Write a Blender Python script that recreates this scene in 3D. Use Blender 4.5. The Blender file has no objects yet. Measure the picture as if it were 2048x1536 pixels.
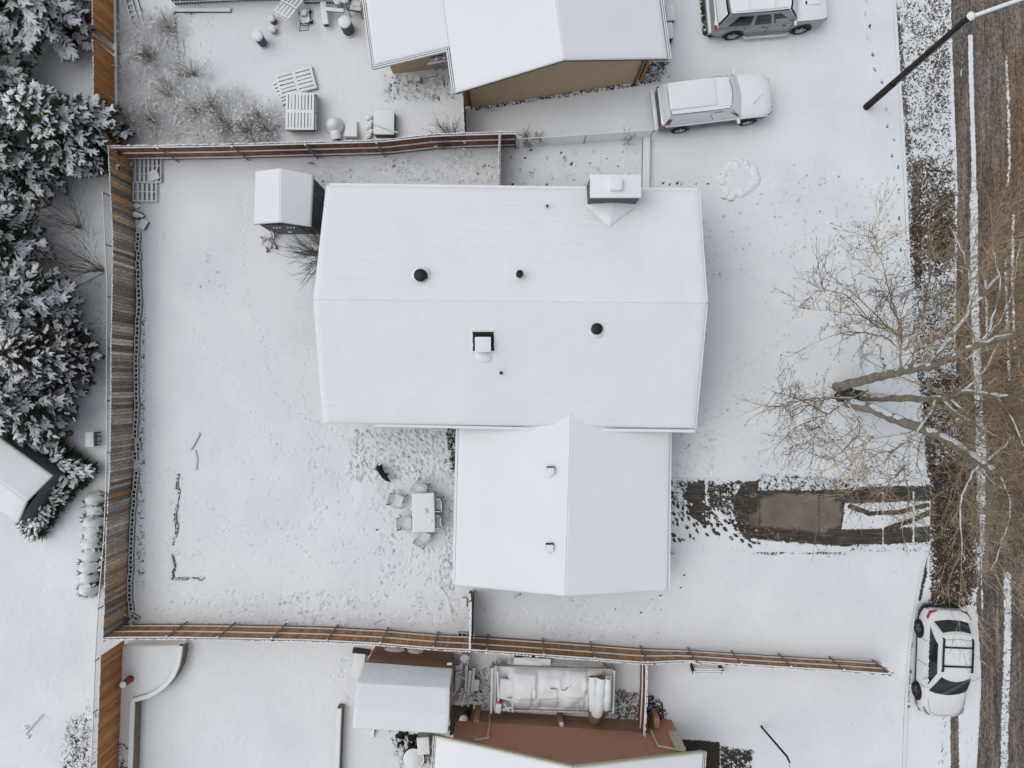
import bpy, bmesh, math, random
import numpy as np
from mathutils import Vector, Matrix, noise as mnoise
S = bpy.context.scene
COL = S.collection
R = math.radians
# ------------------------------------------------------------------ camera, sky, sun, exposure
CH = 31.2                     # drone height above the snow
FPX = 1420.0                  # focal length in photo pixels (2048 wide)
cam = bpy.data.objects.new('camera', bpy.data.cameras.new('camera')); COL.objects.link(cam)
cam.location = (0, 0, CH); cam.rotation_euler = (0, 0, 0)
cam.data.sensor_width = 36; cam.data.lens = FPX / 2048 * 36; cam.data.clip_end = 3000; cam.data.clip_start = 0.1
S.camera = cam
W = bpy.data.worlds.new('World'); S.world = W; W.use_nodes = True
wn = W.node_tree.nodes; wl = W.node_tree.links
bg = wn['Background']; sky = wn.new('ShaderNodeTexSky'); sky.sky_type = 'NISHITA'; sky.sun_disc = False
SUN_EL, SUN_AZ = R(64), R(276)
sky.sun_elevation = SUN_EL; sky.sun_rotation = SUN_AZ; sky.dust_density = 3.0; sky.air_density = 1.0; sky.ozone_density = 1.0
hs = wn.new('ShaderNodeHueSaturation'); hs.inputs['Saturation'].default_value = 0.33
wl.new(sky.outputs[0], hs.inputs['Color']); wl.new(hs.outputs[0], bg.inputs['Color']); bg.inputs['Strength'].default_value = 0.11
sd = bpy.data.lights.new('sun', 'SUN'); sd.energy = 0.5; sd.angle = R(60); sd.color = (1.0, 0.985, 0.96)
sun = bpy.data.objects.new('sun', sd); COL.objects.link(sun)
dv = Vector((math.sin(SUN_AZ) * math.cos(SUN_EL), math.cos(SUN_AZ) * math.cos(SUN_EL), math.sin(SUN_EL)))
sun.rotation_euler = dv.to_track_quat('Z', 'Y').to_euler(); sun.location = (0, 0, 60)
S.view_settings.view_transform = 'Standard'; S.view_settings.look = 'None'; S.view_settings.gamma = 1
S.view_settings.exposure = 0.25
# ------------------------------------------------------------------ helpers
def P(px, py, z=0.0):
    k = (CH - z) / FPX
    return Vector(((px - 1024) * k, (768 - py) * k, z))
MPX = CH / FPX
def tag(o, label=None, cat=None, group=None, kind=None):
    if label: o['label'] = label
    if cat: o['category'] = cat
    if group: o['group'] = group
    if kind: o['kind'] = kind
    return o
def thing(name, label, cat, loc=(0, 0, 0), rz=0, group=None):
    o = bpy.data.objects.new(name, None); COL.objects.link(o)
    o.empty_display_size = 0.2; o.location = loc; o.rotation_euler = (0, 0, rz)
    return tag(o, label, cat, group)
def link(name, me, parent=None):
    o = bpy.data.objects.new(name, me); COL.objects.link(o)
    if parent is not None: o.parent = parent
    return o
def copy_tree(o, parent=None):
    c = o.copy(); COL.objects.link(c)
    if parent is not None: c.parent = parent
    for ch in list(o.children): copy_tree(ch, c)
    return c
def arr_mesh(name, V, F, mats, smooth=False, midx=None):
    """V (n,3), F (m,k) uniform k-gons"""
    V = np.asarray(V, dtype=np.float32); F = np.asarray(F, dtype=np.int32)
    me = bpy.data.meshes.new(name); m, k = F.shape
    me.vertices.add(len(V)); me.vertices.foreach_set('co', V.ravel())
    me.loops.add(m * k); me.loops.foreach_set('vertex_index', F.ravel())
    me.polygons.add(m); me.polygons.foreach_set('loop_start', np.arange(0, m * k, k, dtype=np.int32))
    me.polygons.foreach_set('loop_total', np.full(m, k, dtype=np.int32))
    if smooth: me.polygons.foreach_set('use_smooth', np.ones(m, dtype=bool))
    for mt in (mats if isinstance(mats, (list, tuple)) else [mats]): me.materials.append(mt)
    if midx is not None: me.polygons.foreach_set('material_index', np.asarray(midx, dtype=np.int32))
    me.update(calc_edges=True); me.validate()
    return me
class MB:
    def __init__(s): s.v = []; s.f = []; s.m = []; s.mi = 0
    def add(s, vs, fs):
        b = len(s.v); s.v.extend([tuple(v) for v in vs]); s.f.extend([tuple(i + b for i in f) for f in fs]); s.m.extend([s.mi] * len(fs)); return s
    def mat(s, i): s.mi = i; return s
    def hexa(s, b, t):
        """b,t: 4 bottom pts ccw (seen from above), 4 top pts"""
        return s.add(list(b) + list(t), [(3, 2, 1, 0), (4, 5, 6, 7), (0, 1, 5, 4), (1, 2, 6, 5), (2, 3, 7, 6), (3, 0, 4, 7)])
    def box(s, c, d, rz=0, rx=0, ry=0, bev=0):
        M = Matrix.Translation(Vector(c)) @ Matrix.Rotation(rz, 4, 'Z') @ Matrix.Rotation(ry, 4, 'Y') @ Matrix.Rotation(rx, 4, 'X')
        x, y, z = d[0] / 2, d[1] / 2, d[2] / 2
        if bev:
            bm = bmesh.new(); bmesh.ops.create_cube(bm, size=1); bmesh.ops.scale(bm, vec=(d[0], d[1], d[2]), verts=bm.verts)
            bmesh.ops.bevel(bm, geom=bm.edges[:], offset=bev, segments=2, affect='EDGES', profile=0.6)
            bm.verts.index_update(); s.add([M @ v.co for v in bm.verts], [[v.index for v in f.verts] for f in bm.faces]); bm.free(); return s
        b = [M @ Vector(q) for q in ((-x, -y, -z), (x, -y, -z), (x, y, -z), (-x, y, -z))]
        t = [M @ Vector(q) for q in ((-x, -y, z), (x, -y, z), (x, y, z), (-x, y, z))]
        return s.hexa(b, t)
    def bar(s, a, b, w, h, up=(0, 0, 1)):
        a = Vector(a); b = Vector(b); d = (b - a)
        if d.length < 1e-6: return s
        d.normalize(); u = Vector(up)
        sd_ = d.cross(u)
        if sd_.length < 1e-4: sd_ = d.cross(Vector((1, 0, 0)))
        sd_.normalize(); u = sd_.cross(d).normalized()
        q = lambda p, i, j: p + sd_ * (w / 2 * i) + u * (h / 2 * j)
        vs = [q(a, -1, -1), q(a, 1, -1), q(a, 1, 1), q(a, -1, 1), q(b, -1, -1), q(b, 1, -1), q(b, 1, 1), q(b, -1, 1)]
        return s.add(vs, [(0, 1, 2, 3), (7, 6, 5, 4), (0, 4, 5, 1), (1, 5, 6, 2), (2, 6, 7, 3), (3, 7, 4, 0)])
    def tube(s, pts, rad, n=6, cap=True):
        pts = [Vector(p) for p in pts]; m = len(pts)
        if not hasattr(rad, '__len__'): rad = [rad] * m
        ref = None; base = len(s.v); vs = []; fs = []
        for i, p in enumerate(pts):
            d = (pts[min(i + 1, m - 1)] - pts[max(i - 1, 0)])
            if d.length < 1e-8: d = Vector((0, 0, 1))
            d.normalize()
            if ref is None:
                ref = d.cross(Vector((0.31, 0.21, 0.93)))
                if ref.length < 1e-3: ref = d.cross(Vector((1, 0, 0)))
            ref = (ref - d * ref.dot(d)).normalized(); w = d.cross(ref)
            for k in range(n):
                a = 2 * math.pi * k / n
                vs.append(p + (ref * math.cos(a) + w * math.sin(a)) * rad[i])
        for i in range(m - 1):
            for k in range(n):
                k2 = (k + 1) % n
                fs.append((i * n + k, i * n + k2, (i + 1) * n + k2, (i + 1) * n + k))
        if cap: fs.append(tuple(range(n - 1, -1, -1))); fs.append(tuple((m - 1) * n + k for k in range(n)))
        return s.add(vs, fs)
    def lathe(s, prof, c=(0, 0, 0), n=20, cap0=True, cap1=True, rot=None):
        vs = []; fs = []; m = len(prof); c = Vector(c)
        for r, z in prof:
            for k in range(n):
                a = 2 * math.pi * k / n; v = Vector((r * math.cos(a), r * math.sin(a), z))
                vs.append((rot @ v if rot else v) + c)
        for i in range(m - 1):
            for k in range(n):
                k2 = (k + 1) % n; fs.append((i * n + k, i * n + k2, (i + 1) * n + k2, (i + 1) * n + k))
        if cap0: fs.append(tuple(range(n - 1, -1, -1)))
        if cap1: fs.append(tuple((m - 1) * n + k for k in range(n)))
        return s.add(vs, fs)
    def prism(s, poly, z0, z1):
        n = len(poly); vs = [(p[0], p[1], z0) for p in poly] + [(p[0], p[1], z1) for p in poly]
        return s.add(vs, [tuple(range(n - 1, -1, -1)), tuple(range(n, 2 * n))] + [(i, (i + 1) % n, n + (i + 1) % n, n + i) for i in range(n)])
    def mound(s, c, rx, ry, h, rz=0, n=14, rings=5, jag=0.12, seed=0, pw=2.0):
        """soft heap of snow"""
        rg = random.Random(seed); vs = []; fs = []; c = Vector(c)
        ja = [1 + rg.uniform(-jag, jag) for _ in range(n)]
        for i in range(rings):
            t = i / rings; r = 1 - t; z = h * (1 - r ** pw)
            for k in range(n):
                a = 2 * math.pi * k / n
                x = rx * r * ja[k] * math.cos(a); y = ry * r * ja[k] * math.sin(a)
                vs.append((c.x + x * math.cos(rz) - y * math.sin(rz), c.y + x * math.sin(rz) + y * math.cos(rz), c.z + z + (rg.uniform(-.03, .03) * h if i else 0)))
        vs.append((c.x, c.y, c.z + h))
        for i in range(rings - 1):
            for k in range(n):
                k2 = (k + 1) % n; fs.append((i * n + k, i * n + k2, (i + 1) * n + k2, (i + 1) * n + k))
        for k in range(n): fs.append(((rings - 1) * n + k, (rings - 1) * n + (k + 1) % n, rings * n))
        return s.add(vs, fs)
    def build(s, name, mats, parent=None, smooth=False, bevel=0):
        me = bpy.data.meshes.new(name); me.from_pydata(s.v, [], s.f)
        mats = mats if isinstance(mats, (list, tuple)) else [mats]
        for m in mats: me.materials.append(m)
        if len(mats) > 1: me.polygons.foreach_set('material_index', s.m)
        bm = bmesh.new(); bm.from_mesh(me); bmesh.ops.recalc_face_normals(bm, faces=bm.faces)
        if bevel: bmesh.ops.bevel(bm, geom=[e for e in bm.edges if len(e.link_faces) == 2 and e.calc_face_angle(0) > 0.5], offset=bevel, segments=2, affect='EDGES')
        bm.to_mesh(me); bm.free()
        if smooth:
            me.polygons.foreach_set('use_smooth', [True] * len(me.polygons))
            if smooth != 'all':
                try: me.set_sharp_from_angle(angle=R(40))
                except Exception: pass
        return link(name, me, parent)
# ------------------------------------------------------------------ materials
class NT:
    def __init__(s, name):
        s.m = bpy.data.materials.new(name); s.m.use_nodes = True; s.t = s.m.node_tree; s.b = s.t.nodes['Principled BSDF']
    def n(s, typ, **kw):
        nd = s.t.nodes.new('ShaderNode' + typ)
        for k, v in kw.items():
            if k.startswith('i_'):
                key = k[2:]; key = int(key) if key.isdigit() else key.replace('_', ' ')
                s.put(nd.inputs[key], v)
            else: setattr(nd, k, v)
        return nd
    def put(s, sock, v):
        if isinstance(v, bpy.types.NodeSocket): s.t.links.new(v, sock)
        elif isinstance(v, bpy.types.Node): s.t.links.new(v.outputs[0], sock)
        else:
            if isinstance(v, tuple) and len(v) == 3 and sock.type == 'RGBA': v = (*v, 1)
            sock.default_value = v
    def math(s, op, a, b=None, c=None, clamp=False):
        nd = s.t.nodes.new('ShaderNodeMath'); nd.operation = op; nd.use_clamp = clamp
        s.put(nd.inputs[0], a)
        if b is not None: s.put(nd.inputs[1], b)
        if c is not None: s.put(nd.inputs[2], c)
        return nd.outputs[0]
    def mix(s, f, a, b):
        nd = s.t.nodes.new('ShaderNodeMix'); nd.data_type = 'RGBA'; s.put(nd.inputs[0], f); s.put(nd.inputs[6], a); s.put(nd.inputs[7], b); return nd.outputs[2]
    def mul(s, a, b):
        nd = s.t.nodes.new('ShaderNodeMix'); nd.data_type = 'RGBA'; nd.blend_type = 'MULTIPLY'; nd.inputs[0].default_value = 1; s.put(nd.inputs[6], a); s.put(nd.inputs[7], b); return nd.outputs[2]
    def rng(s, v, a, b, c=0.0, d=1.0, smooth=False):
        nd = s.t.nodes.new('ShaderNodeMapRange'); nd.clamp = True
        if smooth: nd.interpolation_type = 'SMOOTHSTEP'
        s.put(nd.inputs[0], v)
        for i, q in enumerate((a, b, c, d)): s.put(nd.inputs[i + 1], q)
        return nd.outputs[0]
    def co(s, scale=(1, 1, 1), which='Position'):
        if which == 'Position': src = s.n('NewGeometry').outputs['Position']
        else: src = s.n('TexCoord').outputs[which]
        if scale == (1, 1, 1): return src
        return s.n('Mapping', i_Vector=src, i_Scale=scale).outputs[0]
    def noise(s, vec, scale, detail=4, rough=.55, dist=0.0):
        return s.n('TexNoise', i_Vector=vec, i_Scale=scale, i_Detail=detail, i_Roughness=rough, i_Distortion=dist).outputs[0]
    def bump(s, h, strength=.5, dist=.02):
        nd = s.n('Bump', i_Height=h, i_Strength=strength, i_Distance=dist); s.put(s.b.inputs['Normal'], nd.outputs[0]); return nd
SNOWC = (0.805, 0.845, 0.865)
def M(name, col, rough=.8, col2=None, sc=4, stretch=(1, 1, 1), snow=None, snoise=.35, ssc=9, bump=.15, bs=None, metal=0, island=0, spec=.3, coat=0, bd=.01, which='Position'):
    t = NT(name); v = t.co(stretch, which); base = col
    nz = t.noise(v, sc, 5, .6)
    if col2 is not None: base = t.mix(t.rng(nz, .35, .65), col, col2)
    if island:
        ri = t.n('NewGeometry').outputs['Random Per Island']
        val = t.rng(ri, 0, 1, 1 - island, 1 + island); cc = t.n('CombineColor', i_Red=val, i_Green=val, i_Blue=val)
        if base is col: base = t.mix(0.0, col, col)
        base = t.mul(base, cc)
    t.put(t.b.inputs['Metallic'], metal); t.put(t.b.inputs['Specular IOR Level'], spec)
    if coat: t.put(t.b.inputs['Coat Weight'], coat); t.put(t.b.inputs['Coat Roughness'], .1)
    r = rough
    h = t.noise(v, bs or sc * 6, 4, .6)
    if snow is not None:
        g = t.n('NewGeometry'); sp = t.n('SeparateXYZ', i_Vector=g.outputs['Normal'])
        nn = t.noise(t.co(), ssc, 5, .65)
        s1 = t.math('ADD', sp.outputs[2], t.math('MULTIPLY', t.math('SUBTRACT', nn, .5), snoise * 2))
        mk = t.rng(s1, snow, snow + .06)
        base = t.mix(mk, base, SNOWC); r = t.rng(mk, 0, 1, rough, .75)
        if metal: t.put(t.b.inputs['Metallic'], t.rng(mk, 0, 1, metal, 0))
        h = t.math('ADD', h, t.math('MULTIPLY', mk, .8))
    t.put(t.b.inputs['Base Color'], base); t.put(t.b.inputs['Roughness'], r)
    if bump: t.bump(h, bump, bd)
    return t.m
MT = {}
def snowmat(name, b1=.35, b2=.15, ripple=0, tint=SNOWC, rip_axis='x'):
    t = NT(name); v = t.co()
    c = t.mix(t.rng(t.noise(v, .35, 3, .5), .35, .65), tuple(q * .965 for q in tint), tint)
    t.put(t.b.inputs['Base Color'], c); t.put(t.b.inputs['Roughness'], .7); t.put(t.b.inputs['Specular IOR Level'], .2)
    h = t.math('ADD', t.math('MULTIPLY', t.noise(v, 2.2, 5, .6), 1.0), t.math('MULTIPLY', t.noise(v, 22, 3, .6), .12))
    if ripple:
        st = (0.5, 4.2, 1) if rip_axis == 'x' else (4.2, .5, 1)
        w = t.noise(t.co(st), 1.0, 3, .6, .3)
        reg = t.rng(t.noise(v, .25, 2), .45, .62)
        h = t.math('ADD', h, t.math('MULTIPLY', t.math('MULTIPLY', w, reg), ripple))
    t.bump(h, b1, .05)
    return t.m
MT['snow'] = snowmat('snow_soft', .3)
MT['snow_roof'] = snowmat('snow_roof', .4, ripple=3.0)
MT['snow_roof_y'] = snowmat('snow_roof_y', .1, ripple=.5, rip_axis='y')
MT['shingle'] = M('roof_shingle', (.07, .07, .075), .9, (.11, .11, .11), 20)
MT['white_trim'] = M('white_trim', (.62, .64, .66), .5, snow=.5)
MT['dark_trim'] = M('dark_trim', (.10, .10, .11), .6, (.07, .07, .07), 8)
MT['siding'] = M('grey_siding', (.10, .105, .115), .7, (.085, .09, .10), 10, bump=.1)
MT['tan'] = M('tan_stucco', (.50, .38, .24), .9, (.55, .42, .27), 3, bs=60, bump=.35)
MT['terra'] = M('terracotta_stucco', (.43, .225, .14), .9, (.48, .255, .165), 3, bs=60, bump=.35)
MT['terra_dark'] = M('brown_stucco', (.33, .205, .14), .9, (.38, .235, .165), 3, bs=60, bump=.35)
MT['cream'] = M('cream_metal', (.55, .50, .38), .5, (.48, .43, .33), 10, snow=.97, snoise=.1)
MT['orange_wood'] = M('stained_cedar', (.50, .24, .085), .75, (.35, .155, .05), 3, (6, 6, .7), island=.3, bump=.4, bs=20)
MT['brown_wood'] = M('reddish_wood', (.33, .135, .065), .8, (.22, .09, .045), 5, (5, 5, .7), island=.25, snow=.8, snoise=.15, bump=.3)
MT['rail'] = M('fence_rail', (.17, .10, .06), .8, (.11, .07, .05), 5, snow=.45, snoise=.12, bump=.2)
MT['metal_post'] = M('galvanised_post', (.20, .22, .23), .5, (.15, .165, .17), 9, metal=.5, snow=.85, snoise=.12)
MT['metal'] = M('grey_metal', (.33, .34, .35), .4, (.26, .27, .28), 10, metal=.7, snow=.55, snoise=.2)
MT['cinder'] = M('concrete_block', (.30, .30, .30), .95, (.24, .24, .235), 12, snow=.7, snoise=.05, bs=80, bump=.4)
MT['hole'] = M('block_hollow', (.045, .045, .05), 1)
MT['concrete'] = M('concrete', (.30, .29, .27), .9, (.24, .23, .21), 2, bs=40, snow=.75, snoise=.15, bump=.3)
MT['tan_block'] = M('tan_block_wall', (.24, .20, .135), .95, (.17, .145, .10), 5, bs=30, snow=.6, snoise=.08, bump=.5)
MT['black'] = M('black_metal', (.012, .012, .014), .5, bump=0)
MT['black_snow'] = M('black_plastic', (.02, .02, .022), .6, snow=.8, snoise=.3)
MT['greyboard'] = M('weathered_board', (.16, .145, .125), .9, (.10, .09, .08), 6, (1, 1, 1), island=.3, snow=.55, snoise=.22, ssc=14, bump=.3)
MT['board_bare'] = M('dark_board', (.075, .065, .055), .9, (.05, .045, .04), 6, island=.3, snow=.8, snoise=.5, ssc=12)
MT['chair'] = M('patio_metal', (.05, .05, .055), .5, (.035, .035, .04), 12, snow=.9, snoise=.35, ssc=12)
MT['tabletop'] = M('patio_glass_top', (.12, .13, .13), .3, snow=.35, snoise=.05)
MT['red'] = M('red_plastic', (.35, .02, .04), .5, (.25, .015, .03), 8, snow=.72, snoise=.3)
MT['brick_red'] = M('red_paint_can', (.27, .06, .05), .6, (.2, .04, .04), 8, snow=.8, snoise=.15)
MT['teal'] = M('teal_glaze', (.26, .38, .38), .4, snow=.8, snoise=.4)
MT['pot'] = M('dark_pot', (.085, .095, .115), .6, (.065, .07, .09), 8, snow=.8, snoise=.1)
MT['dome'] = M('pale_plastic', (.5, .51, .52), .6, (.42, .43, .45), 4, snow=.25, snoise=.1)
MT['tarp_bare'] = M('tan_tarp_bare', (.33, .22, .10), .7, (.24, .16, .07), 3, bump=.4)
MT['tarp'] = M('tan_tarp', (.33, .22, .10), .7, (.24, .16, .07), 3, snow=.25, snoise=.35, ssc=4, bump=.4)
MT['offwhite'] = M('offwhite_plastic', (.55, .55, .53), .6, (.45, .45, .43), 5, snow=.5, snoise=.2)
MT['tyre'] = M('tyre_rubber', (.013, .013, .014), .85, bump=.2, snow=.93, snoise=.1)
MT['rim'] = M('alloy_rim', (.16, .16, .17), .35, metal=.8, bump=0)
MT['rim_snow'] = M('snowy_rim', (.3, .31, .32), .4, (.75, .77, .8), 9, metal=.2, bump=0)
MT['glass'] = M('car_glass', (.012, .018, .020), .08, bump=0, spec=.6)
MT['glass_snow'] = M('snowy_glass', (.012, .016, .018), .12, snow=.62, snoise=.45, ssc=8, spec=.6, bump=.1)
MT['white_paint'] = M('white_car_paint', (.74, .76, .77), .3, (.70, .72, .73), 2, coat=.6, bump=0, snow=.97, snoise=.06)
MT['silver_paint'] = M('silver_car_paint', (.33, .35, .355), .35, (.28, .30, .305), 5, coat=.5, metal=.25, snow=.66, snoise=.3, ssc=5)
MT['green_paint'] = M('green_car_paint', (.035, .075, .085), .4, coat=.4, snow=.26, snoise=.16, ssc=5)
MT['red_lamp'] = M('red_tail_lamp', (.42, .01, .02), .2, bump=0, coat=.5)
MT['lamp_glass'] = M('head_lamp', (.2, .22, .24), .15, bump=0, coat=.6)
MT['chrome'] = M('chrome_bar', (.55, .56, .57), .25, metal=.7, bump=0, snow=.7, snoise=.2)
MT['needle'] = M('needles', (.030, .048, .026), .8, (.055, .065, .035), 3, bump=0, island=.4)
MT['needle_brown'] = M('needles_brown', (.06, .045, .03), .9, (.035, .04, .025), 3, bump=0, island=.4)
MT['bark_dark'] = M('dark_bark', (.055, .043, .035), .95, (.03, .025, .02), 6, bump=.5)
MT['bark'] = M('cottonwood_bark', (.33, .29, .235), .95, (.19, .165, .13), 3, (1, 1, 1), bs=10, bump=.9, bd=.03, snow=.84, snoise=.32, ssc=4)
MT['twig'] = M('cottonwood_twig', (.17, .14, .10), .9, (.52, .42, .27), .45, bump=0, snow=.93, snoise=.25, ssc=3)
MT['bud'] = M('bud', (.10, .06, .03), .8, bump=0)
MT['bush'] = M('bush_twig', (.14, .115, .09), .9, (.10, .085, .07), 3, bump=0, snow=.85, snoise=.3)
MT['bush_red'] = M('bush_twig_reddish', (.17, .12, .10), .9, (.20, .15, .12), 3, bump=0, snow=.85, snoise=.35)
MT['straw'] = M('dry_stalk', (.34, .25, .17), .9, (.22, .17, .12), 3, bump=0, snow=.52, snoise=.5, ssc=7)
MT['pole'] = M('creosote_pole', (.045, .035, .028), .9, (.02, .017, .015), 3, (1, 1, 1), bump=.4, bs=20)
MT['fur'] = M('black_fur', (.010, .009, .009), .8, (.016, .014, .013), 12, bump=.4)
MT['rock'] = M('snowy_rock', (.13, .12, .11), .95, (.09, .085, .08), 6, snow=.5, snoise=.15, bump=.4)
MT['leaf'] = M('fallen_leaf', (.20, .125, .075), .9, (.13, .09, .06), 30, island=.5, bump=0)
MT['leaf_dark'] = M('wet_leaf', (.045, .03, .022), .7, (.03, .02, .015), 30, island=.4, bump=0)
MT['lamp_black'] = MT['black']
MT['gap_shade'] = M('gap_shade_strip', (.05, .042, .035), .95, bump=0)  # dark strips behind board gaps, the gap shade put into their colour
# ------------------------------------------------------------------ numpy noise and painted sheets
def vnoise(X, Y, freq, seed=0):
    rg = np.random.RandomState(seed); T = rg.rand(256, 256)
    x = X * freq + 1000; y = Y * freq + 1000
    xi = np.floor(x).astype(int); yi = np.floor(y).astype(int); fx = x - xi; fy = y - yi
    fx = fx * fx * (3 - 2 * fx); fy = fy * fy * (3 - 2 * fy)
    g = lambda a, b: T[(yi + b) % 256, (xi + a) % 256]
    return (g(0, 0) * (1 - fx) + g(1, 0) * fx) * (1 - fy) + (g(0, 1) * (1 - fx) + g(1, 1) * fx) * fy
def fbm(X, Y, f, n=4, seed=0):
    s = 0; a = 1; t = 0
    for i in range(n): s = s + a * vnoise(X, Y, f * 2 ** i, seed + i); t += a; a *= .5
    return s / t
class Sheet:
    def __init__(s, xs, ys, z0=0.0):
        s.xs = np.array(xs); s.ys = np.array(ys); s.X, s.Y = np.meshgrid(s.xs, s.ys)
        s.PX = 1024 + s.X / MPX; s.PY = 768 - s.Y / MPX
        s.a = {'z': np.full(s.X.shape, z0), 'bare': np.zeros(s.X.shape), 'leaf': np.zeros(s.X.shape), 'tone': np.zeros(s.X.shape)}
    def win(s, x0, y0, x1, y1):
        px = s.PX[0]; py = s.PY[:, 0]
        i = np.where((px >= x0) & (px <= x1))[0]; j = np.where((py >= y0) & (py <= y1))[0]
        if len(i) == 0 or len(j) == 0: return None
        return slice(j[0], j[-1] + 1), slice(i[0], i[-1] + 1)
    def put(s, w, ch, wt, val, mode):
        A = s.a[ch][w]
        if mode == 'max': s.a[ch][w] = np.maximum(A, wt * val)
        elif mode == 'add': s.a[ch][w] = A + wt * val
        else: s.a[ch][w] = A * (1 - wt) + val * wt
    def poly(s, pts, ch, val, feather=6, mode='set'):
        xs_ = [p[0] for p in pts]; ys_ = [p[1] for p in pts]
        w = s.win(min(xs_) - feather, min(ys_) - feather, max(xs_) + feather, max(ys_) + feather)
        if w is None: return
        X = s.PX[w]; Y = s.PY[w]; ins = np.zeros(X.shape, bool); dist = np.full(X.shape, 1e9)
        n = len(pts)
        for i in range(n):
            x0, y0 = pts[i]; x1, y1 = pts[(i + 1) % n]
            c = ((y0 > Y) != (y1 > Y))
            with np.errstate(divide='ignore', invalid='ignore'):
                xi = (x1 - x0) * (Y - y0) / ((y1 - y0) if y1 != y0 else 1e-9) + x0
            ins ^= c & (X < xi)
            dx, dy = x1 - x0, y1 - y0; L = dx * dx + dy * dy + 1e-9
            t = np.clip(((X - x0) * dx + (Y - y0) * dy) / L, 0, 1)
            dist = np.minimum(dist, np.hypot(X - x0 - t * dx, Y - y0 - t * dy))
        d = np.where(ins, dist, -dist); wt = np.clip(.5 + d / max(feather, .01), 0, 1); wt = wt * wt * (3 - 2 * wt)
        s.put(w, ch, wt, val, mode)
    def stroke(s, pts, wd, ch, val, feather=3, mode='max'):
        xs_ = [p[0] for p in pts]; ys_ = [p[1] for p in pts]; m = wd + feather
        w = s.win(min(xs_) - m, min(ys_) - m, max(xs_) + m, max(ys_) + m)
        if w is None: return
        X = s.PX[w]; Y = s.PY[w]; dist = np.full(X.shape, 1e9)
        for i in range(len(pts) - 1):
            x0, y0 = pts[i]; x1, y1 = pts[i + 1]; dx, dy = x1 - x0, y1 - y0; L = dx * dx + dy * dy + 1e-9
            t = np.clip(((X - x0) * dx + (Y - y0) * dy) / L, 0, 1)
            dist = np.minimum(dist, np.hypot(X - x0 - t * dx, Y - y0 - t * dy))
        wt = np.clip(.5 + (wd / 2 - dist) / max(feather, .01), 0, 1); s.put(w, ch, wt, val, mode)
    def dent(s, x, y, a, b, ang, dz, bare=0.0):
        m = max(a, b) * 2
        w = s.win(x - m, y - m, x + m, y + m)
        if w is None: return
        X = s.PX[w] - x; Y = s.PY[w] - y; c, q = math.cos(ang), math.sin(ang)
        u = (X * c + Y * q) / a; v = (-X * q + Y * c) / b; r = np.hypot(u, v)
        dz = dz * 1.5; s.a['z'][w] += np.where(r < 1, -dz * (1 - r ** 3), dz * .35 * np.clip(1 - abs(r - 1.3) / .3, 0, 1))
        s.a['bare'][w] = np.maximum(s.a['bare'][w], np.clip((1.2 - r) * 3, 0, 1) * min(.22, abs(dz) * 2.6))  # grey tint by depth: packed snow plus dent shade put into the colour
        if bare: s.a['bare'][w] = np.maximum(s.a['bare'][w], np.clip((1.15 - r) * 3, 0, 1) * bare)
    def trail(s, pts, step=13, wob=3, a=4.2, b=2.0, dz=.05, bare=0, seed=0, stag=3.5):
        rg = random.Random(seed); acc = 0; k = 0
        for i in range(len(pts) - 1):
            x0, y0 = pts[i]; x1, y1 = pts[i + 1]; L = math.hypot(x1 - x0, y1 - y0); ang = math.atan2(y1 - y0, x1 - x0)
            while acc < L:
                t = acc / L; sd_ = (1 if k % 2 else -1) * stag; k += 1
                s.dent(x0 + (x1 - x0) * t - math.sin(ang) * sd_ + rg.uniform(-wob, wob), y0 + (y1 - y0) * t + math.cos(ang) * sd_ + rg.uniform(-wob, wob), a * rg.uniform(.8, 1.2), b * rg.uniform(.8, 1.2), ang + rg.uniform(-.3, .3), dz * rg.uniform(.6, 1.2), bare * (rg.random() < .8))
                acc += step * rg.uniform(.8, 1.2)
            acc -= L
    def scatter(s, box, n, size=(2, 5), dz=.03, ang=None, bare=0, seed=0, poly=None, asp=(1.3, 2.6)):
        rg = random.Random(seed)
        for _ in range(n):
            x = rg.uniform(box[0], box[2]); y = rg.uniform(box[1], box[3]); b_ = rg.uniform(*size)
            s.dent(x, y, b_ * rg.uniform(*asp), b_, rg.uniform(0, 3.14) if ang is None else ang + rg.uniform(-.35, .35), dz * rg.uniform(.4, 1.2), bare if rg.random() < .5 else 0)
    def build(s, name, mat):
        Ny, Nx = s.X.shape
        V = np.stack([s.X, s.Y, s.a['z']], -1).reshape(-1, 3)
        idx = np.arange(Ny * Nx).reshape(Ny, Nx)
        F = np.stack([idx[:-1, :-1], idx[:-1, 1:], idx[1:, 1:], idx[1:, :-1]], -1).reshape(-1, 4)
        me = arr_mesh(name, V, F, mat, True)
        for ch in ('bare', 'leaf', 'tone'):
            at = me.attributes.new(ch, 'FLOAT', 'POINT'); at.data.foreach_set('value', s.a[ch].ravel().astype(np.float32))
        o = link(name, me); o['kind'] = 'structure'; return o
def attr(t, n): return t.n('Attribute', attribute_name=n).outputs['Fac']
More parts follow.
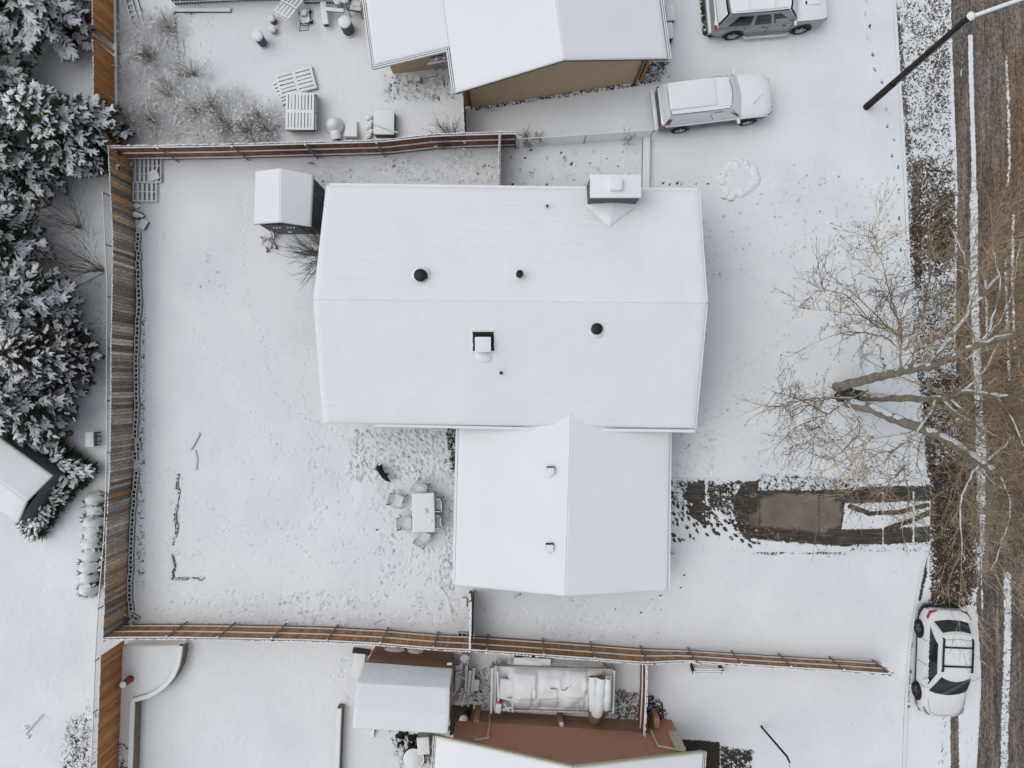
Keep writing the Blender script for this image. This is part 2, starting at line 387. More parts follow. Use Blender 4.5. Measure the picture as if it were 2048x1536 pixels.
def ground_material(name, kind):
    t = NT(name); v = t.co(); bare = attr(t, 'bare'); leaf = attr(t, 'leaf'); tone = attr(t, 'tone')
    nf = t.rng(t.noise(v, 5.5, 6, .62, .9), .30, .70); n2 = t.rng(t.noise(v, 1.3, 4, .55), .3, .7)
    rdg = t.rng(t.math('ABSOLUTE', t.math('SUBTRACT', t.noise(v, 6.5, 3, .5, .6), .5)), 0.0, .13, 1, 0)
    nn = t.math('ADD', t.math('ADD', t.math('MULTIPLY', nf, .5), t.math('MULTIPLY', rdg, .32)), t.math('MULTIPLY', n2, .18))
    mk = t.rng(t.math('ADD', nn, bare), .93, 1.03)                       # 1 = bare
    sc = t.mix(t.rng(t.noise(v, .3, 3, .5), .35, .65), (.735, .775, .80), SNOWC)
    thin = t.rng(t.math('ADD', nn, bare), .70, .98)                      # thin slushy snow round the bare spots; also the shade tint of dents
    sc = t.mix(t.math('MULTIPLY', thin, .35), sc, (.45, .47, .49))
    sand = t.rng(t.noise(v, 14, 5, .7), .35, .65)
    if kind == 'ground':
        soil = t.mix(sand, (.022, .018, .015), (.085, .065, .05))
    elif kind == 'road':
        st = t.noise(t.co((5.5, .22, 1)), 1.0, 5, .65, .3); st2 = t.noise(t.co((16, .5, 1)), 1.0, 4, .7, .2)
        asp = t.mix(t.rng(st, .35, .66), (.095, .086, .078), (.28, .25, .225))
        asp = t.mix(t.math('MULTIPLY', t.rng(st2, .4, .65), .55), asp, (.135, .112, .098))
        asp = t.mix(t.math('MULTIPLY', tone, t.rng(st, .3, .7, .5, 1)), asp, (.23, .135, .065))
        asp = t.mix(t.rng(t.noise(t.co((1.1, .12, 1)), 2.2, 3, .6), .47, .60, 0, .75), asp, t.mix(t.rng(st2, .35, .65), (.055, .05, .045), (.13, .115, .10)))
        asp = t.mul(asp, t.mix(t.rng(t.noise(t.co((1, .45, 1)), 14, 5, .75), .34, .66), (.35, .34, .33), (1.75, 1.68, 1.6)))
        asp = t.mul(asp, t.mix(t.rng(t.noise(v, 34, 3, .8), .38, .62), (.5, .49, .48), (1.5, 1.5, 1.5)))
        soil = asp
    else:
        conc = t.mix(t.rng(t.noise(v, .9, 5, .6), .35, .65), (.165, .145, .115), (.235, .205, .165))
        dark = t.mix(sand, (.035, .03, .026), (.085, .075, .063)); dark = t.mix(t.rng(t.noise(t.co((.8, 9, 1)), 1.5, 4, .6), .5, .68), dark, (.16, .145, .13))
        dk = t.noise(t.co((.6, 4, 1)), 1.2, 4, .6)
        soil = t.mix(t.rng(t.math('ADD', tone, t.math('MULTIPLY', t.math('SUBTRACT', t.noise(v, 3.2, 6, .65), .5), 1.7)), .36, .66), conc, dark)
    vo = t.n('TexVoronoi', i_Vector=v, i_Scale=17.0, i_Randomness=1.0); cs = t.n('SeparateColor', i_Color=vo.outputs['Color'])
    lc = t.mix(cs.outputs[0], (.03, .023, .018), (.10, .072, .05)); lc = t.mix(t.rng(cs.outputs[1], .84, .88), lc, (.19, .115, .065)); lc = t.mix(t.rng(cs.outputs[2], .93, .95), lc, (.45, .44, .42))
    lc = t.mul(lc, t.mix(t.rng(t.noise(v, 2.5, 3), .35, .65), (.35, .35, .35), (1.25, 1.2, 1.15)))
    soil = t.mix(leaf, soil, lc)
    col = t.mix(mk, sc, soil)
    t.put(t.b.inputs['Base Color'], col); t.put(t.b.inputs['Roughness'], t.rng(mk, 0, 1, .75, .85)); t.put(t.b.inputs['Specular IOR Level'], .2)
    h = t.math('ADD', t.math('MULTIPLY', t.noise(v, 3.0, 5, .6), .6), t.math('MULTIPLY', t.noise(v, 18, 4, .65), .28))
    h = t.math('ADD', h, t.math('MULTIPLY', mk, -.9)); h = t.math('ADD', h, t.math('MULTIPLY', t.math('MULTIPLY', sand, mk), .3))
    t.bump(h, .8, .05)
    return t.m
def spaced(a, b, d, far):
    core = list(np.arange(a, b + d / 2, d)); lo = []; hi = []; st = d; x = a; y = b
    while x > -far: st *= 1.6; x -= st; lo.append(x)
    st = d
    while y < far: st *= 1.6; y += st; hi.append(y)
    return lo[::-1] + core + hi
G = Sheet(spaced(-23.2, 23.2, .05, 420), spaced(-17.6, 17.6, .05, 420))
G.a['z'] += (fbm(G.X, G.Y, .35, 3, 1) - .5) * .06 * np.clip(1, 0, 1) + (fbm(G.X, G.Y, 1.6, 3, 7) - .5) * .03
# raised terrace bottom left, held by the curved wall; raised bed top left behind the stained fence
terr = [(240, 1283), (378, 1281), (372, 1310), (352, 1352), (318, 1378), (281, 1390), (277, 1440), (272, 1700), (228, 1700), (236, 1440)]
G.poly(terr, 'z', .45, 2.5, 'add')
KERB = [(1775, -700), (1789, 0), (1797, 130), (1806, 260), (1812, 384), (1818, 520), (1823, 650), (1836, 800), (1850, 940), (1858, 1000), (1857, 1092), (1842, 1150), (1828, 1230), (1819, 1300), (1813, 1400), (1808, 1536), (1800, 2200)]
G.poly(KERB + [(9000, 2200), (9000, -700)], 'z', -.45, 2, 'set')
G.poly([(1338, 957), (1860, 957), (1860, 1102), (1338, 1102)], 'z', -.05, 2, 'set')
# --- bare, littered and speckled patches on the snow
def spk(pts, v, f=40): G.poly(pts, 'bare', v, f, 'max')
spk([(230, 150), (330, 90), (440, 200), (560, 240), (560, 300), (240, 300)], .10)
spk([(640, 310), (1000, 300), (1000, 372), (640, 365)], .13, 30)
spk([(790, 150), (900, 150), (915, 205), (760, 190)], .24, 25)
spk([(130, 1440), (190, 1400), (190, 1536), (110, 1560)], .36, 40)
spk([(236, 1470), (268, 1470), (268, 1560), (236, 1560)], .33, 15)
spk([(930, 1340), (990, 1330), (985, 1420), (930, 1420)], .32, 25)
spk([(1225, 1375), (1290, 1385), (1290, 1450), (1215, 1450)], .42, 20)
spk([(1288, 1380), (1325, 1400), (1345, 1470), (1290, 1475)], .55, 12)
spk([(1400, 410), (1500, 470), (1420, 600), (1380, 500)], .10, 40)
spk([(1560, 330), (1760, 340), (1800, 480), (1600, 560), (1500, 450)], .08, 60)
spk([(390, 500), (460, 500), (440, 620), (360, 600)], .09, 30)
spk([(650, 870), (915, 855), (915, 970), (760, 965)], .13, 40)
spk([(890, 855), (918, 855), (916, 950), (900, 940)], .55, 14)
spk([(560, 1180), (940, 1190), (930, 1260), (560, 1240)], .08, 40)
spk([(330, 940), (365, 930), (420, 1160), (340, 1170)], .12, 25)
spk([(283, 600), (292, 600), (290, 1180), (270, 1180), (276, 900)], .3, 8)
spk([(400, 1190), (640, 1190), (640, 1240), (400, 1235)], .12, 30)
spk([(1280, 125), (1345, 120), (1320, 165), (1275, 172)], .5, 16)
spk([(945, 205), (1280, 162), (1282, 172), (950, 222)], .45, 6)
spk([(150, 440), (212, 430), (212, 760), (150, 700)], .2, 30)
spk([(1350, 1478), (1440, 1485), (1438, 1560), (1340, 1560)], 1.0, 6)
spk([(1290, 1440), (1350, 1470), (1350, 1560), (1300, 1500)], .9, 8)
spk([(1440, 1492), (1510, 1500), (1500, 1560), (1440, 1560)], .62, 12)
spk([(760, 1400), (830, 1490), (860, 1470), (900, 1470), (905, 1536), (795, 1536)], .35, 20)
spk([(900, 1410), (945, 1410), (945, 1460), (900, 1470)], 1.0, 6)
spk([(1398, -10), (1412, 0), (1412, 60), (1440, 78), (1405, 72)], .62, 8)
spk([(1300, 235), (1480, 238), (1480, 250), (1310, 262)], .3, 8)
# --- footprints, trails, dents
rt = random.Random(3)
G.trail([(1730, 0), (1738, 50), (1745, 120), (1765, 170), (1770, 215), (1782, 270), (1792, 320), (1797, 480), (1806, 560)], 27, 2, 5.0, 2.2, .07, .55, 5, 4)
for pts, n in (([(1338, 960), (1400, 960), (1460, 1010), (1520, 1090), (1440, 1075), (1338, 1060)], 60),):
    for i in range(n): G.dent(rt.uniform(1340, 1560), 0, 1, 1, 0, 0)
for i in range(55):
    t = rt.random(); G.dent(1345 + t * 150 + rt.uniform(-10, 10), 1000 + t * 75 + rt.uniform(-40, 45) * (1 - t * .4), 5, 2.2, rt.uniform(.3, 1.1), .05, 0)
G.trail([(480, 380), (492, 520), (500, 600), (530, 690), (545, 780), (600, 830), (645, 850)], 9, 3, 2.6, 1.4, .04, .1, 6, 2)
G.trail([(500, 610), (420, 560), (330, 595)], 12, 2, 2.6, 1.6, .04, .25, 7, 2)
for tr_, sd_ in (([(330, 600), (420, 700), (500, 820), (560, 900), (700, 960)], 61), ([(660, 860), (620, 940), (640, 1040), (700, 1100)], 62), ([(760, 1060), (800, 1120), (880, 1150)], 63), ([(400, 1080), (520, 1040), (640, 1060)], 64),
                 ([(960, 1215), (1060, 1240), (1200, 1235), (1330, 1215)], 65), ([(620, 700), (600, 780), (640, 850), (700, 860)], 66), ([(330, 1000), (420, 1010), (520, 1110), (620, 1160)], 67), ([(1420, 900), (1560, 860), (1640, 800)], 68), ([(1420, 480), (1520, 560), (1560, 680), (1520, 800)], 69)):
    G.trail(tr_, 9, 3, 2.8, 1.3, .04, 0, sd_, 2)
G.trail([(560, 1050), (640, 1130), (720, 1120), (830, 1060), (900, 1000)], 10, 3, 3, 1.5, .05, 0, 8, 2)
G.trail([(300, 700), (300, 900), (305, 1050), (300, 1180)], 8, 1.5, 3, 1.3, .035, 0, 9, 1.5)
G.trail([(315, 480), (312, 700), (308, 1000)], 7, 1.5, 3, 1.3, .03, 0, 10, 1.5)
G.trail([(330, 1190), (480, 1188), (640, 1195)], 13, 2, 2.5, 1.5, .035, .2, 11, 2)
G.trail([(560, 320), (680, 335), (840, 330), (980, 345)], 9, 3, 3, 1.5, .035, .2, 12, 3)
G.trail([(900, 1190), (890, 1100), (900, 1000)], 9, 3, 3.4, 1.6, .05, 0, 13, 3)
G.trail([(1400, 850), (1500, 790), (1600, 720), (1660, 640)], 8, 3, 4, 1.6, .05, 0, 14, 3)
G.trail([(1395, 840), (1480, 740), (1590, 660)], 8, 3, 4, 1.6, .045, 0, 15, 3)
G.trail([(1395, 865), (1520, 880), (1650, 900), (1720, 905)], 8, 2, 5, 1.4, .035, 0, 16, 2)
G.trail([(1395, 900), (1500, 915), (1600, 950)], 9, 3, 5, 1.5, .04, 0, 17, 2)
G.trail([(1400, 700), (1440, 600), (1430, 450)], 9, 6, 3, 1.4, .03, 0, 18, 4)
for i in range(9):
    x = 1395 + i * 14; G.stroke([(x, 1130 + i * 3), (x + 26, 1180 + i * 3)], 2, 'z', -.018, 3, 'add')
for i in range(10):
    y = 1130 + i * 11; G.stroke([(1500, y), (1580, y - 4 + rt.uniform(-4, 4))], 2, 'z', -.015, 3, 'add')
G.scatter((700, 858, 914, 960), 560, (1.3, 2.6), .06, .45, .12, 21)
G.scatter((760, 960, 912, 1180), 240, (1.2, 2.6), .05, .9, .10, 22)
G.scatter((880, 1000, 912, 1180), 130, (1.2, 2.6), .055, 1.2, .3, 23)
G.scatter((620, 860, 760, 1100), 140, (1.2, 2.4), .04, None, .1, 24)
G.scatter((640, 320, 1000, 366), 190, (1.0, 1.8), .035, .2, .3, 25)
G.scatter((300, 1180, 940, 1246), 260, (1.2, 2.6), .04, .1, .12, 26)
G.scatter((960, 1195, 1330, 1280), 90, (1.2, 3.6), .03, .1, .0, 27)
G.scatter((1400, 420, 1640, 930), 120, (1.0, 2.0), .03, -.8, .1, 28, asp=(1.5, 4))
G.scatter((1500, 330, 1790, 560), 110, (.7, 1.5), .02, -.7, .42, 29, asp=(1.5, 3.5))
G.scatter((300, 860, 640, 1160), 160, (1.0, 2.4), .03, None, .18, 30)
G.scatter((240, 0, 430, 280), 330, (1.0, 2.2), .05, .8, .2, 31, asp=(2, 5)); G.scatter((430, 220, 560, 285), 90, (1.0, 2.2), .05, .8, .3, 131, asp=(2, 5))
G.scatter((640, 380, 660, 500), 20, (1.2, 2.4), .03)
G.scatter((1000, 300, 1290, 372), 70, (1.0, 2.4), .04, None, .5, 32)
G.scatter((770, 150, 915, 205), 110, (.8, 1.6), .04, 1.0, .45, 33, asp=(2, 5))
G.scatter((1290, 1340, 1800, 1530), 140, (1.4, 4), .009, .2, 0, 34)
G.scatter((300, 1300, 660, 1530), 90, (2, 6), .007, None, 0, 35)
G.scatter((40, 1080, 185, 1500), 90, (2, 6), .007, None, 0, 36)
G.scatter((1350, 860, 1430, 950), 90, (1.2, 3), .05, .2, .2, 37)
G.scatter((1310, 360, 1430, 372), 14, (1, 2), .03, None, .7, 38)
G.scatter((660, 1290, 705, 1400), 30, (1, 3), .03)
for x, y in ((1369, 1151), (1362, 1175), (1321, 1191), (1231, 1219), (1282, 1225), (1282, 1152), (754, 1060)):
    G.dent(x, y, 1.9, 1.7, 0, .05, 1.0)
G.poly([(1452, 335), (1477, 328), (1502, 336), (1512, 358), (1500, 382), (1476, 390), (1452, 382), (1443, 358)], 'z', .10, 24, 'add')
# curved tyre and sledge tracks in the front yard
for k_ in range(7):
    G.stroke([(1398, 838 + k_ * 9), (1480, 800 + k_ * 14), (1560, 740 + k_ * 24), (1640, 650 + k_ * 38)], 1.6, 'z', -.022, 3, 'add'); G.stroke([(1398, 838 + k_ * 9), (1480, 800 + k_ * 14), (1560, 740 + k_ * 24), (1640, 650 + k_ * 38)], 1.2, 'bare', .2, 3, 'max')
# melt marks and drag ridges in the yard
G.stroke([(880, 1175), (896, 1195), (902, 1228)], 5, 'z', .05, 4, 'add')
for pts in ([(358, 950), (352, 975), (360, 985), (355, 1010), (348, 1030), (352, 1060), (346, 1090)], [(343, 1110), (350, 1140), (346, 1156), (400, 1156)]):
    G.stroke(pts, 2.2, 'bare', .8, 3, 'max')
G.poly([(715, 960), (760, 962), (770, 1000), (745, 1020), (712, 1010)], 'z', .06, 22, 'add')
# tyre ruts by the parked vehicles and the covered concrete apron
G.stroke([(1535, 243), (1700, 226), (1760, 222)], 3, 'z', -.02, 4, 'add')
G.poly([(1500, 1110), (1668, 1110), (1668, 1170), (1500, 1170)], 'z', -.012, 2, 'add')
G.poly([(1330, 1100), (1900, 1100), (1900, 1102), (1330, 1102)], 'bare', 0, 1)
G.stroke([(1340, 957), (1520, 962)], 3, 'bare', .9, 3); G.stroke([(1520, 952), (1680, 962)], 12, 'bare', .42, 10)
G.stroke([(1505, 1106), (1690, 1107)], 7, 'bare', .47, 8)
g_ob = G.build('snow_ground', ground_material('snow_ground', 'ground'))
# ------------------------------------------------------------------ street
RD = Sheet(list(np.arange(16.2, 23.4, .05)) + [25, 30, 36], spaced(-17.6, 17.6, .08, 300), -.10)
RD.a['z'] += (fbm(RD.X, RD.Y, .5, 3, 5) - .5) * .02
RD.a['bare'][:] = 0
def xk(y): return float(np.interp(y, [p[1] for p in KERB], [p[0] for p in KERB]))
# driven asphalt
ASP = [(1903, -300), (1905, 0), (1909, 130), (1914, 260), (1919, 384), (1916, 560), (1914, 700), (1916, 850), (1930, 1000), (1962, 1100), (1964, 1152), (1955, 1200), (1962, 1290), (1966, 1360), (1962, 1450), (1957, 1536), (1957, 1900), (2600, 1900), (2600, -300)]
RD.poly(ASP, 'bare', 1.05, 3)
RD.poly([(1975, 330), (2600, 330), (2600, 1000), (1985, 1000), (1960, 700)], 'tone', .6, 60)
RD.poly([(2020, 100), (2600, 100), (2600, 400), (2000, 400)], 'tone', .6, 40)
RD.poly([(1905, 560), (1945, 560), (1940, 1000), (1905, 900)], 'tone', .5, 30)
for pts, w, b, f in (([(1926, 0), (1927, 130), (1925, 150)], 2, .1, 2), ([(1944, 70), (1945, 150), (1950, 300), (1951, 384)], 10, .06, 3),
                  ([(1951, 384), (1951, 560), (1956, 700), (1962, 850), (1965, 1000)], 17, .16, 4), ([(2016, 110), (2020, 200), (2022, 330), (2018, 370)], 7, .34, 4), ([(2030, 430), (2028, 560), (2033, 700)], 7, .2, 4),
                  ([(1974, 560), (1978, 700)], 6, .25, 3), ([(2014, 520), (2018, 650), (2022, 760)], 7, .3, 4),
                  ([(2018, 1152), (2019, 1280), (2014, 1400), (2012, 1536), (2012, 1800)], 17, .30, 5), ([(1966, 1120), (1967, 1200), (1968, 1220)], 4, .2, 3), ([(1970, 860), (1968, 1000), (1966, 1110)], 14, .3, 6)):
    RD.stroke(pts, w, 'bare', b, f, 'set')
# parking lane: snow with leaf litter
RD.poly([(xk(y), y) for y in range(-60, 320, 40)] + [(1903, 300), (1903, -60)], 'bare', .34, 8)
RD.poly([(1850, -60), (1900, -60), (1905, 230), (1870, 200)], 'bare', .40, 20)
RD.poly([(1815, 310), (1910, 300), (1916, 530), (1900, 560), (1825, 560)], 'bare', .50, 40)
RD.poly([(1860, 400), (1910, 390), (1915, 510), (1865, 510)], 'bare', .70, 36)
RD.poly([(1790, 15), (1800, 15), (1832, 400), (1826, 560), (1812, 420)], 'bare', .6, 6)
RD.poly([(1826, 330), (1843, 330), (1848, 600), (1830, 600)], 'bare', .7, 6)
RD.poly([(1826, 560), (1915, 560), (1915, 760), (1830, 760)], 'bare', .36, 24)
RD.poly([(1840, 760), (1935, 740), (1935, 960), (1855, 960)], 'bare', .56, 18)
RD.poly([(1858, 930), (1940, 920), (1958, 1080), (1962, 1180), (1872, 1172), (1860, 1060)], 'bare', .74, 30)
RD.poly([(1866, 1150), (1945, 1150), (1945, 1215), (1862, 1215)], 'bare', .66, 12)
RD.stroke([(1835, 1152), (1829, 1230), (1822, 1300), (1818, 1420)], 9, 'bare', .5, 8)
RD.stroke([(1912, 1438), (1913, 1600)], 16, 'bare', .95, 3); RD.stroke([(1889, 1438), (1890, 1600)], 15, 'bare', .22, 6)
RD.stroke([(1853, 960), (1853, 1150), (1842, 1200)], 7, 'bare', .8, 5)
RD.stroke([(x + 5, y) for x, y in KERB[1:10]], 5, 'bare', .38, 16, 'set')
RD.poly([(1780, -80), (1900, -80), (1915, 300), (1912, 430), (1800, 430)], 'leaf', .25, 30); RD.poly([(1780, 420), (1912, 420), (1912, 700), (1930, 1000), (1955, 1100), (1950, 1230), (1800, 1230)], 'leaf', .9, 40)
RD.stroke([(1906, 0), (1910, 130), (1914, 260), (1919, 384), (1916, 560), (1913, 700)], 5, 'leaf', .0, 4, 'set')
RD.scatter((1830, 1240, 1960, 1536), 60, (1.2, 2.4), .03, None, .3, 51)
RD.build('street', ground_material('street_surface', 'road'))
kb = MB(); kp = [P(x, y, 0) for x, y in KERB]
for a, b in zip(kp[:-1], kp[1:]):
    n = Vector((b.y - a.y, -(b.x - a.x), 0)).normalized() * -.075
    kb.hexa([a - n + Vector((0, 0, -.3)), a + n + Vector((0, 0, -.3)), b + n + Vector((0, 0, -.3)), b - n + Vector((0, 0, -.3))][::-1], [a - n + Vector((0, 0, .005)), a + n + Vector((0, 0, -.02)), b + n + Vector((0, 0, -.02)), b - n + Vector((0, 0, .005))][::-1])
tag(kb.build('kerb', MT['concrete']), kind='structure')
# ------------------------------------------------------------------ driveway
x0, y0 = P(1330, 1104).xy; x1, y1 = P(1861, 955).xy
D = Sheet(np.arange(x0, x1, .04), np.arange(y0, y1, .04), .004)
D.a['bare'][:] = .12
D.poly([(1338, 958), (1516, 962), (1516, 1075), (1488, 1077), (1460, 1040), (1410, 1000), (1338, 1030)], 'bare', .40, 14)
D.poly([(1375, 965), (1412, 960), (1411, 1052), (1385, 1035), (1370, 990)], 'bare', .86, 9)
D.poly([(1414, 975), (1470, 965), (1462, 1020), (1420, 1012)], 'bare', .62, 9)
D.poly([(1465, 1000), (1490, 965), (1518, 962), (1519, 1076), (1490, 1076), (1475, 1050)], 'bare', 1.0, 6)
D.poly([(1516, 980), (1640, 980), (1700, 975), (1860, 972), (1862, 1000), (1690, 1008), (1685, 1058), (1720, 1056), (1860, 1052), (1860, 1090), (1740, 1098), (1640, 1088), (1516, 1078)], 'bare', 1.0, 9)
D.poly([(1690, 1008), (1765, 1009), (1765, 1058), (1685, 1058)], 'bare', .12, 8)
D.poly([(1766, 1026), (1860, 1010), (1860, 1052), (1768, 1056)], 'bare', .16, 8)
D.stroke([(1700, 1013), (1740, 1027), (1800, 1024), (1855, 1010)], 9, 'bare', .95, 4)
D.stroke([(1775, 1057), (1820, 1042), (1860, 1024)], 10, 'bare', .95, 3)
D.poly([(1516, 957), (1720, 958), (1720, 980), (1516, 981)], 'bare', .38, 3)
D.stroke([(1412, 960), (1413, 1030)], 3, 'bare', .0, 2, 'set'); D.stroke([(1766, 985), (1766, 1100)], 2.4, 'bare', .0, 2, 'set'); D.stroke([(1827, 985), (1827, 1100)], 4, 'bare', .05, 2, 'set')
D.poly([(1700, 1088), (1780, 1088), (1860, 1082), (1860, 1104), (1700, 1104)], 'bare', .3, 4)
# dark wet margins round the cleaned slab
D.a['tone'][:] = 1.0
D.poly([(1521, 1000), (1545, 990), (1600, 987), (1660, 994), (1680, 1008), (1684, 1030), (1676, 1052), (1650, 1064), (1600, 1060), (1521, 1052)], 'tone', 0.0, 26)
D.scatter((1525, 995, 1680, 1060), 14, (1.0, 2.2), .0, seed=88)
D.poly([(1497, 1030), (1519, 1020), (1519, 1054), (1500, 1050)], 'tone', 0.0, 8)
D.stroke([(1638, 975), (1638, 1085)], 2, 'tone', 1.0, 1.5, 'set'); D.stroke([(1519, 975), (1519, 1060)], 1.2, 'tone', .8, 1.2, 'set')
D.poly([(1412, 975), (1516, 965), (1520, 1078), (1460, 1060)], 'leaf', .45, 12)
D.poly([(1516, 1052), (1600, 1060), (1600, 1080), (1516, 1080)], 'leaf', .5, 8)
rt = random.Random(12)
for i in range(64):
    t = rt.random(); x = 1343 + t * 95; D.dent(x, rt.uniform(972 + t * 40, 1092 - t * 22), 5.2, 2.3, rt.uniform(.75, 1.3), .02, 1.0 if rt.random() < .72 - t * .2 else .55)
for i in range(46):
    t = rt.random() ** .7; D.dent(1342 + t * 170 + rt.uniform(-12, 12), 980 + t * 92 + rt.uniform(-30, 34) * (1 - .5 * t), 5.4, 2.4, rt.uniform(.7, 1.25) - .4 * t, .03, 1.0)
for x, y in ((1450, 1058), (1463, 1076), (1484, 1081), (1500, 1091), (1430, 1065), (1414, 1018), (1477, 964), (1422, 971)): D.dent(x, y, 6, 2.6, .8 if y > 1000 else 0, .03, 1.0)
for x, y in ((1560, 1026), (1582, 1027), (1541, 1021)): D.dent(x, y, 2, 2, 0, .0, 0)
D.build('driveway', ground_material('driveway_concrete', 'drive'))
# ------------------------------------------------------------------ fallen leaves
def scatter_tris(name, tmpl, F, pos, rotz, scl, mat, tilt=None, parent=None, smooth=False, midx=None, mats=None):
    """vectorised copies of one template (n,3)/(m,3)"""
    n = len(pos); c, s_ = np.cos(rotz), np.sin(rotz); T = tmpl[None] * scl.reshape(n, 1, -1)
    if tilt is not None:
        ct, st = np.cos(tilt)[:, None], np.sin(tilt)[:, None]
        X = T[..., 0] * ct + T[..., 2] * st; Z = -T[..., 0] * st + T[..., 2] * ct
    else: X, Z = T[..., 0], T[..., 2]
    Y = T[..., 1]
    V = np.stack([X * c[:, None] - Y * s_[:, None] + pos[:, None, 0], X * s_[:, None] + Y * c[:, None] + pos[:, None, 1], Z + pos[:, None, 2]], -1).reshape(-1, 3)
    FF = (F[None] + (np.arange(n) * len(tmpl))[:, None, None]).reshape(-1, F.shape[1])
    return link(name, arr_mesh(name, V, FF, mat, smooth), parent)
rn = np.random.RandomState(4)
def leaves(name, regs, mat, z, seed):
    rn = np.random.RandomState(seed); pp = []
    for (a, b, c, d, n) in regs:
        pp.append(np.stack([(rn.uniform(a, c, n) - 1024) * MPX, (768 - rn.uniform(b, d, n)) * MPX, np.full(n, z) + rn.uniform(0, .03, n)], -1))
    pos = np.concatenate(pp); n = len(pos)
    T = np.array([(-.05, 0, 0), (-.01, .028, .012), (.045, .0, .004), (-.01, -.028, .012)]); F = np.array([(0, 3, 2, 1)])
    o = scatter_tris(name, T, F, pos, rn.uniform(0, 6.28, n), rn.uniform(.6, 1.25, (n, 1)) * np.ones((n, 3)), mat, rn.uniform(-.4, .4, n))
    return tag(o, kind='stuff')
tag(leaves('fallen_leaves', [(1845, 380, 1912, 520, 240), (1830, 560, 1912, 760, 260), (1850, 760, 1935, 960, 300), (1860, 950, 1955, 1210, 450), (1916, 560, 2048, 1000, 900), (1400, 970, 1690, 1075, 150), (1800, 0, 1900, 330, 90), (1560, 850, 1820, 990, 40)], MT['leaf'], -.07, 3),
    'orange and tan fallen leaves littering the parking lane and street under the bare tree', 'leaves')
tag(leaves('wet_leaves', [(1826, 10, 1903, 330, 420), (1826, 330, 1912, 560, 700), (1830, 560, 1912, 760, 500), (1850, 760, 1935, 960, 500), (1860, 950, 1955, 1215, 700)], MT['leaf_dark'], -.075, 8),
    'dark wet leaves and clods lying on the thin snow beside the kerb', 'leaves')
# ------------------------------------------------------------------ buildings
def lerp(a, b, t): return a + (b - a) * t
def snow_slab(name, q, th, mat, parent, nu=60, nv=40, seed=0, amp=.012, edge=.05, sides='FBLR', lift=.0):
    """q: 4 corners (a,b,c,d) of a roof plane; snow lies on it with rounded rims"""
    q = [np.array(p) for p in q]; u = np.linspace(0, 1, nu); v = np.linspace(0, 1, nv)
    Lu = np.linalg.norm(q[1] - q[0]); Lv = np.linalg.norm(q[3] - q[0])
    U, Vv = np.meshgrid(u, v)
    # push the first inner rows close to the rim
    def rim(t, L): t = t.copy(); t[1] = min(edge / L, .2); t[-2] = 1 - min(edge / L, .2); return t
    U, Vv = np.meshgrid(rim(u, Lu), rim(v, Lv))
    Pn = ((1 - U) * (1 - Vv))[..., None] * q[0] + (U * (1 - Vv))[..., None] * q[1] + (U * Vv)[..., None] * q[2] + ((1 - U) * Vv)[..., None] * q[3]
    n = fbm(Pn[..., 0], Pn[..., 1], .9, 3, seed) - .5; n2 = fbm(Pn[..., 0], Pn[..., 1], 5, 2, seed + 9) - .5
    H = th + n * amp * 2 + n2 * amp
    if 'F' in sides: H[0, :] = th * .62
    if 'B' in sides: H[-1, :] = th * .62
    if 'R' in sides: H[:, -1] = th * .62
    if 'L' in sides: H[:, 0] = th * .62
    for k_, sl in (('F', np.s_[0, :]), ('B', np.s_[-1, :]), ('L', np.s_[:, 0]), ('R', np.s_[:, -1])):
        if k_ not in sides: H[sl] = th * 1.0
    top = Pn.copy(); top[..., 2] += H + lift
    wob = (fbm(Pn[..., 0], Pn[..., 1], 3, 2, seed + 3) - .5) * .02
    for sl in (np.s_[0, :], np.s_[-1, :]): top[sl][..., 1] += wob[sl]
    V = [top.reshape(-1, 3)]; idx = np.arange(nu * nv).reshape(nv, nu)
    F = [np.stack([idx[:-1, :-1], idx[:-1, 1:], idx[1:, 1:], idx[1:, :-1]], -1).reshape(-1, 4)]
    loop = np.concatenate([idx[0, :], idx[1:, -1], idx[-1, -2::-1], idx[-2:0:-1, 0]])
    B = Pn.reshape(-1, 3)[loop].copy(); B[:, 2] += .002 + lift; b0 = nu * nv; k = len(loop)
    V.append(B); F.append(np.stack([loop, b0 + np.arange(k), b0 + (np.arange(k) + 1) % k, np.roll(loop, -1)], -1))
    return link(name, arr_mesh(name, np.concatenate(V), np.concatenate(F), mat, True), parent)
def slab(mb, q, th):
    q = [Vector(p) for p in q]; return mb.hexa([p - Vector((0, 0, th)) for p in q], q)
def gable_walls(mb, a, b, c, d, z0, ze, rf=None, rb=None, zr=None):
    """a,b front corners, c,d back corners ; rf/rb ridge xy on front/back"""
    V3 = lambda p, z: Vector((p[0], p[1], z))
    vs = [V3(a, z0), V3(b, z0), V3(c, z0), V3(d, z0), V3(a, ze), V3(b, ze), V3(c, ze), V3(d, ze)]
    if rf is None: return mb.add(vs, [(0, 1, 5, 4), (1, 2, 6, 5), (2, 3, 7, 6), (3, 0, 4, 7)])
    vs += [V3(rf, zr), V3(rb, zr)]
    return mb.add(vs, [(0, 1, 5, 8, 4), (1, 2, 6, 5), (2, 3, 7, 9, 6), (3, 0, 4, 7)])
def along(a, b, t): return a + (b - a) * t
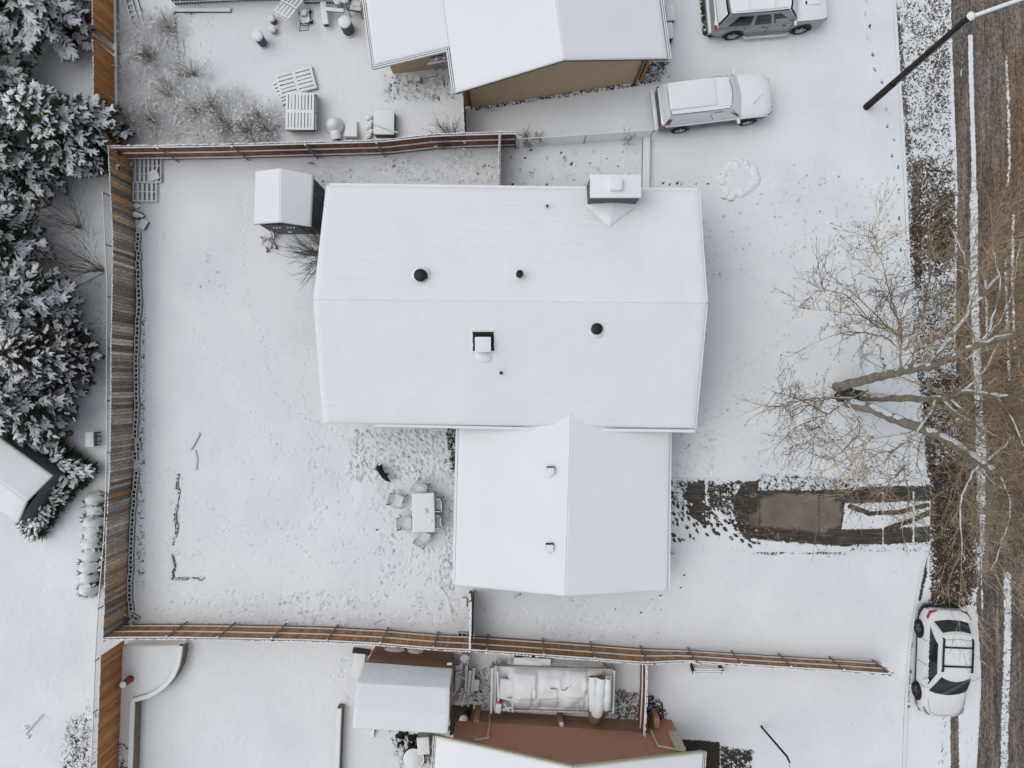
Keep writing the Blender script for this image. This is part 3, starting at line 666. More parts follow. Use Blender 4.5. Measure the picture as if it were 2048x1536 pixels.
# --- the main house with its garage wing
H1 = thing('brick_house' if False else 'house', 'large snow covered house in the middle with a gable roof, dark chimney and garage wing', 'house', P(1024, 700, 0))
def loc(o, parent):   # world coords kept: parent sits at its own location
    o.parent = parent; o.matrix_parent_inverse = Matrix.Translation(parent.location).inverted() if parent.rotation_euler.z == 0 else parent.matrix_basis.inverted(); return o
def bw(mb, name, mats, root, smooth=False, bevel=0, parent=None):
    o = mb.build(name, mats, None, smooth, bevel); return loc(o, root) if parent is None else sub(o, parent)
def sub(o, parent): o.parent = parent; return o      # parent is a part whose world matrix already equals root shift
NW, NE, SW, SE = P(655, 372, 3.1), P(1397, 382, 3.1), P(648, 846, 3.1), P(1390, 856, 3.1); RW, RE = P(629, 600, 4.75), P(1413, 607, 4.75)
mb = MB(); gable_walls(mb, along(SW, SE, .03).xy + Vector((0, .5)), along(SE, SW, .03).xy + Vector((0, .5)), along(NE, NW, .03).xy - Vector((0, .5)), along(NW, NE, .03).xy - Vector((0, .5)), -.1, 3.14)
for t0, t1, zz0, zz1 in ((.03, .5, 0, 0),):
    pass
hw = bw(mb, 'wall', MT['siding'], H1)
for a, b in (((-7.02, 4.9), (-7.02, 6.1)), ((-7.06, .6), (-7.06, 1.8)), ((-5.4, -1.05), (-3.4, -1.07)), ((7.0, 3.4), (7.0, 5.2)), ((7.0, .2), (7.0, 1.4))):
    a = Vector((*a, 1.6)); b = Vector((*b, 1.6)); m = MB(); m.bar(a, b, .12, 1.2); fr = bw(m, 'window', MT['white_trim'], H1)
    m = MB(); m.bar(along(a, b, .06), along(b, a, .06), .14, 1.05); sub(m.build('pane', MT['glass']), fr)
mb = MB(); slab(mb, [SW, SE, RE, RW], .16); slab(mb, [RW, RE, NE, NW], .16); hroof = bw(mb, 'roof', [MT['shingle']], H1)
sub(snow_slab('snow', [RW, RE, NE, NW], .085, MT['snow_roof'], None, 120, 50, 3, sides='BLR'), hroof)
sub(snow_slab('snow', [SW, SE, RE, RW], .085, MT['snow_roof'], None, 120, 50, 4, sides='FLR'), hroof)
mb = MB(); mb.bar(NW + Vector((.05, .06, -.07)), NE + Vector((-.05, .06, -.07)), .12, .11); bw(mb, 'gutter', MT['white_trim'], H1)
mb = MB(); mb.bar(P(748, 850, 3.0), P(1090, 858, 3.0), .11, .1); bw(mb, 'gutter', MT['white_trim'], H1)
mb = MB(); mb.bar(P(1170, 859, 3.0), P(1390, 862, 3.0), .11, .1); bw(mb, 'gutter', MT['white_trim'], H1)
mb = MB(); mb.bar(SW + Vector((-.015, 0, -.05)), RW + Vector((-.015, 0, -.05)), .05, .2); mb.bar(RW + Vector((-.015, 0, -.05)), NW + Vector((-.015, 0, -.05)), .05, .2)
bw(mb, 'bargeboard', MT['white_trim'], H1); mb = MB(); mb.bar(SE + Vector((.015, 0, -.05)), RE + Vector((.015, 0, -.05)), .05, .2); mb.bar(RE + Vector((.015, 0, -.05)), NE + Vector((.015, 0, -.05)), .05, .2); bw(mb, 'bargeboard', MT['white_trim'], H1)
# wing
wNW, wSW, wSE, wNE = P(918, 838, 2.3), P(910, 1170, 2.3), P(1335, 1180, 2.3), P(1340, 846, 2.3); wRS, wRN = P(1130, 1192, 3.28), P(1143, 800, 3.28)
mb = MB(); i_ = Vector((.35, 0, 0))
gable_walls(mb, (wSW + i_).xy + Vector((0, .3)), (wSE - i_).xy + Vector((0, .3)), (wNE - i_).xy, (wNW + i_).xy, -.1, 2.36, wRS.xy + Vector((0, .3)), wRN.xy, 3.2)
bw(mb, 'wing_wall', MT['siding'], H1)
mb = MB(); slab(mb, [wSW, wRS, wRN, wNW], .14); slab(mb, [wRS, wSE, wNE, wRN], .14); wroof = bw(mb, 'wing_roof', [MT['shingle']], H1)
sub(snow_slab('snow', [wSW, wRS, wRN, wNW], .08, MT['snow_roof_y'], None, 50, 60, 14, sides='FBL'), wroof)
sub(snow_slab('snow', [wRS, wSE, wNE, wRN], .08, MT['snow_roof_y'], None, 50, 60, 15, sides='FBR'), wroof)
mb = MB(); mb.bar(wSW + Vector((-.06, .05, -.08)), P(917, 856, 2.22) + Vector((-.06, 0, 0)), .1, .1); bw(mb, 'gutter', MT['white_trim'], H1); mb = MB(); mb.bar(wSW + Vector((-.03, .05, -.02)), P(917, 856, 2.28) + Vector((-.03, 0, 0)), .03, .02); bw(mb, 'gutter_gap', MT['black_snow'], H1)
mb = MB(); mb.bar(wSE + Vector((.05, .05, -.06)), P(1338, 858, 2.24) + Vector((.05, 0, 0)), .1, .1); bw(mb, 'gutter', MT['white_trim'], H1)
mb = MB(); c_ = P(1337, 1040, 1.1); mb.box((6.35, -5.2, 1.1), (.06, 3.6, 2.1)); bw(mb, 'garage_door', MT['white_trim'], H1)
# chimney chase: a child of the roof
c4 = [P(1181, 352, 4.5), P(1181, 395, 4.5), P(1280, 395, 4.5), P(1280, 352, 4.5)]
mb = MB(); mb.hexa([Vector((p.x, p.y, 0)) for p in (c4[1], c4[2], c4[3], c4[0])], [c4[1], c4[2], c4[3], c4[0]]); ch = mb.build('chimney', MT['siding']); sub(ch, hroof)
mb = MB(); e = .03; x0, x1, y0, y1 = c4[0].x - e, c4[2].x + e, c4[1].y - e, c4[0].y + e
mb.box(((x0 + x1) / 2, (y0 + y1) / 2, 4.56), (x1 - x0, y1 - y0, .14), bev=.035)
p = P(1232, 369, 4.75); mb.box((p.x, p.y, 4.74), (.46, .46, .24), bev=.06); sub(mb.build('chimney_snow', MT['snow'], smooth=True), hroof)
mb = MB(); mb.box((p.x, p.y, 4.66), (.38, .38, .12)); sub(mb.build('chimney_cap', MT['dark_trim']), hroof)
# drift / cricket behind the chimney
def roof_z(y): return 3.1 + (NW.y - .02 - y) * (4.75 - 3.1) / (NW.y - RW.y) + .085
a, b, c = Vector((c4[1].x - .1, c4[1].y, 0)), Vector((c4[2].x + .1, c4[1].y, 0)), Vector((P(1219, 452, 3.9).x, P(1219, 452, 3.9).y, 0))
m_ = (a + b) / 2; NV = 22; vs = []; fs = []
for i in range(NV + 1):
    t = i / NV; l = a.lerp(c, t); r = b.lerp(c, t); hh = .26 * (1 - t) ** .9
    for j in range(13):
        s_ = j / 12; q = l.lerp(r, s_); vs.append((q.x, q.y, roof_z(q.y) - .012 + hh * (1 - abs(2 * s_ - 1)) ** .85 + .02 * (1 - t) * math.sin(s_ * 3.14)))
for i in range(NV):
    for j in range(12): k = i * 13 + j; fs.append((k, k + 1, k + 14, k + 13))
mb = MB(); mb.add(vs, fs); sub(mb.build('snow_drift', MT['snow'], smooth='all'), hroof)
# roof penetrations
def onroof(px, py):
    """point on the snow of the main roof seen at this pixel"""
    z = 4.0
    for _ in range(12):
        q = P(px, py, z); z = min(roof_z(q.y), 3.1 + (q.y - SW.y) * 1.65 / (RW.y - SW.y) + .085) if True else z
    q = P(px, py, z); return q
def vent(px, py, r, h, lean=(0, 0), name='roof_vent', hood=True, ring=True):
    q = onroof(px, py); g = MB(); g.lathe([(r, -.1), (r, h * .6), (r * 1.12, h * .62), (r * 1.12, h), (r * .75, h + .04), (r * .4, h + .05)], q, 20); o = sub(g.build(name, MT['black'], smooth=True), hroof)
    if ring:
        g = MB(); rg = [(r * 1.1, -.04), (r * 1.14, .035), (r * 1.28, .05), (r * 1.5, .02), (r * 1.75, -.03)]
        g.lathe(rg, q, 24, False, False); sub(g.build('snow_rim', MT['snow'], smooth='all'), hroof)
vent(842, 552, .21, .26); vent(1193, 658, .19, .16); vent(1039, 550, .115, .42); vent(1002, 746, .055, .16, ring=False); vent(1094, 413, .04, .18, ring=False)
g = MB(); q = onroof(850, 552); g.box((q.x, q.y, q.z + .02), (.2, .22, .16), bev=.03); sub(g.build('vent_collar', MT['black'], smooth=True), hroof)
# swamp-cooler style box vent in its melted frame
q = onroof(967, 682); tl = math.atan(1.65 / 4.69); rot = Matrix.Rotation(tl, 3, 'X')
g = MB(); g.box((q.x, q.y + .0, q.z - .02), (.80, .74, .10), rx=tl); sub(g.build('melted_shingles', MT['black']), hroof)
g = MB(); g.box((q.x - .01, q.y - .12, q.z + .14), (.56, .56, .26), rx=tl * .4, bev=.03); vb = sub(g.build('box_vent', MT['dark_trim']), hroof)
g = MB(); g.box((q.x - .01, q.y - .15, q.z + .27), (.60, .58, .07), rx=tl * .6, bev=.03); g.mound((q.x, q.y - .50, q.z - .20), .36, .30, .14, n=18, seed=4); sub(g.build('snow_cap', MT['snow'], smooth=True), hroof)
g = MB(); rr = random.Random(2)
for t in range(26):
    for sx in (-1, 1): g.box((q.x + sx * (.43 + rr.uniform(-.02, .02)), q.y + .36 - t * .03, q.z + .0 + (.36 - t * .03) * .35), (.06, .05, .09), rz=rr.uniform(0, 3), bev=.015)
    g.box((q.x - .4 + t * .032, q.y + .41 + rr.uniform(-.015, .015), q.z + .14), (.05, .07, .09), rz=rr.uniform(0, 3), bev=.015)
sub(g.build('melt_rim', MT['snow'], smooth=True), hroof)
# wing box vents
for px, py in ((1101, 939), (1099, 1092)):
    u = P(px, py, 3.25); z = 2.3 + (u.x - wSW.x) / (wRS.x - wSW.x) * .98 + .08
    u = P(px, py, z); g = MB(); g.box((u.x, u.y, z + .06), (.30, .26, .16), bev=.02); v_ = sub(g.build('roof_vent', MT['black']), wroof)
    g = MB(); g.box((u.x, u.y - .05, z + .15), (.29, .27, .07), bev=.03); g.mound((u.x, u.y - .1, z - .03), .22, .26, .12, seed=5); sub(g.build('snow_cap', MT['snow'], smooth=True), wroof)
# --- garden shed
S1 = thing('garden_shed', 'small dark grey shed with a white roof at the corner of the big house', 'shed', P(590, 420, 0))
sNW, sNE, sSE, sSW = P(512, 343, 1.9), P(628, 350, 1.9), P(623, 454, 1.9), P(508, 449, 1.9); sRN, sRS = P(561, 337, 2.42), P(561, 445, 2.42)
mb = MB(); gable_walls(mb, sSW.xy + Vector((.07, .09)), sSE.xy + Vector((-.07, .09)), sNE.xy + Vector((-.07, -.07)), sNW.xy + Vector((.07, -.07)), -.05, 1.9, sRS.xy + Vector((0, .09)), sRN.xy + Vector((0, -.07)), 2.38)
bw(mb, 'wall', MT['siding'], S1)
mb = MB()
for i in range(1, 8):   # vertical siding grooves as battens
    t = i / 8; a = lerp(sSE, sNE, t); mb.box((a.x - .065, a.y, .95), (.012, .02, 1.85))
    a = lerp(sSW, sSE, t); mb.box((a.x, a.y + .085, .95), (.02, .012, 1.85))
bw(mb, 'batten', M('batten', (.06, .062, .068)), S1)
mb = MB(); slab(mb, [sSW, sRS, sRN, sNW], .07); slab(mb, [sRS, sSE, sNE, sRN], .07); sr = bw(mb, 'roof', MT['dark_trim'], S1)
sub(snow_slab('snow', [sSW, sRS, sRN, sNW], .085, MT['snow'], None, 26, 40, 21, amp=.008, sides='FBL'), sr); sub(snow_slab('snow', [sRS, sSE, sNE, sRN], .085, MT['snow'], None, 26, 40, 22, amp=.008, sides='FBR'), sr)
c = lerp(sSW, sSE, .46); mb = MB(); mb.box((c.x - .02, c.y + .065, .9), (1.35, .05, 1.75)); dr = bw(mb, 'door', M('shed_door', (.12, .12, .125), .7), S1)
mb = MB()
for i in range(3):
    for sx in (-.42, .16): mb.box((c.x + sx + i * .13, c.y + .015, 1.45), (.075, .06, .06), bev=.02)
sub(mb.build('snow_ledge', MT['snow'], smooth=True), dr)
mb = MB(); mb.tube([(c.x - .0, c.y + .03, .85), (c.x - .0, c.y - .04, .87), (c.x + .18, c.y - .04, .87), (c.x + .18, c.y + .03, .85)], .03, 8); sub(mb.build('handle', MT['offwhite'], smooth=True), dr)
# --- north house
N1 = thing('house', 'tan stucco house with an L shaped snowy roof and white gutters, behind the pickup truck', 'house', P(1100, 100, 0))
dN = Vector((-.135, .9908, 0)); LN = 9.5
dN = Vector((-.135, .9908, 0)); nA, nB, nC = P(912, 187, 2.7), P(897, 95, 2.7), P(750, 131, 2.32); nR, nE = P(1128, 121, 4.1), P(1335, 118, 2.6); nB = nA + dN * ((nB - nA).dot(dN))
b0 = P(944, 216, 0); b1 = P(1274, 164, 0); rr_ = along(b0, b1, .44)
mb = MB(); gable_walls(mb, b0.xy, b1.xy, (b1 + dN * LN).xy, (b0 + dN * LN).xy, -.05, 2.62, (nR.xy - Vector((.02, -.38))), (nR + dN * LN).xy, 4.0)
w0, w1 = P(786, 148, 0), P(935, 131, 0); gable_walls(mb, w0.xy, w1.xy, (w1 + dN * 8).xy, (w0 + dN * 8).xy, -.05, 2.35); bw(mb, 'wall', MT['tan'], N1)
mb = MB(); slab(mb, [nA, nR, nR + dN * LN, nA + dN * LN], .12); slab(mb, [nR, nE, nE + dN * LN, nR + dN * LN], .12); slab(mb, [nC, nB, nB + dN * 8, nC + dN * 8], .12); nr = bw(mb, 'roof', MT['dark_trim'], N1)
sub(snow_slab('snow', [nA, nR, nR + dN * LN, nA + dN * LN], .09, MT['snow_roof_y'], None, 40, 60, 31, sides='FB'), nr)
sub(snow_slab('snow', [nR, nE, nE + dN * LN, nR + dN * LN], .09, MT['snow_roof_y'], None, 40, 60, 32, sides='FBR'), nr)
sub(snow_slab('snow', [nC, nB, nB + dN * 8, nC + dN * 8], .09, MT['snow_roof_y'], None, 40, 60, 33, sides='FBL'), nr)
def gutter(pts, root, mat='white_trim', w=.12):
    for a, b in zip(pts[:-1], pts[1:]):
        m = MB(); m.bar(a + Vector((0, 0, -.04)), b + Vector((0, 0, -.04)), w, .12); o = bw(m, 'gutter', MT[mat], root)
        m = MB(); m.bar(a + Vector((0, 0, .026)), b + Vector((0, 0, .026)), w * .16, .02); sub(m.build('gutter_gap', MT['black']), o)
oW = Vector((-.10, 0, 0)); oS = Vector((0, -.09, 0))
gutter([nC + oW + dN * 8, nC + oW + oS, nB + oW + oS], N1); gutter([nB + oW, nA + oW], N1); gutter([nE - oW + dN * 6, nE - oW], N1)
m = MB(); m.tube([P(1262, 172, .3), b1 + Vector((-.12, -.08, .1)), b1 + Vector((-.12, -.08, 2.4)), nE + Vector((-.7, .12, -.15))], .045, 8); bw(m, 'downpipe', MT['dark_trim'], N1, smooth=True)
m = MB(); m.box(b0 + Vector((-.19, .1, .85)), (.3, .08, 1.7), rz=R(8.8)); bw(m, 'cedar_trim', MT['orange_wood'], N1); m = MB(); m.box(b1 + Vector((.12, .2, 1.1)), (.1, .4, 2.2), rz=R(8.8)); bw(m, 'cedar_trim', MT['orange_wood'], N1)
m = MB(); m.tube([b0 + Vector((-.02, -.08, .1)), b0 + Vector((-.02, -.08, 2.4)), nA + Vector((.4, .3, -.2))], .04, 8); bw(m, 'downpipe', MT['dark_trim'], N1, smooth=True)
m = MB()
for (px, py, z, w, h) in ((868, 138, .9, .35, .5), (880, 134, 1.2, .3, .45), (893, 132, 1.6, .22, .6)): p = P(px, py, z); m.box((p.x, p.y + .25, z), (w, .2, h), rz=R(7))
m.tube([P(855, 128, 1.9), P(897, 120, 1.9)], .04); m.tube([P(872, 140, .2), P(872, 118, 2.2)], .05); m.tube([P(886, 138, .2), P(888, 116, 2.2)], .04); bw(m, 'utility_meter', MT['metal'], N1)
# --- south house
S2 = thing('house', 'terracotta stucco house with a white gable roof at the bottom edge', 'house', P(1130, 1480, 0))
dS = Vector((-.062, -.998, 0)); LS = 9
tA, tB, tR = P(873, 1473, 2.9), P(1405, 1505, 2.9), P(1146, 1535, 4.72)
lo0, lo1, lo2 = P(943, 1419, 0), P(1290, 1441, 0), P(1352, 1446, 0)
q0 = P(943, 1420, 0); mb = MB(); ux = (lo1 - lo0).normalized()
def wp(x): # point on wall line at world x
    t = (x - lo0.x) / ux.x; return Vector((x, lo0.y + ux.y * t, 0))
mb = MB(); a, b = wp(-1.78), wp(5.95); mb.hexa([a + dS * 3, b + dS * 3, b, a], [v + Vector((0, 0, 1.3)) for v in (a + dS * 3, b + dS * 3, b, a)]); bw(mb, 'lower_wall', MT['terra_dark'], S2)
mb = MB(); f_ = -dS * .1; a, b = wp(-2.36) + f_, wp(7.0) + f_; rm = tR.xy + Vector((0, .35))
V3 = lambda p, z: Vector((p[0], p[1], z)); rf = wp(tR.x) + f_
vs = [V3(a, 1.3), V3(b, 1.3), V3(b, 2.95), V3(rf, 4.6), V3(a, 2.95)]; vs += [v + dS * LS for v in vs]
mb.add(vs, [(0, 1, 2, 3, 4), (9, 8, 7, 6, 5), (0, 5, 6, 1), (1, 6, 7, 2), (4, 9, 5, 0)]); c, d = wp(5.95) + f_, wp(7.0) + f_
mb.hexa([c + dS * LS, d + dS * LS, d, c], [v + Vector((0, 0, 1.298)) for v in (c + dS * LS, d + dS * LS, d, c)]); bw(mb, 'upper_wall', MT['terra'], S2)
mb = MB(); slab(mb, [tA, tR, tR + dS * LS, tA + dS * LS][::-1], .1); slab(mb, [tR, tB, tB + dS * LS, tR + dS * LS][::-1], .1); sr2 = bw(mb, 'roof', MT['cream'], S2)
sub(snow_slab('snow', [tA + dS * LS, tR + dS * LS, tR, tA], .09, MT['snow_roof_y'], None, 50, 50, 41, sides='FBL'), sr2); sub(snow_slab('snow', [tR + dS * LS, tB + dS * LS, tB, tR], .09, MT['snow_roof_y'], None, 50, 50, 42, sides='FBL'), sr2)
mb = MB(); o_ = Vector((0, .03, -.02)); mb.bar(tA + o_, tR + o_, .05, .14); mb.bar(tR + o_, tB + o_, .05, .14); bw(mb, 'bargeboard', MT['cream'], S2)
gutter([tA + Vector((-.08, .02, 0)), tA + Vector((-.08, 0, 0)) + dS * 3], S2, 'cream'); gutter([tB + Vector((.1, .02, 0)), tB + Vector((.1, 0, 0)) + dS * 3], S2, 'cream')
def pipe(pts, name='downpipe', mat='cream', r=.05): m = MB(); m.tube(pts, r, 6); return bw(m, name, MT[mat], S2, smooth=True)
n_ = -dS * .16; n2 = -dS * .07
pipe([wp(-.95) + n2 + Vector((0, 0, .0)), wp(-.95) + n2 + Vector((0, 0, 1.28)), wp(-.95) + n_ + Vector((0, 0, 1.4)), wp(-.98) + n_ + Vector((0, 0, 2.75)), wp(-1.5) + n_ + Vector((0, 0, 2.95))])
pipe([wp(5.6) + n2 + Vector((0, 0, .1)), wp(5.62) + n2 + Vector((0, 0, 1.2))], r=.05)
pipe([wp(5.85) + n_ + Vector((0, 0, 1.2)), wp(5.9) + n_ + Vector((0, 0, 2.5)), wp(6.9) + n_ + Vector((0, 0, 2.8))])
m = MB()
for i in range(4): p = wp(6.78) + f_ * 1.2 + Vector((0, .03, 1.38 + i * .38)); m.box(p, (.42, .1, .33), rz=R(-3.6), bev=.02)
bw(m, 'corner_block', MT['cream'], S2, smooth=True)
p = wp(2.2); m = MB(); m.box(p + Vector((-.12, .1, .55)), (.22, .2, 1.1)); bw(m, 'vent_box', MT['terra'], S2); m = MB(); m.box(p + Vector((-.10, .12, 1.13)), (.16, .22, .08), bev=.03); bw(m, 'vent_snow', MT['snow'], S2, smooth=True)
p = wp(-1.5); m = MB(); m.box(p + Vector((0, .12, .7)), (.24, .2, 1.4)); bw(m, 'vent_box', MT['terra'], S2)
m = MB(); p = wp(6.1) + Vector((.02, .25, 0)); m.box(p + Vector((.05, .12, .5)), (.26, .5, 1.0), bev=.1); bw(m, 'buttress', MT['terra'], S2, smooth=True)
# --- barn shaped shed
B1 = thing('storage_shed', 'barn shaped shed with a brown wall and white gambrel roof, south of the fence', 'shed', P(810, 1390, 0))
k = [(P(728, 1324, 1.9), P(905, 1337, 1.9)), (P(715, 1363, 3.05), P(900, 1374, 3.05)), (P(709, 1415, 3.62), P(899, 1426, 3.62)), (P(706, 1455, 3.05), P(896, 1466, 3.05))]
k.append((k[3][0] + Vector((0, -.3, -1.15)), k[3][1] + Vector((0, -.3, -1.15))))
mb = MB(); L = [q[0] + Vector((.1, 0, 0)) for q in k]; Rr = [q[1] - Vector((.1, 0, 0)) for q in k]; L[0].y -= .05; Rr[0].y -= .05
Lb = [Vector((L[0].x, L[0].y, -.05))] + L + [Vector((L[-1].x, L[-1].y, -.05))]; Rb = [Vector((Rr[0].x, Rr[0].y, -.05))] + Rr + [Vector((Rr[-1].x, Rr[-1].y, -.05))]
dz = Vector((0, 0, -.06)); Lb = [Lb[0]] + [v + dz for v in Lb[1:-1]] + [Lb[-1]]; Rb = [Rb[0]] + [v + dz for v in Rb[1:-1]] + [Rb[-1]]
mb.add(Lb + Rb, [tuple(range(7)), tuple(range(13, 6, -1))] + [(i, i + 1, 8 + i, 7 + i) for i in range(6)]); bw(mb, 'wall', MT['terra_dark'], B1)
mb = MB()
for i in range(4): slab(mb, [k[i][0], k[i][1], k[i + 1][1], k[i + 1][0]][::-1], .05)
br = bw(mb, 'roof', MT['greyboard'], B1)
sub(snow_slab('snow', [k[1][0], k[1][1], k[0][1], k[0][0]], .05, snowmat('snow_streaked', .8, ripple=3.5), None, 40, 24, 51, amp=.02), br)
sub(snow_slab('snow', [k[2][0], k[2][1], k[1][1], k[1][0]], .09, MT['snow_roof'], None, 40, 20, 52, amp=.006, sides='LR'), br); sub(snow_slab('snow', [k[3][0], k[3][1], k[2][1], k[2][0]], .09, MT['snow_roof'], None, 40, 20, 53, amp=.006, sides='FLR'), br)
m = MB(); p = P(899, 1331, 1.65); m.box((p.x, p.y + .06, 1.6), (.2, .1, .12), bev=.02); bw(m, 'wall_light', MT['offwhite'], B1)
for t in (.25, .6): m = MB(); e = k[0][1]; m.box((e.x - .08, e.y - .9 * t * 2 - .1, 1.1), (.05, .7, 1.7)); bw(m, 'door', MT['tan'], B1)
# --- neighbour's outbuilding at the left edge
O1 = thing('outbuilding', 'grey outbuilding with a snowy roof corner ringed by hedges at the left edge', 'shed', P(60, 980, 0))
c0, c1, c2 = P(107, 951, 2.0), P(25, 892, 2.0), P(37, 1046, 2.0); c1 = c0 + (c1 - c0) * 2.2; c2 = c0 + (c2 - c0) * 1.0; c3 = c1 + c2 - c0
up = Vector((0, 0, .5)); mid0 = (c0 + c2) / 2 + up; mid1 = (c1 + c3) / 2 + up
ins = (c3 - c0).normalized() * .12; mb = MB(); gable_walls(mb, (c0 + ins).xy, (c1 + (c2 - c0).normalized() * .08).xy, c3.xy, (c2 + (c1 - c0).normalized() * .08).xy, 0, 1.99); bw(mb, 'wall', MT['siding'], O1)
mb = MB(); slab(mb, [c0, mid0, mid1, c1], .06); slab(mb, [mid0, c2, c3, mid1], .06); orf = bw(mb, 'roof', MT['greyboard'], O1)
sub(snow_slab('snow', [c0, mid0, mid1, c1], .09, MT['snow'], None, 20, 20, 61), orf); sub(snow_slab('snow', [mid0, c2, c3, mid1], .09, MT['snow'], None, 20, 20, 62), orf)
# ------------------------------------------------------------------ fences
def polylen(pts):
    L = [0]
    for a, b in zip(pts[:-1], pts[1:]): L.append(L[-1] + (b - a).length)
    return L
def at_len(pts, L, s):
    for i in range(len(pts) - 1):
        if s <= L[i + 1] or i == len(pts) - 2:
            t = (s - L[i]) / max(L[i + 1] - L[i], 1e-6); return pts[i].lerp(pts[i + 1], t), (pts[i + 1] - pts[i]).normalized()
def fence(name, label, px, z0, h, mat, side=1, posts=(), rails=(.3, 1.0, 1.7), cap=True, gap=.007, bw_=.14, seed=0, hs=None, post_mat='metal_post', tilt=.012, skip=(), railmat='rail', capw=.05):
    rg = random.Random(seed); pts = [P(x, y, z0) for x, y in px]; L = polylen(pts); T = L[-1]
    root = thing(name, label, 'fence', pts[0]); mb = MB(); s = 0; hf = (lambda t: h) if hs is None else hs
    cp = MB()
    while s < T - bw_ * .5:
        p, d = at_len(pts, L, s + bw_ / 2); n = Vector((-d.y, d.x, 0)) * side
        if not any(a < s < b for a, b in skip):
            hh = hf(s / T) + rg.uniform(-.02, .02); lean = rg.uniform(-tilt, tilt) * .5
            a = p + Vector((0, 0, -.05)) ; b = p + Vector((0, 0, hh)) + n * lean + d * rg.uniform(-tilt, tilt) * .3
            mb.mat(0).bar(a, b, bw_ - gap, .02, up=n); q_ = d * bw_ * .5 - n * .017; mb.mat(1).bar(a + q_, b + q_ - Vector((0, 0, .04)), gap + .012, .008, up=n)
            if cap and rg.random() < .86: cp.bar(b - d * bw_ * rg.uniform(.3, .5) + Vector((0, 0, .015)), b + d * bw_ * rg.uniform(.3, .5) + Vector((0, 0, .015 + rg.uniform(0, .02))), capw * rg.uniform(.5, 1), .035 + rg.uniform(0, .02))
        s += bw_
    loc(mb.build('picket_panel', [MT[mat], MT['gap_shade']]), root)
    if cap: loc(cp.build('snow_cap', MT['snow']), root)
    for rz_ in rails:
        rb = MB(); sn = MB(); N = max(2, int(T / .6)); prev = None
        for i in range(N + 1):
            p, d = at_len(pts, L, T * i / N); n = Vector((-d.y, d.x, 0)) * side; q = p + n * .045 + Vector((0, 0, rz_ * hf(i / N) / h))
            if prev is not None:
                rb.bar(prev, q, .05, .085)
                sn.bar(prev + Vector((0, 0, .058)), q + Vector((0, 0, .058)), .052 * rg.uniform(.8, 1.05), .035 + rg.uniform(0, .012))
            prev = q
        ro = loc(rb.build('rail', MT[railmat]), root); sub(sn.build('rail_snow', MT['snow']), ro)
    for (qx, qy) in posts:
        b = P(qx, qy, z0)
        # snap on the path
        best = min(((b - (a_ + (b_ - a_) * max(0, min(1, (b - a_).dot(b_ - a_) / (b_ - a_).length_squared)))).length, a_ + (b_ - a_) * max(0, min(1, (b - a_).dot(b_ - a_) / (b_ - a_).length_squared)), (b_ - a_).normalized(), L[i] / T) for i, (a_, b_) in enumerate(zip(pts[:-1], pts[1:])))
        q = best[1]; n = Vector((-best[2].y, best[2].x, 0)) * side; m = MB(); hh = hf(best[3])
        m.tube([q + n * .10 + Vector((0, 0, -.1)), q + n * .10 + Vector((0, 0, hh + .02))], .033, 8); po = loc(m.build('post', MT[post_mat], smooth=True), root)
        m = MB(); m.mound(q + n * .1 + Vector((0, 0, hh + .02)), .055, .055, .07, n=8, rings=3, seed=seed); sub(m.build('post_snow', MT['snow'], smooth='all'), po)
    return root
t = NT('weathered_cedar'); v = t.co(); sp = t.n('SeparateXYZ', i_Vector=v)
ri = t.n('NewGeometry').outputs['Random Per Island']; low = t.noise(t.co((.9, .9, .25)), .9, 3, .5)
c_ = t.mix(t.rng(ri, 0, 1), (.13, .115, .10), (.72, .66, .57)); c_ = t.mix(t.rng(low, .42, .62, 0, .65), c_, (.17, .15, .13))
og = t.math('MAXIMUM', t.rng(sp.outputs[1], 5.2, 9.5), t.rng(sp.outputs[1], -6.0, -8.5, 0, .6)); c_ = t.mix(t.math('MULTIPLY', og, t.rng(ri, .15, .7)), c_, (.55, .29, .10))
gr = t.noise(t.co((14, 14, 1.3)), 2.5, 4, .65); c_ = t.mul(c_, t.mix(t.rng(gr, .35, .65), (.55, .53, .5), (1.45, 1.4, 1.3))); kn = t.noise(v, 9, 3, .6)
c_ = t.mul(c_, t.mix(t.rng(kn, .6, .72), (1, 1, 1), (.3, .27, .25))); t.put(t.b.inputs['Base Color'], c_); t.put(t.b.inputs['Roughness'], .9); t.bump(gr, .5, .01); MT['weathered'] = t.m
F1 = fence('wooden_fence', 'long weathered grey brown board fence between the back yard and the snowy conifers', [(264, 318), (268, 400), (273, 484), (272, 584), (270, 684), (269.5, 768), (268.5, 860), (267, 943), (264, 985), (259.5, 1068), (257.5, 1152), (256, 1210), (254, 1251)], 0, 1.83, 'weathered', side=1, rails=(), seed=1, tilt=.006, gap=.016, capw=.03)
m = MB(); a = P(264.5, 981, 0); m.box((a.x + .022, a.y, .93), (.02, .15, 1.86)); o = loc(m.build('replacement_board', M('new_cedar_board', (.42, .19, .035), .7, (.36, .15, .03), 5)), F1); o['label'] = 'single fresh orange board'
F2 = fence('wooden_fence', 'reddish brown privacy fence with snowy rails dividing the back yard from the pallet yard', [(262, 320), (355, 319), (450, 317.5), (620, 313), (775, 309), (875, 298), (962, 295), (1033, 293)], 0, 1.83, 'brown_wood', side=-1, posts=[(357, 319), (497, 316), (635, 312), (769, 309), (1031, 293)], seed=2)
F3 = fence('wooden_fence', 'short brown cross fence running from the reddish fence to the big house north wall', [(1000, 292), (999, 340), (999, 392)], 0, 1.8, 'brown_wood', side=1, rails=(1.65,), seed=3, post_mat='rail', posts=[(1000, 292)])
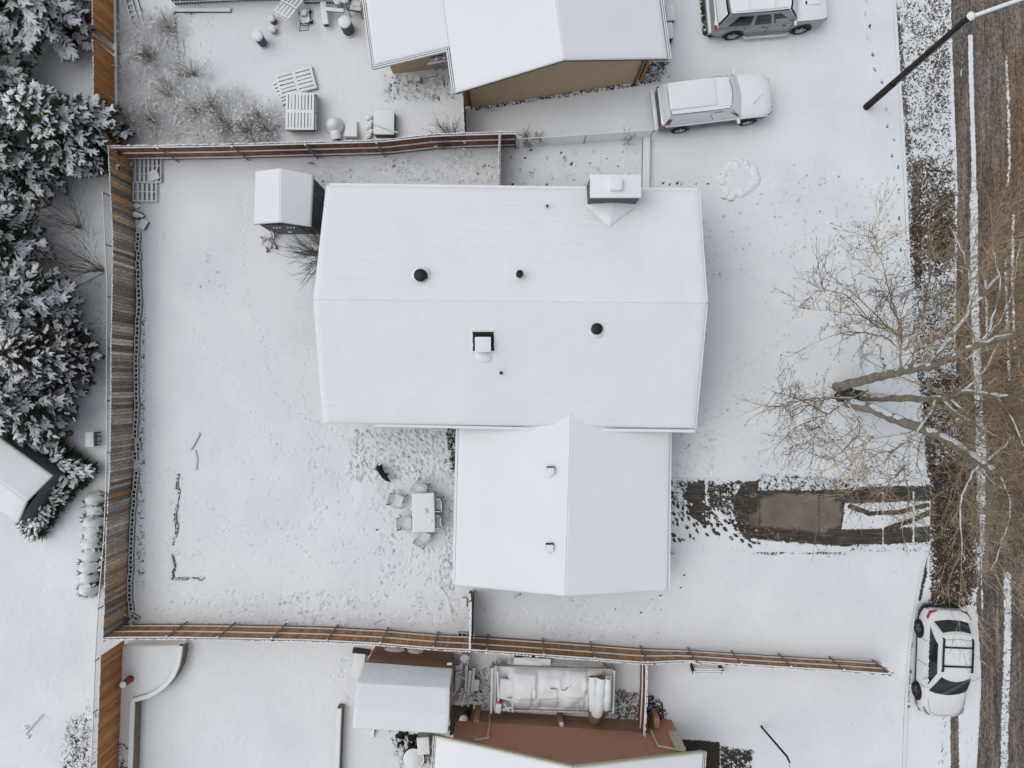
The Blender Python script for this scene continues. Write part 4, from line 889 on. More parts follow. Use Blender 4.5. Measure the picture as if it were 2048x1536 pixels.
F6 = fence('wooden_fence', 'long orange brown privacy fence with snowy rails along the south side of the yard', [(253, 1249), (290, 1248), (400, 1248), (512, 1250), (650, 1253), (775, 1259.5), (875, 1268), (940, 1271), (1085, 1281), (1180, 1288), (1280, 1296), (1375, 1300), (1462, 1306), (1557, 1312), (1658, 1318), (1756, 1325)], 0, 1.83, 'orange_wood', side=1,
           posts=[(374, 1248), (470, 1250), (572, 1252), (675, 1254), (776, 1260), (876, 1268), (976, 1273), (1084, 1281), (1180, 1288), (1280, 1296), (1375, 1300), (1462, 1306), (1557, 1312), (1658, 1318), (1744, 1324)], seed=4, hs=lambda t: 1.83 if t < .68 else 1.83 - min(1, (t - .68) / .05) * .42)
F7 = fence('wooden_fence', 'short brown cross fence running from the garage wing down to the south fence', [(948, 1178), (947, 1215), (945.5, 1268)], 0, 1.85, 'brown_wood', side=-1, rails=(1.7,), seed=5, post_mat='rail')
F8 = fence('wooden_fence', 'smooth orange stained fence beside the curved retaining wall at the lower left', [(247, 1281), (244.5, 1340), (242.5, 1392), (240, 1460), (237, 1536), (232, 1720)], .42, 1.68, 'orange_wood', side=1, rails=(), seed=6, capw=.025)
F9 = fence('wooden_fence', 'orange stained fence at the upper left, half hidden by snowy conifers, with one gap', [(225, -130), (228, 0), (229, 110), (231, 228)], .25, 1.6, 'orange_wood', side=1, rails=(), seed=7, skip=((4.75, 4.95), (5.12, 5.28)), capw=.03)
F9b = fence('wooden_fence', 'hidden stretch of stained fence under the conifer boughs at the yard corner', [(231, 228), (240, 280), (262, 322)], .1, 1.75, 'orange_wood', side=1, rails=(), seed=17)
F11 = fence('wooden_fence', 'short reddish fence running from the long south fence to the terracotta house', [(1281, 1297), (1280, 1370), (1276, 1441)], 0, 1.6, 'brown_wood', side=-1, rails=(.7, 1.5), seed=8, post_mat='rail', posts=[(1281, 1299)])
F12 = fence('wooden_fence', 'thin edge-on gate fence beside the bare bush at the corner of the tan house', [(931, 217), (932, 255), (934, 292)], 0, 1.7, 'greyboard', side=1, rails=(), seed=9)
def dark_picket(label, px, h, seed):
    rg = random.Random(seed); pts = [P(x, y, 0) for x, y in px]; L = polylen(pts); T = L[-1]; root = thing('picket_fence', label, 'fence', pts[0]); m = MB(); s = 0
    while s < T: p, d = at_len(pts, L, s); m.bar(p, p + Vector((0, 0, h + rg.uniform(-.05, .05))) + d * rg.uniform(-.03, .03), .085, .02, up=Vector((-d.y, d.x, 0))); s += .12
    loc(m.build('picket_panel', MT['board_bare']), root)
    for z in (.25, h * .85):
        m = MB(); m.bar(pts[0] + Vector((0, -.03, z)), pts[-1] + Vector((0, -.03, z)), .05, .06); loc(m.build('rail', MT['greyboard']), root)
    return root
dark_picket('dark weathered picket fence along the top edge behind the garden beds', [(353, 10), (470, 3), (590, 0)], 1.3, 3)
dark_picket('dark picket fence along the top edge behind the pale barrels', [(612, 8), (730, 6)], 1.2, 4)
# chain-link
def chain_fence(label, px, h, z0=0, posts=8, seed=0, cell=.09):
    pts = [P(x, y, z0) for x, y in px]; L = polylen(pts); T = L[-1]; root = thing('chain_link_fence', label, 'fence', pts[0])
    m = MB(); N = int(T / .5)
    m.tube([at_len(pts, L, T * i / N)[0] + Vector((0, 0, h)) for i in range(N + 1)], .022, 6); r = loc(m.build('top_rail', MT['metal']), root)
    V = []; F = []; w = .0035; s = -h
    while s < T:
        for dr in (1, -1):
            a0 = s; b0_ = s + h; a, b = max(a0, 0), min(b0_, T)
            if b - a > .02:
                za, zb = (a - a0), (b - a0)
                if dr < 0: za, zb = h - za, h - zb
                pa, d = at_len(pts, L, a); pb, _ = at_len(pts, L, b); pa = pa + Vector((0, 0, za)); pb = pb + Vector((0, 0, zb)); n = Vector((-d.y, d.x, 0))
                k = len(V); o = (Vector((0, 0, w)), n * w - Vector((0, 0, w)), -n * w - Vector((0, 0, w)))
                V += [pa + q for q in o] + [pb + q for q in o]; F += [(k, k + 1, k + 4, k + 3), (k + 1, k + 2, k + 5, k + 4), (k + 2, k, k + 3, k + 5)]
        s += cell
    loc(link('wire_mesh', arr_mesh('wire_mesh', np.array([tuple(v) for v in V]), np.array(F), MT['metal'])), root)
    for i in range(posts):
        q, d = at_len(pts, L, T * i / (posts - 1)); m = MB(); m.tube([q + Vector((0, 0, -.1)), q + Vector((0, 0, h + .05))], .03, 8); loc(m.build('post', MT['metal'], smooth=True), root)
    return root
chain_fence('low chain link fence running from the end of the reddish fence toward the pickup truck', [(1036, 295), (1165, 287), (1299, 277)], 1.1, posts=3)
chain_fence('long chain link fence on the conifer side of the weathered and stained wooden fences', [(238, 400), (243, 500), (247, 584), (246, 740), (246, 860), (245, 943), (241, 1055), (236, 1118), (229, 1200), (224, 1290), (219, 1427), (212, 1600)], 1.25, posts=13)
# low walls
def wall_obj(name, label, px, z0, h, w, mat, snow=.07, side=0):
    pts = [P(x, y, z0) for x, y in px]; root = thing(name, label, 'wall', pts[0]); n = len(pts); nr = []
    for i in range(n):
        d = (pts[min(i + 1, n - 1)] - pts[max(i - 1, 0)]).normalized(); nr.append(Vector((-d.y, d.x, 0)))
    def strip(zb, zt, ww, mt, nm, sm=False):
        m = MB(); vs = []
        for p, q in zip(pts, nr): vs += [p + q * ww / 2 + Vector((0, 0, zb)), p - q * ww / 2 + Vector((0, 0, zb)), p - q * ww / 2 * (.8 if sm else 1) + Vector((0, 0, zt)), p + q * ww / 2 * (.8 if sm else 1) + Vector((0, 0, zt))]
        fs = [(3, 2, 1, 0), tuple(range(4 * n - 4, 4 * n))]
        for i in range(n - 1):
            for k_ in range(4): fs.append((i * 4 + k_, i * 4 + (k_ + 1) % 4, i * 4 + 4 + (k_ + 1) % 4, i * 4 + 4 + k_))
        m.add(vs, fs); return loc(m.build(nm, mt), root)
    strip(-.1, h, w, MT[mat], 'wall_body'); strip(h + .001, h + snow, w * .98, MT['snow'], 'snow_cap', True); return root
arc = [(374, 1282), (372, 1300), (367, 1322), (358, 1342), (345, 1358), (330, 1370), (312, 1380), (281, 1389)]
wall_obj('retaining_wall', 'curved tan block retaining wall with a snowy top beside the stained fence', arc + [(279, 1395), (277, 1450), (274, 1536), (270, 1720)], 0, .55, .2, 'tan_block')
wall_obj('garden_wall', 'low straight brown wall capped with snow standing left of the barn shaped shed', [(684, 1407), (682, 1450), (679, 1536), (675, 1700)], 0, .45, .22, 'tan_block')
wall_obj('garden_wall', 'straight white capped low wall running from the chimney to the chain link fence end', [(1292, 277), (1291, 330), (1290, 385)], 0, .22, .32, 'concrete', .06)
wall_obj('retaining_wall', 'grey stone ledge at the foot of the upper stained fence', [(233, -120), (235, 0), (237, 110), (239, 230)], 0, .28, .16, 'concrete', .02)
# ------------------------------------------------------------------ vehicles
class Cabin:
    def __init__(s, xf0, xf1, xr0, xr1, w0, w1, zb, zr, bf=.12, br=.08, crown=.05): s.__dict__.update(locals())
    def pt(s, side, t, v, off=0):
        v = min(1.0, max(0.0, v)); e = lambda a, b: a + (b - a) * v
        xf, xr, w, z = e(s.xf0, s.xf1), e(s.xr0, s.xr1), s.w0 + (s.w1 - s.w0) * v ** 1.25, s.zb + (s.zr - s.zb) * (1 - (1 - v) ** 1.15)
        if side == 'front': p = Vector((xf - s.bf * t * t, w * t, z)); n = Vector((1, .25 * t, .6))
        elif side == 'rear': p = Vector((xr + s.br * t * t, w * t, z)); n = Vector((-1, .25 * t, .5))
        else:
            sg = 1 if side == 'left' else -1; u = t; x = (xf - s.bf) * (1 - u) + (xr + s.br) * u; m = 2 * u - 1
            p = Vector((x, sg * w * (1 + .025 * (1 - m * m)), z)); n = Vector((0, sg, .4))
        return p + n.normalized() * off
    def patch(s, mb, side, t0, t1, v0, v1, off=0, nt=10, nv=5, sh=0, sh1=None):
        """sh / sh1 slant the t limits with height"""
        sh1 = sh if sh1 is None else sh1; vs = []
        for j in range(nv + 1):
            v = lerp(v0, v1, j / nv)
            for i in range(nt + 1): vs.append(s.pt(side, lerp(t0 + sh * (v - v0), t1 + sh1 * (v - v0), i / nt), v, off))
        return mb.add(vs, [(j * (nt + 1) + i, j * (nt + 1) + i + 1, (j + 1) * (nt + 1) + i + 1, (j + 1) * (nt + 1) + i) for j in range(nv) for i in range(nt)])
    def roof(s, mb, off=0, x0=0., x1=1., y=1., n=12, th=None):
        vs = []
        for j in range(n + 1):
            u = lerp(x0, x1, j / n); x = lerp(s.xf1, s.xr1, u)
            for i in range(n + 1):
                t = (2 * i / n - 1) * y; xx = x - s.bf * t * t * (1 - u) + s.br * t * t * u
                sg = 2 * u - 1; z = s.zr + s.crown * (1 - t ** 4) * (1 - sg ** 6) + off; vs.append((xx, s.w1 * t * (1 + .025 * (1 - sg * sg)), z))
        return mb.add(vs, [(j * (n + 1) + i, j * (n + 1) + i + 1, (j + 1) * (n + 1) + i + 1, (j + 1) * (n + 1) + i) for j in range(n) for i in range(n)])
def body_loft(mb, st):
    """st: (x, hw, zlow, zsh, zc)"""
    vs = []; n = 12
    for x, hw, zl, zs, zc in st:
        r = [(.90, zl), (.985, zl + .08), (1.0, (zl + zs) / 2), (.99, zs - .12), (.93, zs - .01), (.74, zs + (zc - zs) * .6), (.4, zc)]
        ring = [(x, hw * a, z) for a, z in r] + [(x, -hw * a, z) for a, z in r[::-1]]; n = len(ring); vs += ring
    fs = [tuple(range(n)), tuple(range(len(vs) - 1, len(vs) - n - 1, -1))]
    for i in range(len(st) - 1):
        for k in range(n): fs.append((i * n + k, i * n + (k + 1) % n, (i + 1) * n + (k + 1) % n, (i + 1) * n + k))
    return mb.add(vs, fs)
def put(mb, name, mat, root, smooth=True, parent=None): return mb.build(name, mat if isinstance(mat, list) else MT[mat] if isinstance(mat, str) else mat, parent or root, smooth)
def wheels(root, xs, hw, r, rim='rim', w=.22, arch=.43, paint=None):
    for x in xs:
        for sg in (-1, 1):
            rot = Matrix.Rotation(R(-90) * sg, 3, 'X')
            m = MB(); m.lathe([(r * .62, 0), (r * .97, .02), (r, .06), (r, w - .03), (r * .93, w), (r * .62, w)], (x, sg * (hw - w + .025), r), 28, True, False, rot); wh = put(m, 'wheel', 'tyre', root)
            m = MB(); m.lathe([(r * .64, w - .01), (r * .62, w - .04), (r * .2, w - .05), (r * .16, w - .02), (.01, w - .015)], (x, sg * (hw - w + .025), r), 24, False, True, rot)
            for k in range(5):
                a = k * 2 * math.pi / 5 + .3; c = Vector((math.cos(a), 0, math.sin(a))); m.bar(Vector((x, sg * (hw + .012), r)) + c * r * .12, Vector((x, sg * (hw + .018), r)) + c * r * .62, .05, .02, up=(0, sg, 0))
            put(m, 'rim', rim, root, parent=wh)
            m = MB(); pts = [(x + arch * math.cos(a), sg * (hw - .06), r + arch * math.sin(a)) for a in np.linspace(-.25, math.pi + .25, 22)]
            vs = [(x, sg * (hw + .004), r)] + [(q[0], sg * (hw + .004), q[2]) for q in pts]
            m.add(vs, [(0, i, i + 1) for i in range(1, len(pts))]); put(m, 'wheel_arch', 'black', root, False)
def side_lines(root, xs, hw, z0, z1, mat='dark_trim'):
    for x in xs:
        for sg in (-1, 1): m = MB(); m.box((x, sg * (hw + .0), (z0 + z1) / 2), (.018, .014, z1 - z0)); put(m, 'door_seam', mat, root, False)
# --- white crossover, nose toward the bottom of the photo
def white_suv():
    c = P(1879, 1320, .33); root = thing('parked_car', 'clean white crossover with black roof rails parked at the kerb beside the street', 'car', (c.x, c.y, -.08), R(-90 - 2.2))
    m = MB(); body_loft(m, [(2.33, .50, .34, .62, .70), (2.27, .70, .24, .72, .80), (2.08, .84, .20, .80, .92), (1.75, .91, .20, .88, 1.01), (1.3, .93, .20, .95, 1.06), (.6, .93, .20, 1.0, 1.06), (-.6, .93, .20, 1.03, 1.07), (-1.6, .93, .20, 1.06, 1.08), (-2.05, .89, .24, 1.05, 1.07), (-2.25, .80, .32, .95, 1.02), (-2.32, .62, .45, .88, .95)])
    put(m, 'body', 'white_paint', root)
    m = MB(); body_loft(m, [(2.28, .72, .17, .36, .36), (2.0, .87, .15, .36, .36), (1.5, .944, .15, .34, .34), (-1.6, .944, .15, .34, .34), (-2.1, .90, .16, .48, .48), (-2.36, .76, .22, .56, .56), (-2.41, .60, .28, .52, .52)]); put(m, 'lower_cladding', 'black', root)
    cb = Cabin(1.28, .42, -2.02, -1.55, .85, .64, 1.02, 1.60, .22, .12, .05)
    m = MB()
    for sd_ in ('front', 'rear', 'left', 'right'): cb.patch(m, sd_, -1 if sd_ in ('front', 'rear') else 0, 1, 0, 1)
    put(m, 'pillars', 'white_paint', root)
    m = MB(); cb.roof(m, .006); put(m, 'roof', 'white_paint', root)
    m = MB(); cb.patch(m, 'front', -.93, .93, .02, .95, .012, 14); put(m, 'windshield', 'glass', root)
    m = MB(); cb.patch(m, 'rear', -.86, .86, .12, .84, .012); put(m, 'rear_window', 'glass', root)
    for sd_ in ('left', 'right'):
        m = MB(); cb.patch(m, sd_, .06, .93, .08, .72, .012, 16, 5, .10, -.30); put(m, 'side_window', 'glass', root)
        sg = 1 if sd_ == 'left' else -1
        m = MB(); pts = [cb.pt(sd_, t, 1, 0) + Vector((0, -sg * .04, .07)) for t in (.12, .2, .4, .6, .8, .93)]; m.tube([pts[0] + Vector((.02, 0, -.07))] + pts + [pts[-1] + Vector((-.03, 0, -.07))], .042, 6); rl = put(m, 'roof_rail', 'black', root)
        m = MB(); p0 = cb.pt(sd_, .08, .12, .0); m.box(p0 + Vector((-.12, sg * .17, .03)), (.13, .26, .15), rz=R(sg * -14), bev=.04); put(m, 'mirror', 'white_paint', root)
        m = MB(); m.add([(-2.18, sg * .83, .98), (-2.31, sg * .55, .99), (-2.335, sg * .52, .90), (-2.24, sg * .80, .85), (-1.95, sg * .92, .99), (-1.98, sg * .935, .90)], [(0, 1, 2, 3), (4, 0, 3, 5)] if sg > 0 else [(3, 2, 1, 0), (5, 3, 0, 4)]);
        tl_ = put(m, 'tail_lamp', 'red_lamp', root, False); md = tl_.modifiers.new('s', 'SOLIDIFY'); md.thickness = .04; md.offset = 0
        m = MB(); m.tube([(1.86, sg * .86, .83), (2.03, sg * .80, .82), (2.16, sg * .68, .79), (2.26, sg * .5, .74)], [.02, .05, .05, .02], 6); put(m, 'headlight', 'lamp_glass', root)
    for u in (.32, .72):
        m = MB(); x = lerp(cb.xf1, cb.xr1, u); m.bar((x, -.62, 1.685), (x, .62, 1.685), .07, .03); put(m, 'crossbar', 'black', root, False)
    m = MB(); m.tube([(cb.xr1 + .26, -.6, 1.652), (cb.xr1 + .20, 0, 1.66), (cb.xr1 + .26, .6, 1.652)], .008, 4); put(m, 'spoiler_seam', 'dark_trim', root)
    hood = [(1.42, -.80, 1.0), (1.75, -.74, .985), (2.05, -.62, .92), (2.2, -.3, .84), (2.23, 0, .83), (2.2, .3, .84), (2.05, .62, .92), (1.75, .74, .985), (1.42, .80, 1.0)]
    m = MB(); m.tube(hood, .007, 4); put(m, 'hood_seam', 'dark_trim', root)
    rg = random.Random(5); m = MB()
    for i in range(26): t = rg.uniform(-.9, .9); p = cb.pt('front', t, .0, .0); m.mound(p + Vector((.03, 0, -.01)), .09, .05, .035, rz=1.5, n=7, rings=2, seed=i)
    for i in range(16): t = rg.uniform(-.9, .9); p = cb.pt('rear', t, .1, .0); m.mound(p + Vector((-.02, 0, 0)), .06, .05, .03, n=7, rings=2, seed=i)
    for i in range(14): p = cb.pt('right', rg.uniform(.2, .85), .08, .01); m.mound(p, .035, .03, .03, n=6, rings=2, seed=i)
    put(m, 'snow', 'snow', root, 'all')
    wheels(root, (1.36, -1.34), .93, .36, 'rim', arch=.42); side_lines(root, (-1.0, .02, .98), .93, .35, .98)
    return root
white_suv()
def silver_suv():
    c = P(1527, 16, .4); c = Vector(((1529 - 1024) * .0217, 16.18, 0)); root = thing('parked_car', 'silver SUV dusted with snow parked at the top edge, seen with its red tail lamp', 'car', (c.x, c.y, 0), R(4.8))
    m = MB(); body_loft(m, [(2.48, .62, .42, .80, .86), (2.42, .80, .36, .92, .98), (2.2, .90, .32, 1.0, 1.06), (1.4, .94, .30, 1.06, 1.12), (.4, .95, .30, 1.08, 1.12), (-1.2, .95, .30, 1.08, 1.12), (-2.1, .94, .32, 1.06, 1.1), (-2.38, .90, .38, .98, 1.05), (-2.45, .84, .42, .90, .96)]); put(m, 'body', 'silver_paint', root)
    cb = Cabin(1.16, .62, -2.32, -1.98, .90, .72, 1.07, 1.78, .12, .06, .04)
    m = MB()
    for sd_ in ('front', 'rear', 'left', 'right'): cb.patch(m, sd_, -1 if sd_ in ('front', 'rear') else 0, 1, 0, 1)
    put(m, 'pillars', 'silver_paint', root); m = MB(); cb.roof(m, .05, y=.97); put(m, 'roof', 'snow', root)
    m = MB(); cb.patch(m, 'front', -.92, .92, .04, .95, .012); put(m, 'windshield', 'glass', root)
    m = MB(); cb.patch(m, 'front', -.84, .80, .12, .88, .04); put(m, 'windshield_snow', 'snow', root)
    m = MB(); cb.patch(m, 'rear', -.90, .90, .08, .9, .012); put(m, 'rear_window', 'glass', root)
    m = MB(); cb.patch(m, 'rear', -.82, .86, .1, .8, .04); put(m, 'rear_window_snow', 'snow', root)
    for sd_ in ('left', 'right'):
        sg = 1 if sd_ == 'left' else -1
        for a, b, s0, s1 in ((.05, .285, .16, 0), (.325, .55, 0, 0), (.60, .90, 0, -.1)):
            m = MB(); cb.patch(m, sd_, a, b, .10, .80, .012, 8, 5, s0, s1); sw = put(m, 'side_window', 'glass', root)
            m = MB(); cb.patch(m, sd_, a + .02, b - .02, .10, .42, .022, 8, 3, s0 * .4, s1); put(m, 'window_frost', M('frost', (.22, .23, .24), .8, (.55, .57, .6), 16, snow=.7, snoise=.3) if sg < 0 and a < .1 else 'glass_snow', root, parent=sw)
        m = MB(); m.tube([(-1.75, sg * .62, 1.86), (-.6, sg * .64, 1.88), (.4, sg * .62, 1.86)], .03, 6); put(m, 'roof_rail', 'white_trim', root)
        m = MB(); m.box((.92, sg * 1.03, 1.16), (.12, .2, .2), bev=.04); put(m, 'mirror', 'silver_paint', root)
        m = MB(); m.box((-2.40, sg * .85, .98), (.12, .15, .30), bev=.03); put(m, 'tail_lamp', 'red_lamp', root)
        m = MB(); m.box((2.40, sg * .68, .80), (.10, .26, .16), bev=.03); put(m, 'headlight', 'lamp_glass', root)
        m = MB(); m.tube([(-1.0, sg * .99, .30), (-.9, sg * 1.06, .30), (.85, sg * 1.06, .30), (.95, sg * .99, .30)], .045, 8); put(m, 'running_board', 'chrome', root)
        for x in (-.15, .75): m = MB(); m.box((x - .18, sg * .955, .93), (.14, .03, .03)); put(m, 'door_handle', 'dark_trim', root)
    for x in (-1.2, -.1): m = MB(); m.bar((x, -.62, 1.90), (x, .62, 1.90), .05, .03); put(m, 'crossbar', 'white_trim', root)
    m = MB(); m.box((-2.50, 0, .52), (.14, 1.72, .22), bev=.05); put(m, 'rear_bumper', 'silver_paint', root)
    m = MB(); m.box((-2.52, 0, .34), (.10, 1.6, .16), bev=.03); put(m, 'bumper_valance', 'black', root)
    m = MB(); m.box((1.75, .25, 1.115), (.7, 1.0, .05), bev=.02); m.box((1.5, -.25, 1.115), (.12, .35, .05), bev=.02); put(m, 'hood_snow', 'snow', root)
    wheels(root, (1.48, -1.47), .95, .38, 'rim_snow', arch=.47); side_lines(root, (-1.12, -.12, .93), .952, .36, 1.05)
silver_suv()
def green_pickup():
    root = thing('parked_car', 'dark green pickup with a canopy, almost buried in snow, beside the tan house', 'pickup', (8.62, 12.08, 0), R(6.6))
    m = MB(); body_loft(m, [(2.45, .60, .42, .80, .86), (2.36, .78, .36, .92, .96), (2.1, .86, .32, 1.0, 1.04), (1.3, .88, .30, 1.04, 1.08), (.2, .89, .30, 1.05, 1.08), (-1.6, .89, .30, 1.05, 1.08), (-2.25, .88, .34, 1.03, 1.06), (-2.36, .82, .40, .98, 1.0)]); put(m, 'body', 'green_paint', root)
    cb = Cabin(1.12, .52, -2.30, -2.12, .84, .66, 1.05, 1.66, .16, .05, .04)
    m = MB()
    for sd_ in ('front', 'rear', 'left', 'right'): cb.patch(m, sd_, -1 if sd_ in ('front', 'rear') else 0, 1, 0, 1)
    put(m, 'cab', 'green_paint', root)
    for sd_ in ('left', 'right'):
        m = MB(); cb.patch(m, sd_, .06, .28, .15, .8, .012, 6, 4, .14, 0); sw = put(m, 'side_window', 'glass', root)
        m = MB(); cb.patch(m, sd_, .0, .35, .0, .80, .035, 6, 4, .08, 0); put(m, 'window_snow', 'snow', root, parent=sw)
        m = MB(); cb.patch(m, sd_, .36, .94, .0, .96, .028, 12, 4); put(m, 'canopy_snow', 'snow', root)
        sg = 1 if sd_ == 'left' else -1
        m = MB(); m.box((.86, sg * 1.04, 1.08), (.10, .24, .16), rz=R(-14 * sg), bev=.03); put(m, 'mirror', 'white_trim', root)
        m = MB(); m.box((-2.335, sg * .80, .84), (.08, .13, .26), bev=.02); put(m, 'tail_lamp', 'red_lamp', root)
        m = MB(); m.box((2.36, sg * .62, .78), (.12, .26, .16), bev=.03); put(m, 'headlight', 'lamp_glass', root)
        m = MB(); body = [(x, sg * .896, z) for x, z in ((-2.2, .98), (-1.2, .99), (0, 1.0), (1.4, 1.0), (2.2, .96))]; m.tube(body, [.03, .05, .045, .05, .03], 6); put(m, 'sill_snow', 'snow', root)
    m = MB(); cb.roof(m, .07, y=1.0); put(m, 'roof_snow', 'snow', root)
    m = MB(); m.box((-1.15, .06, 1.78), (1.98, 1.12, .10), bev=.045); put(m, 'canopy_top_snow', 'snow', root)
    m = MB(); m.box((.02, .02, 1.73), (.86, 1.18, .07), bev=.035); put(m, 'cab_top_snow', 'snow', root)
    m = MB(); cb.patch(m, 'front', -1, 1, -.02, 1.0, .06); put(m, 'windshield_snow', 'snow', root)
    m = MB(); cb.patch(m, 'rear', -1, 1, 0.0, 1.0, .03); put(m, 'rear_window_snow', 'snow', root)
    st = [(2.40, .66, .9, .94, .99), (2.25, .82, .95, 1.03, 1.09), (1.9, .88, 1.0, 1.08, 1.16), (1.3, .9, 1.0, 1.10, 1.19), (.9, .9, 1.0, 1.1, 1.19)]; m = MB(); body_loft(m, st); put(m, 'hood_snow', 'snow', root)
    m = MB(); m.tube([(1.5, -.45, 1.14), (1.86, -.18, 1.62)], .008, 4); put(m, 'antenna', 'metal', root)
    m = MB(); m.box((-2.50, .0, .50), (.16, 1.74, .16), bev=.03); rb = put(m, 'rear_bumper', 'chrome', root); m = MB(); m.box((-2.50, .52, .61), (.17, .70, .07), bev=.03); m.box((-2.46, 0, .60), (.10, .4, .06), bev=.02); m.box((-2.50, -.5, .61), (.17, .68, .07), bev=.03); put(m, 'bumper_snow', 'snow', root, parent=rb)
    m = MB(); m.box((-2.3, 0, .30), (.1, 1.5, .14), bev=.02); m.box((0, 0, .3), (3.6, 1.5, .2)); put(m, 'underside', 'black', root)
    wheels(root, (1.50, -1.45), .90, .36, 'rim_snow', arch=.42); side_lines(root, (-.42, .72), .893, .34, 1.02, 'black')
green_pickup()
# ------------------------------------------------------------------ patio
def patio_table():
    z = .72; q = [P(824, 986, z), P(825, 1065, z), P(871, 1064, z), P(869, 985, z)]; c = sum(q, Vector()) / 4
    root = thing('patio_table', 'rectangular patio table covered with snow, surrounded by six chairs', 'table', (c.x, c.y, 0))
    mb = MB(); slab(mb, q, .03); loc(mb.build('tabletop', MT['tabletop'], bevel=.008), root)
    for p in q: m = MB(); e = c + (p - c) * .9; m.tube([(e.x, e.y, 0), (e.x, e.y, z - .03)], .025, 8); loc(m.build('leg', MT['chair'], smooth=True), root)
    loc(snow_slab('snow_cap', [q[1], q[2], q[3], q[0]], .055, MT['snow'], None, 24, 34, 71, amp=.006, edge=.03), root)
    m = MB(); p = P(862, 1042, .77); m.mound((p.x, p.y, .765), .11, .10, .05, n=12, seed=2); loc(m.build('snow_lump', MT['snow'], smooth='all'), root)
    p = P(850, 1022, .8); m = MB(); m.lathe([(.085, 0), (.095, .06), (.095, .09), (.08, .09)], (p.x, p.y, .76), 20); o = m.build('ashtray', MT['metal'], smooth=True); tag(o, 'round metal ashtray filled with snow on the patio table', 'ashtray')
    m = MB(); m.mound((p.x, p.y, .845), .078, .078, .04, n=14, jag=.02, seed=2); m.build('snow_fill', MT['snow'], o, 'all')
patio_table()
def make_chair():
    root = thing('patio_chair', 'x', 'chair'); w, d = .27, .25
    m = MB(); m.box((0.02, 0, .42), (.48, .48, .03)); put(m, 'seat', 'chair', root, False)
    m = MB(); m.box((0.03, 0, .455), (.42, .42, .045), bev=.02); put(m, 'seat_snow', 'snow', root)
    m = MB(); m.tube([(-.22, -.25, .40), (-.30, -.25, .66), (-.34, -.25, .88), (-.345, -.12, .92), (-.345, .12, .92), (-.34, .25, .88), (-.30, .25, .66), (-.22, .25, .40)], .024, 6)
    for i in range(7): y = -.19 + i * .063; m.tube([(-.225, y, .43), (-.30, y, .66), (-.34, y, .90)], .007, 4)
    for zz, x in ((.55, -.26), (.66, -.30), (.78, -.325)): m.bar((x, -.25, zz), (x, .25, zz), .02, .02)
    bk = put(m, 'backrest', 'chair', root)
    m = MB(); m.bar((-.345, -.22, .935), (-.345, .22, .935), .028, .022); put(m, 'back_snow', 'snow', root, False, bk)
    for sg in (-1, 1):
        m = MB(); m.tube([(-.30, sg * .26, .66), (-.05, sg * .275, .665), (.24, sg * .27, .64)], .026, 6); a = put(m, 'armrest', 'chair', root)
        m = MB(); m.bar((-.27, sg * .267, .695), (.24, sg * .272, .68), .026, .022); put(m, 'arm_snow', 'snow', root, False, a)
        m = MB(); m.tube([(.24, sg * .27, .64), (.27, sg * .275, .4), (.33, sg * .29, 0)], .015, 6); put(m, 'leg', 'chair', root)
        m = MB(); m.tube([(-.22, sg * .25, .42), (-.27, sg * .26, .2), (-.36, sg * .28, 0)], .015, 6); put(m, 'leg', 'chair', root)
    return root
ch0 = make_chair()
for i, (px, py, a, lb) in enumerate(((794, 1001, -19, 'patio chair standing apart, pulled back to the left of the snowy table'), (812, 1046, 2, 'patio chair tucked in halfway along the left side of the snowy table'),
        (839, 979, -118, 'patio chair turned askew at the head of the table nearest the big house'), (847, 1075, 118 - 60, 'patio chair turned askew at the lower short end of the snowy table'),
        (869, 1009, 180, 'upper patio chair of two pushed under the right side of the table'), (868, 1043, 184, 'lower patio chair of two pushed under the right side of the table'))):
    c = ch0 if i == 0 else copy_tree(ch0); p = P(px, py, .5); c.location = (p.x, p.y, 0); c.rotation_euler = (0, 0, R(a)); c['label'] = lb; c['group'] = 'patio chairs round the table'
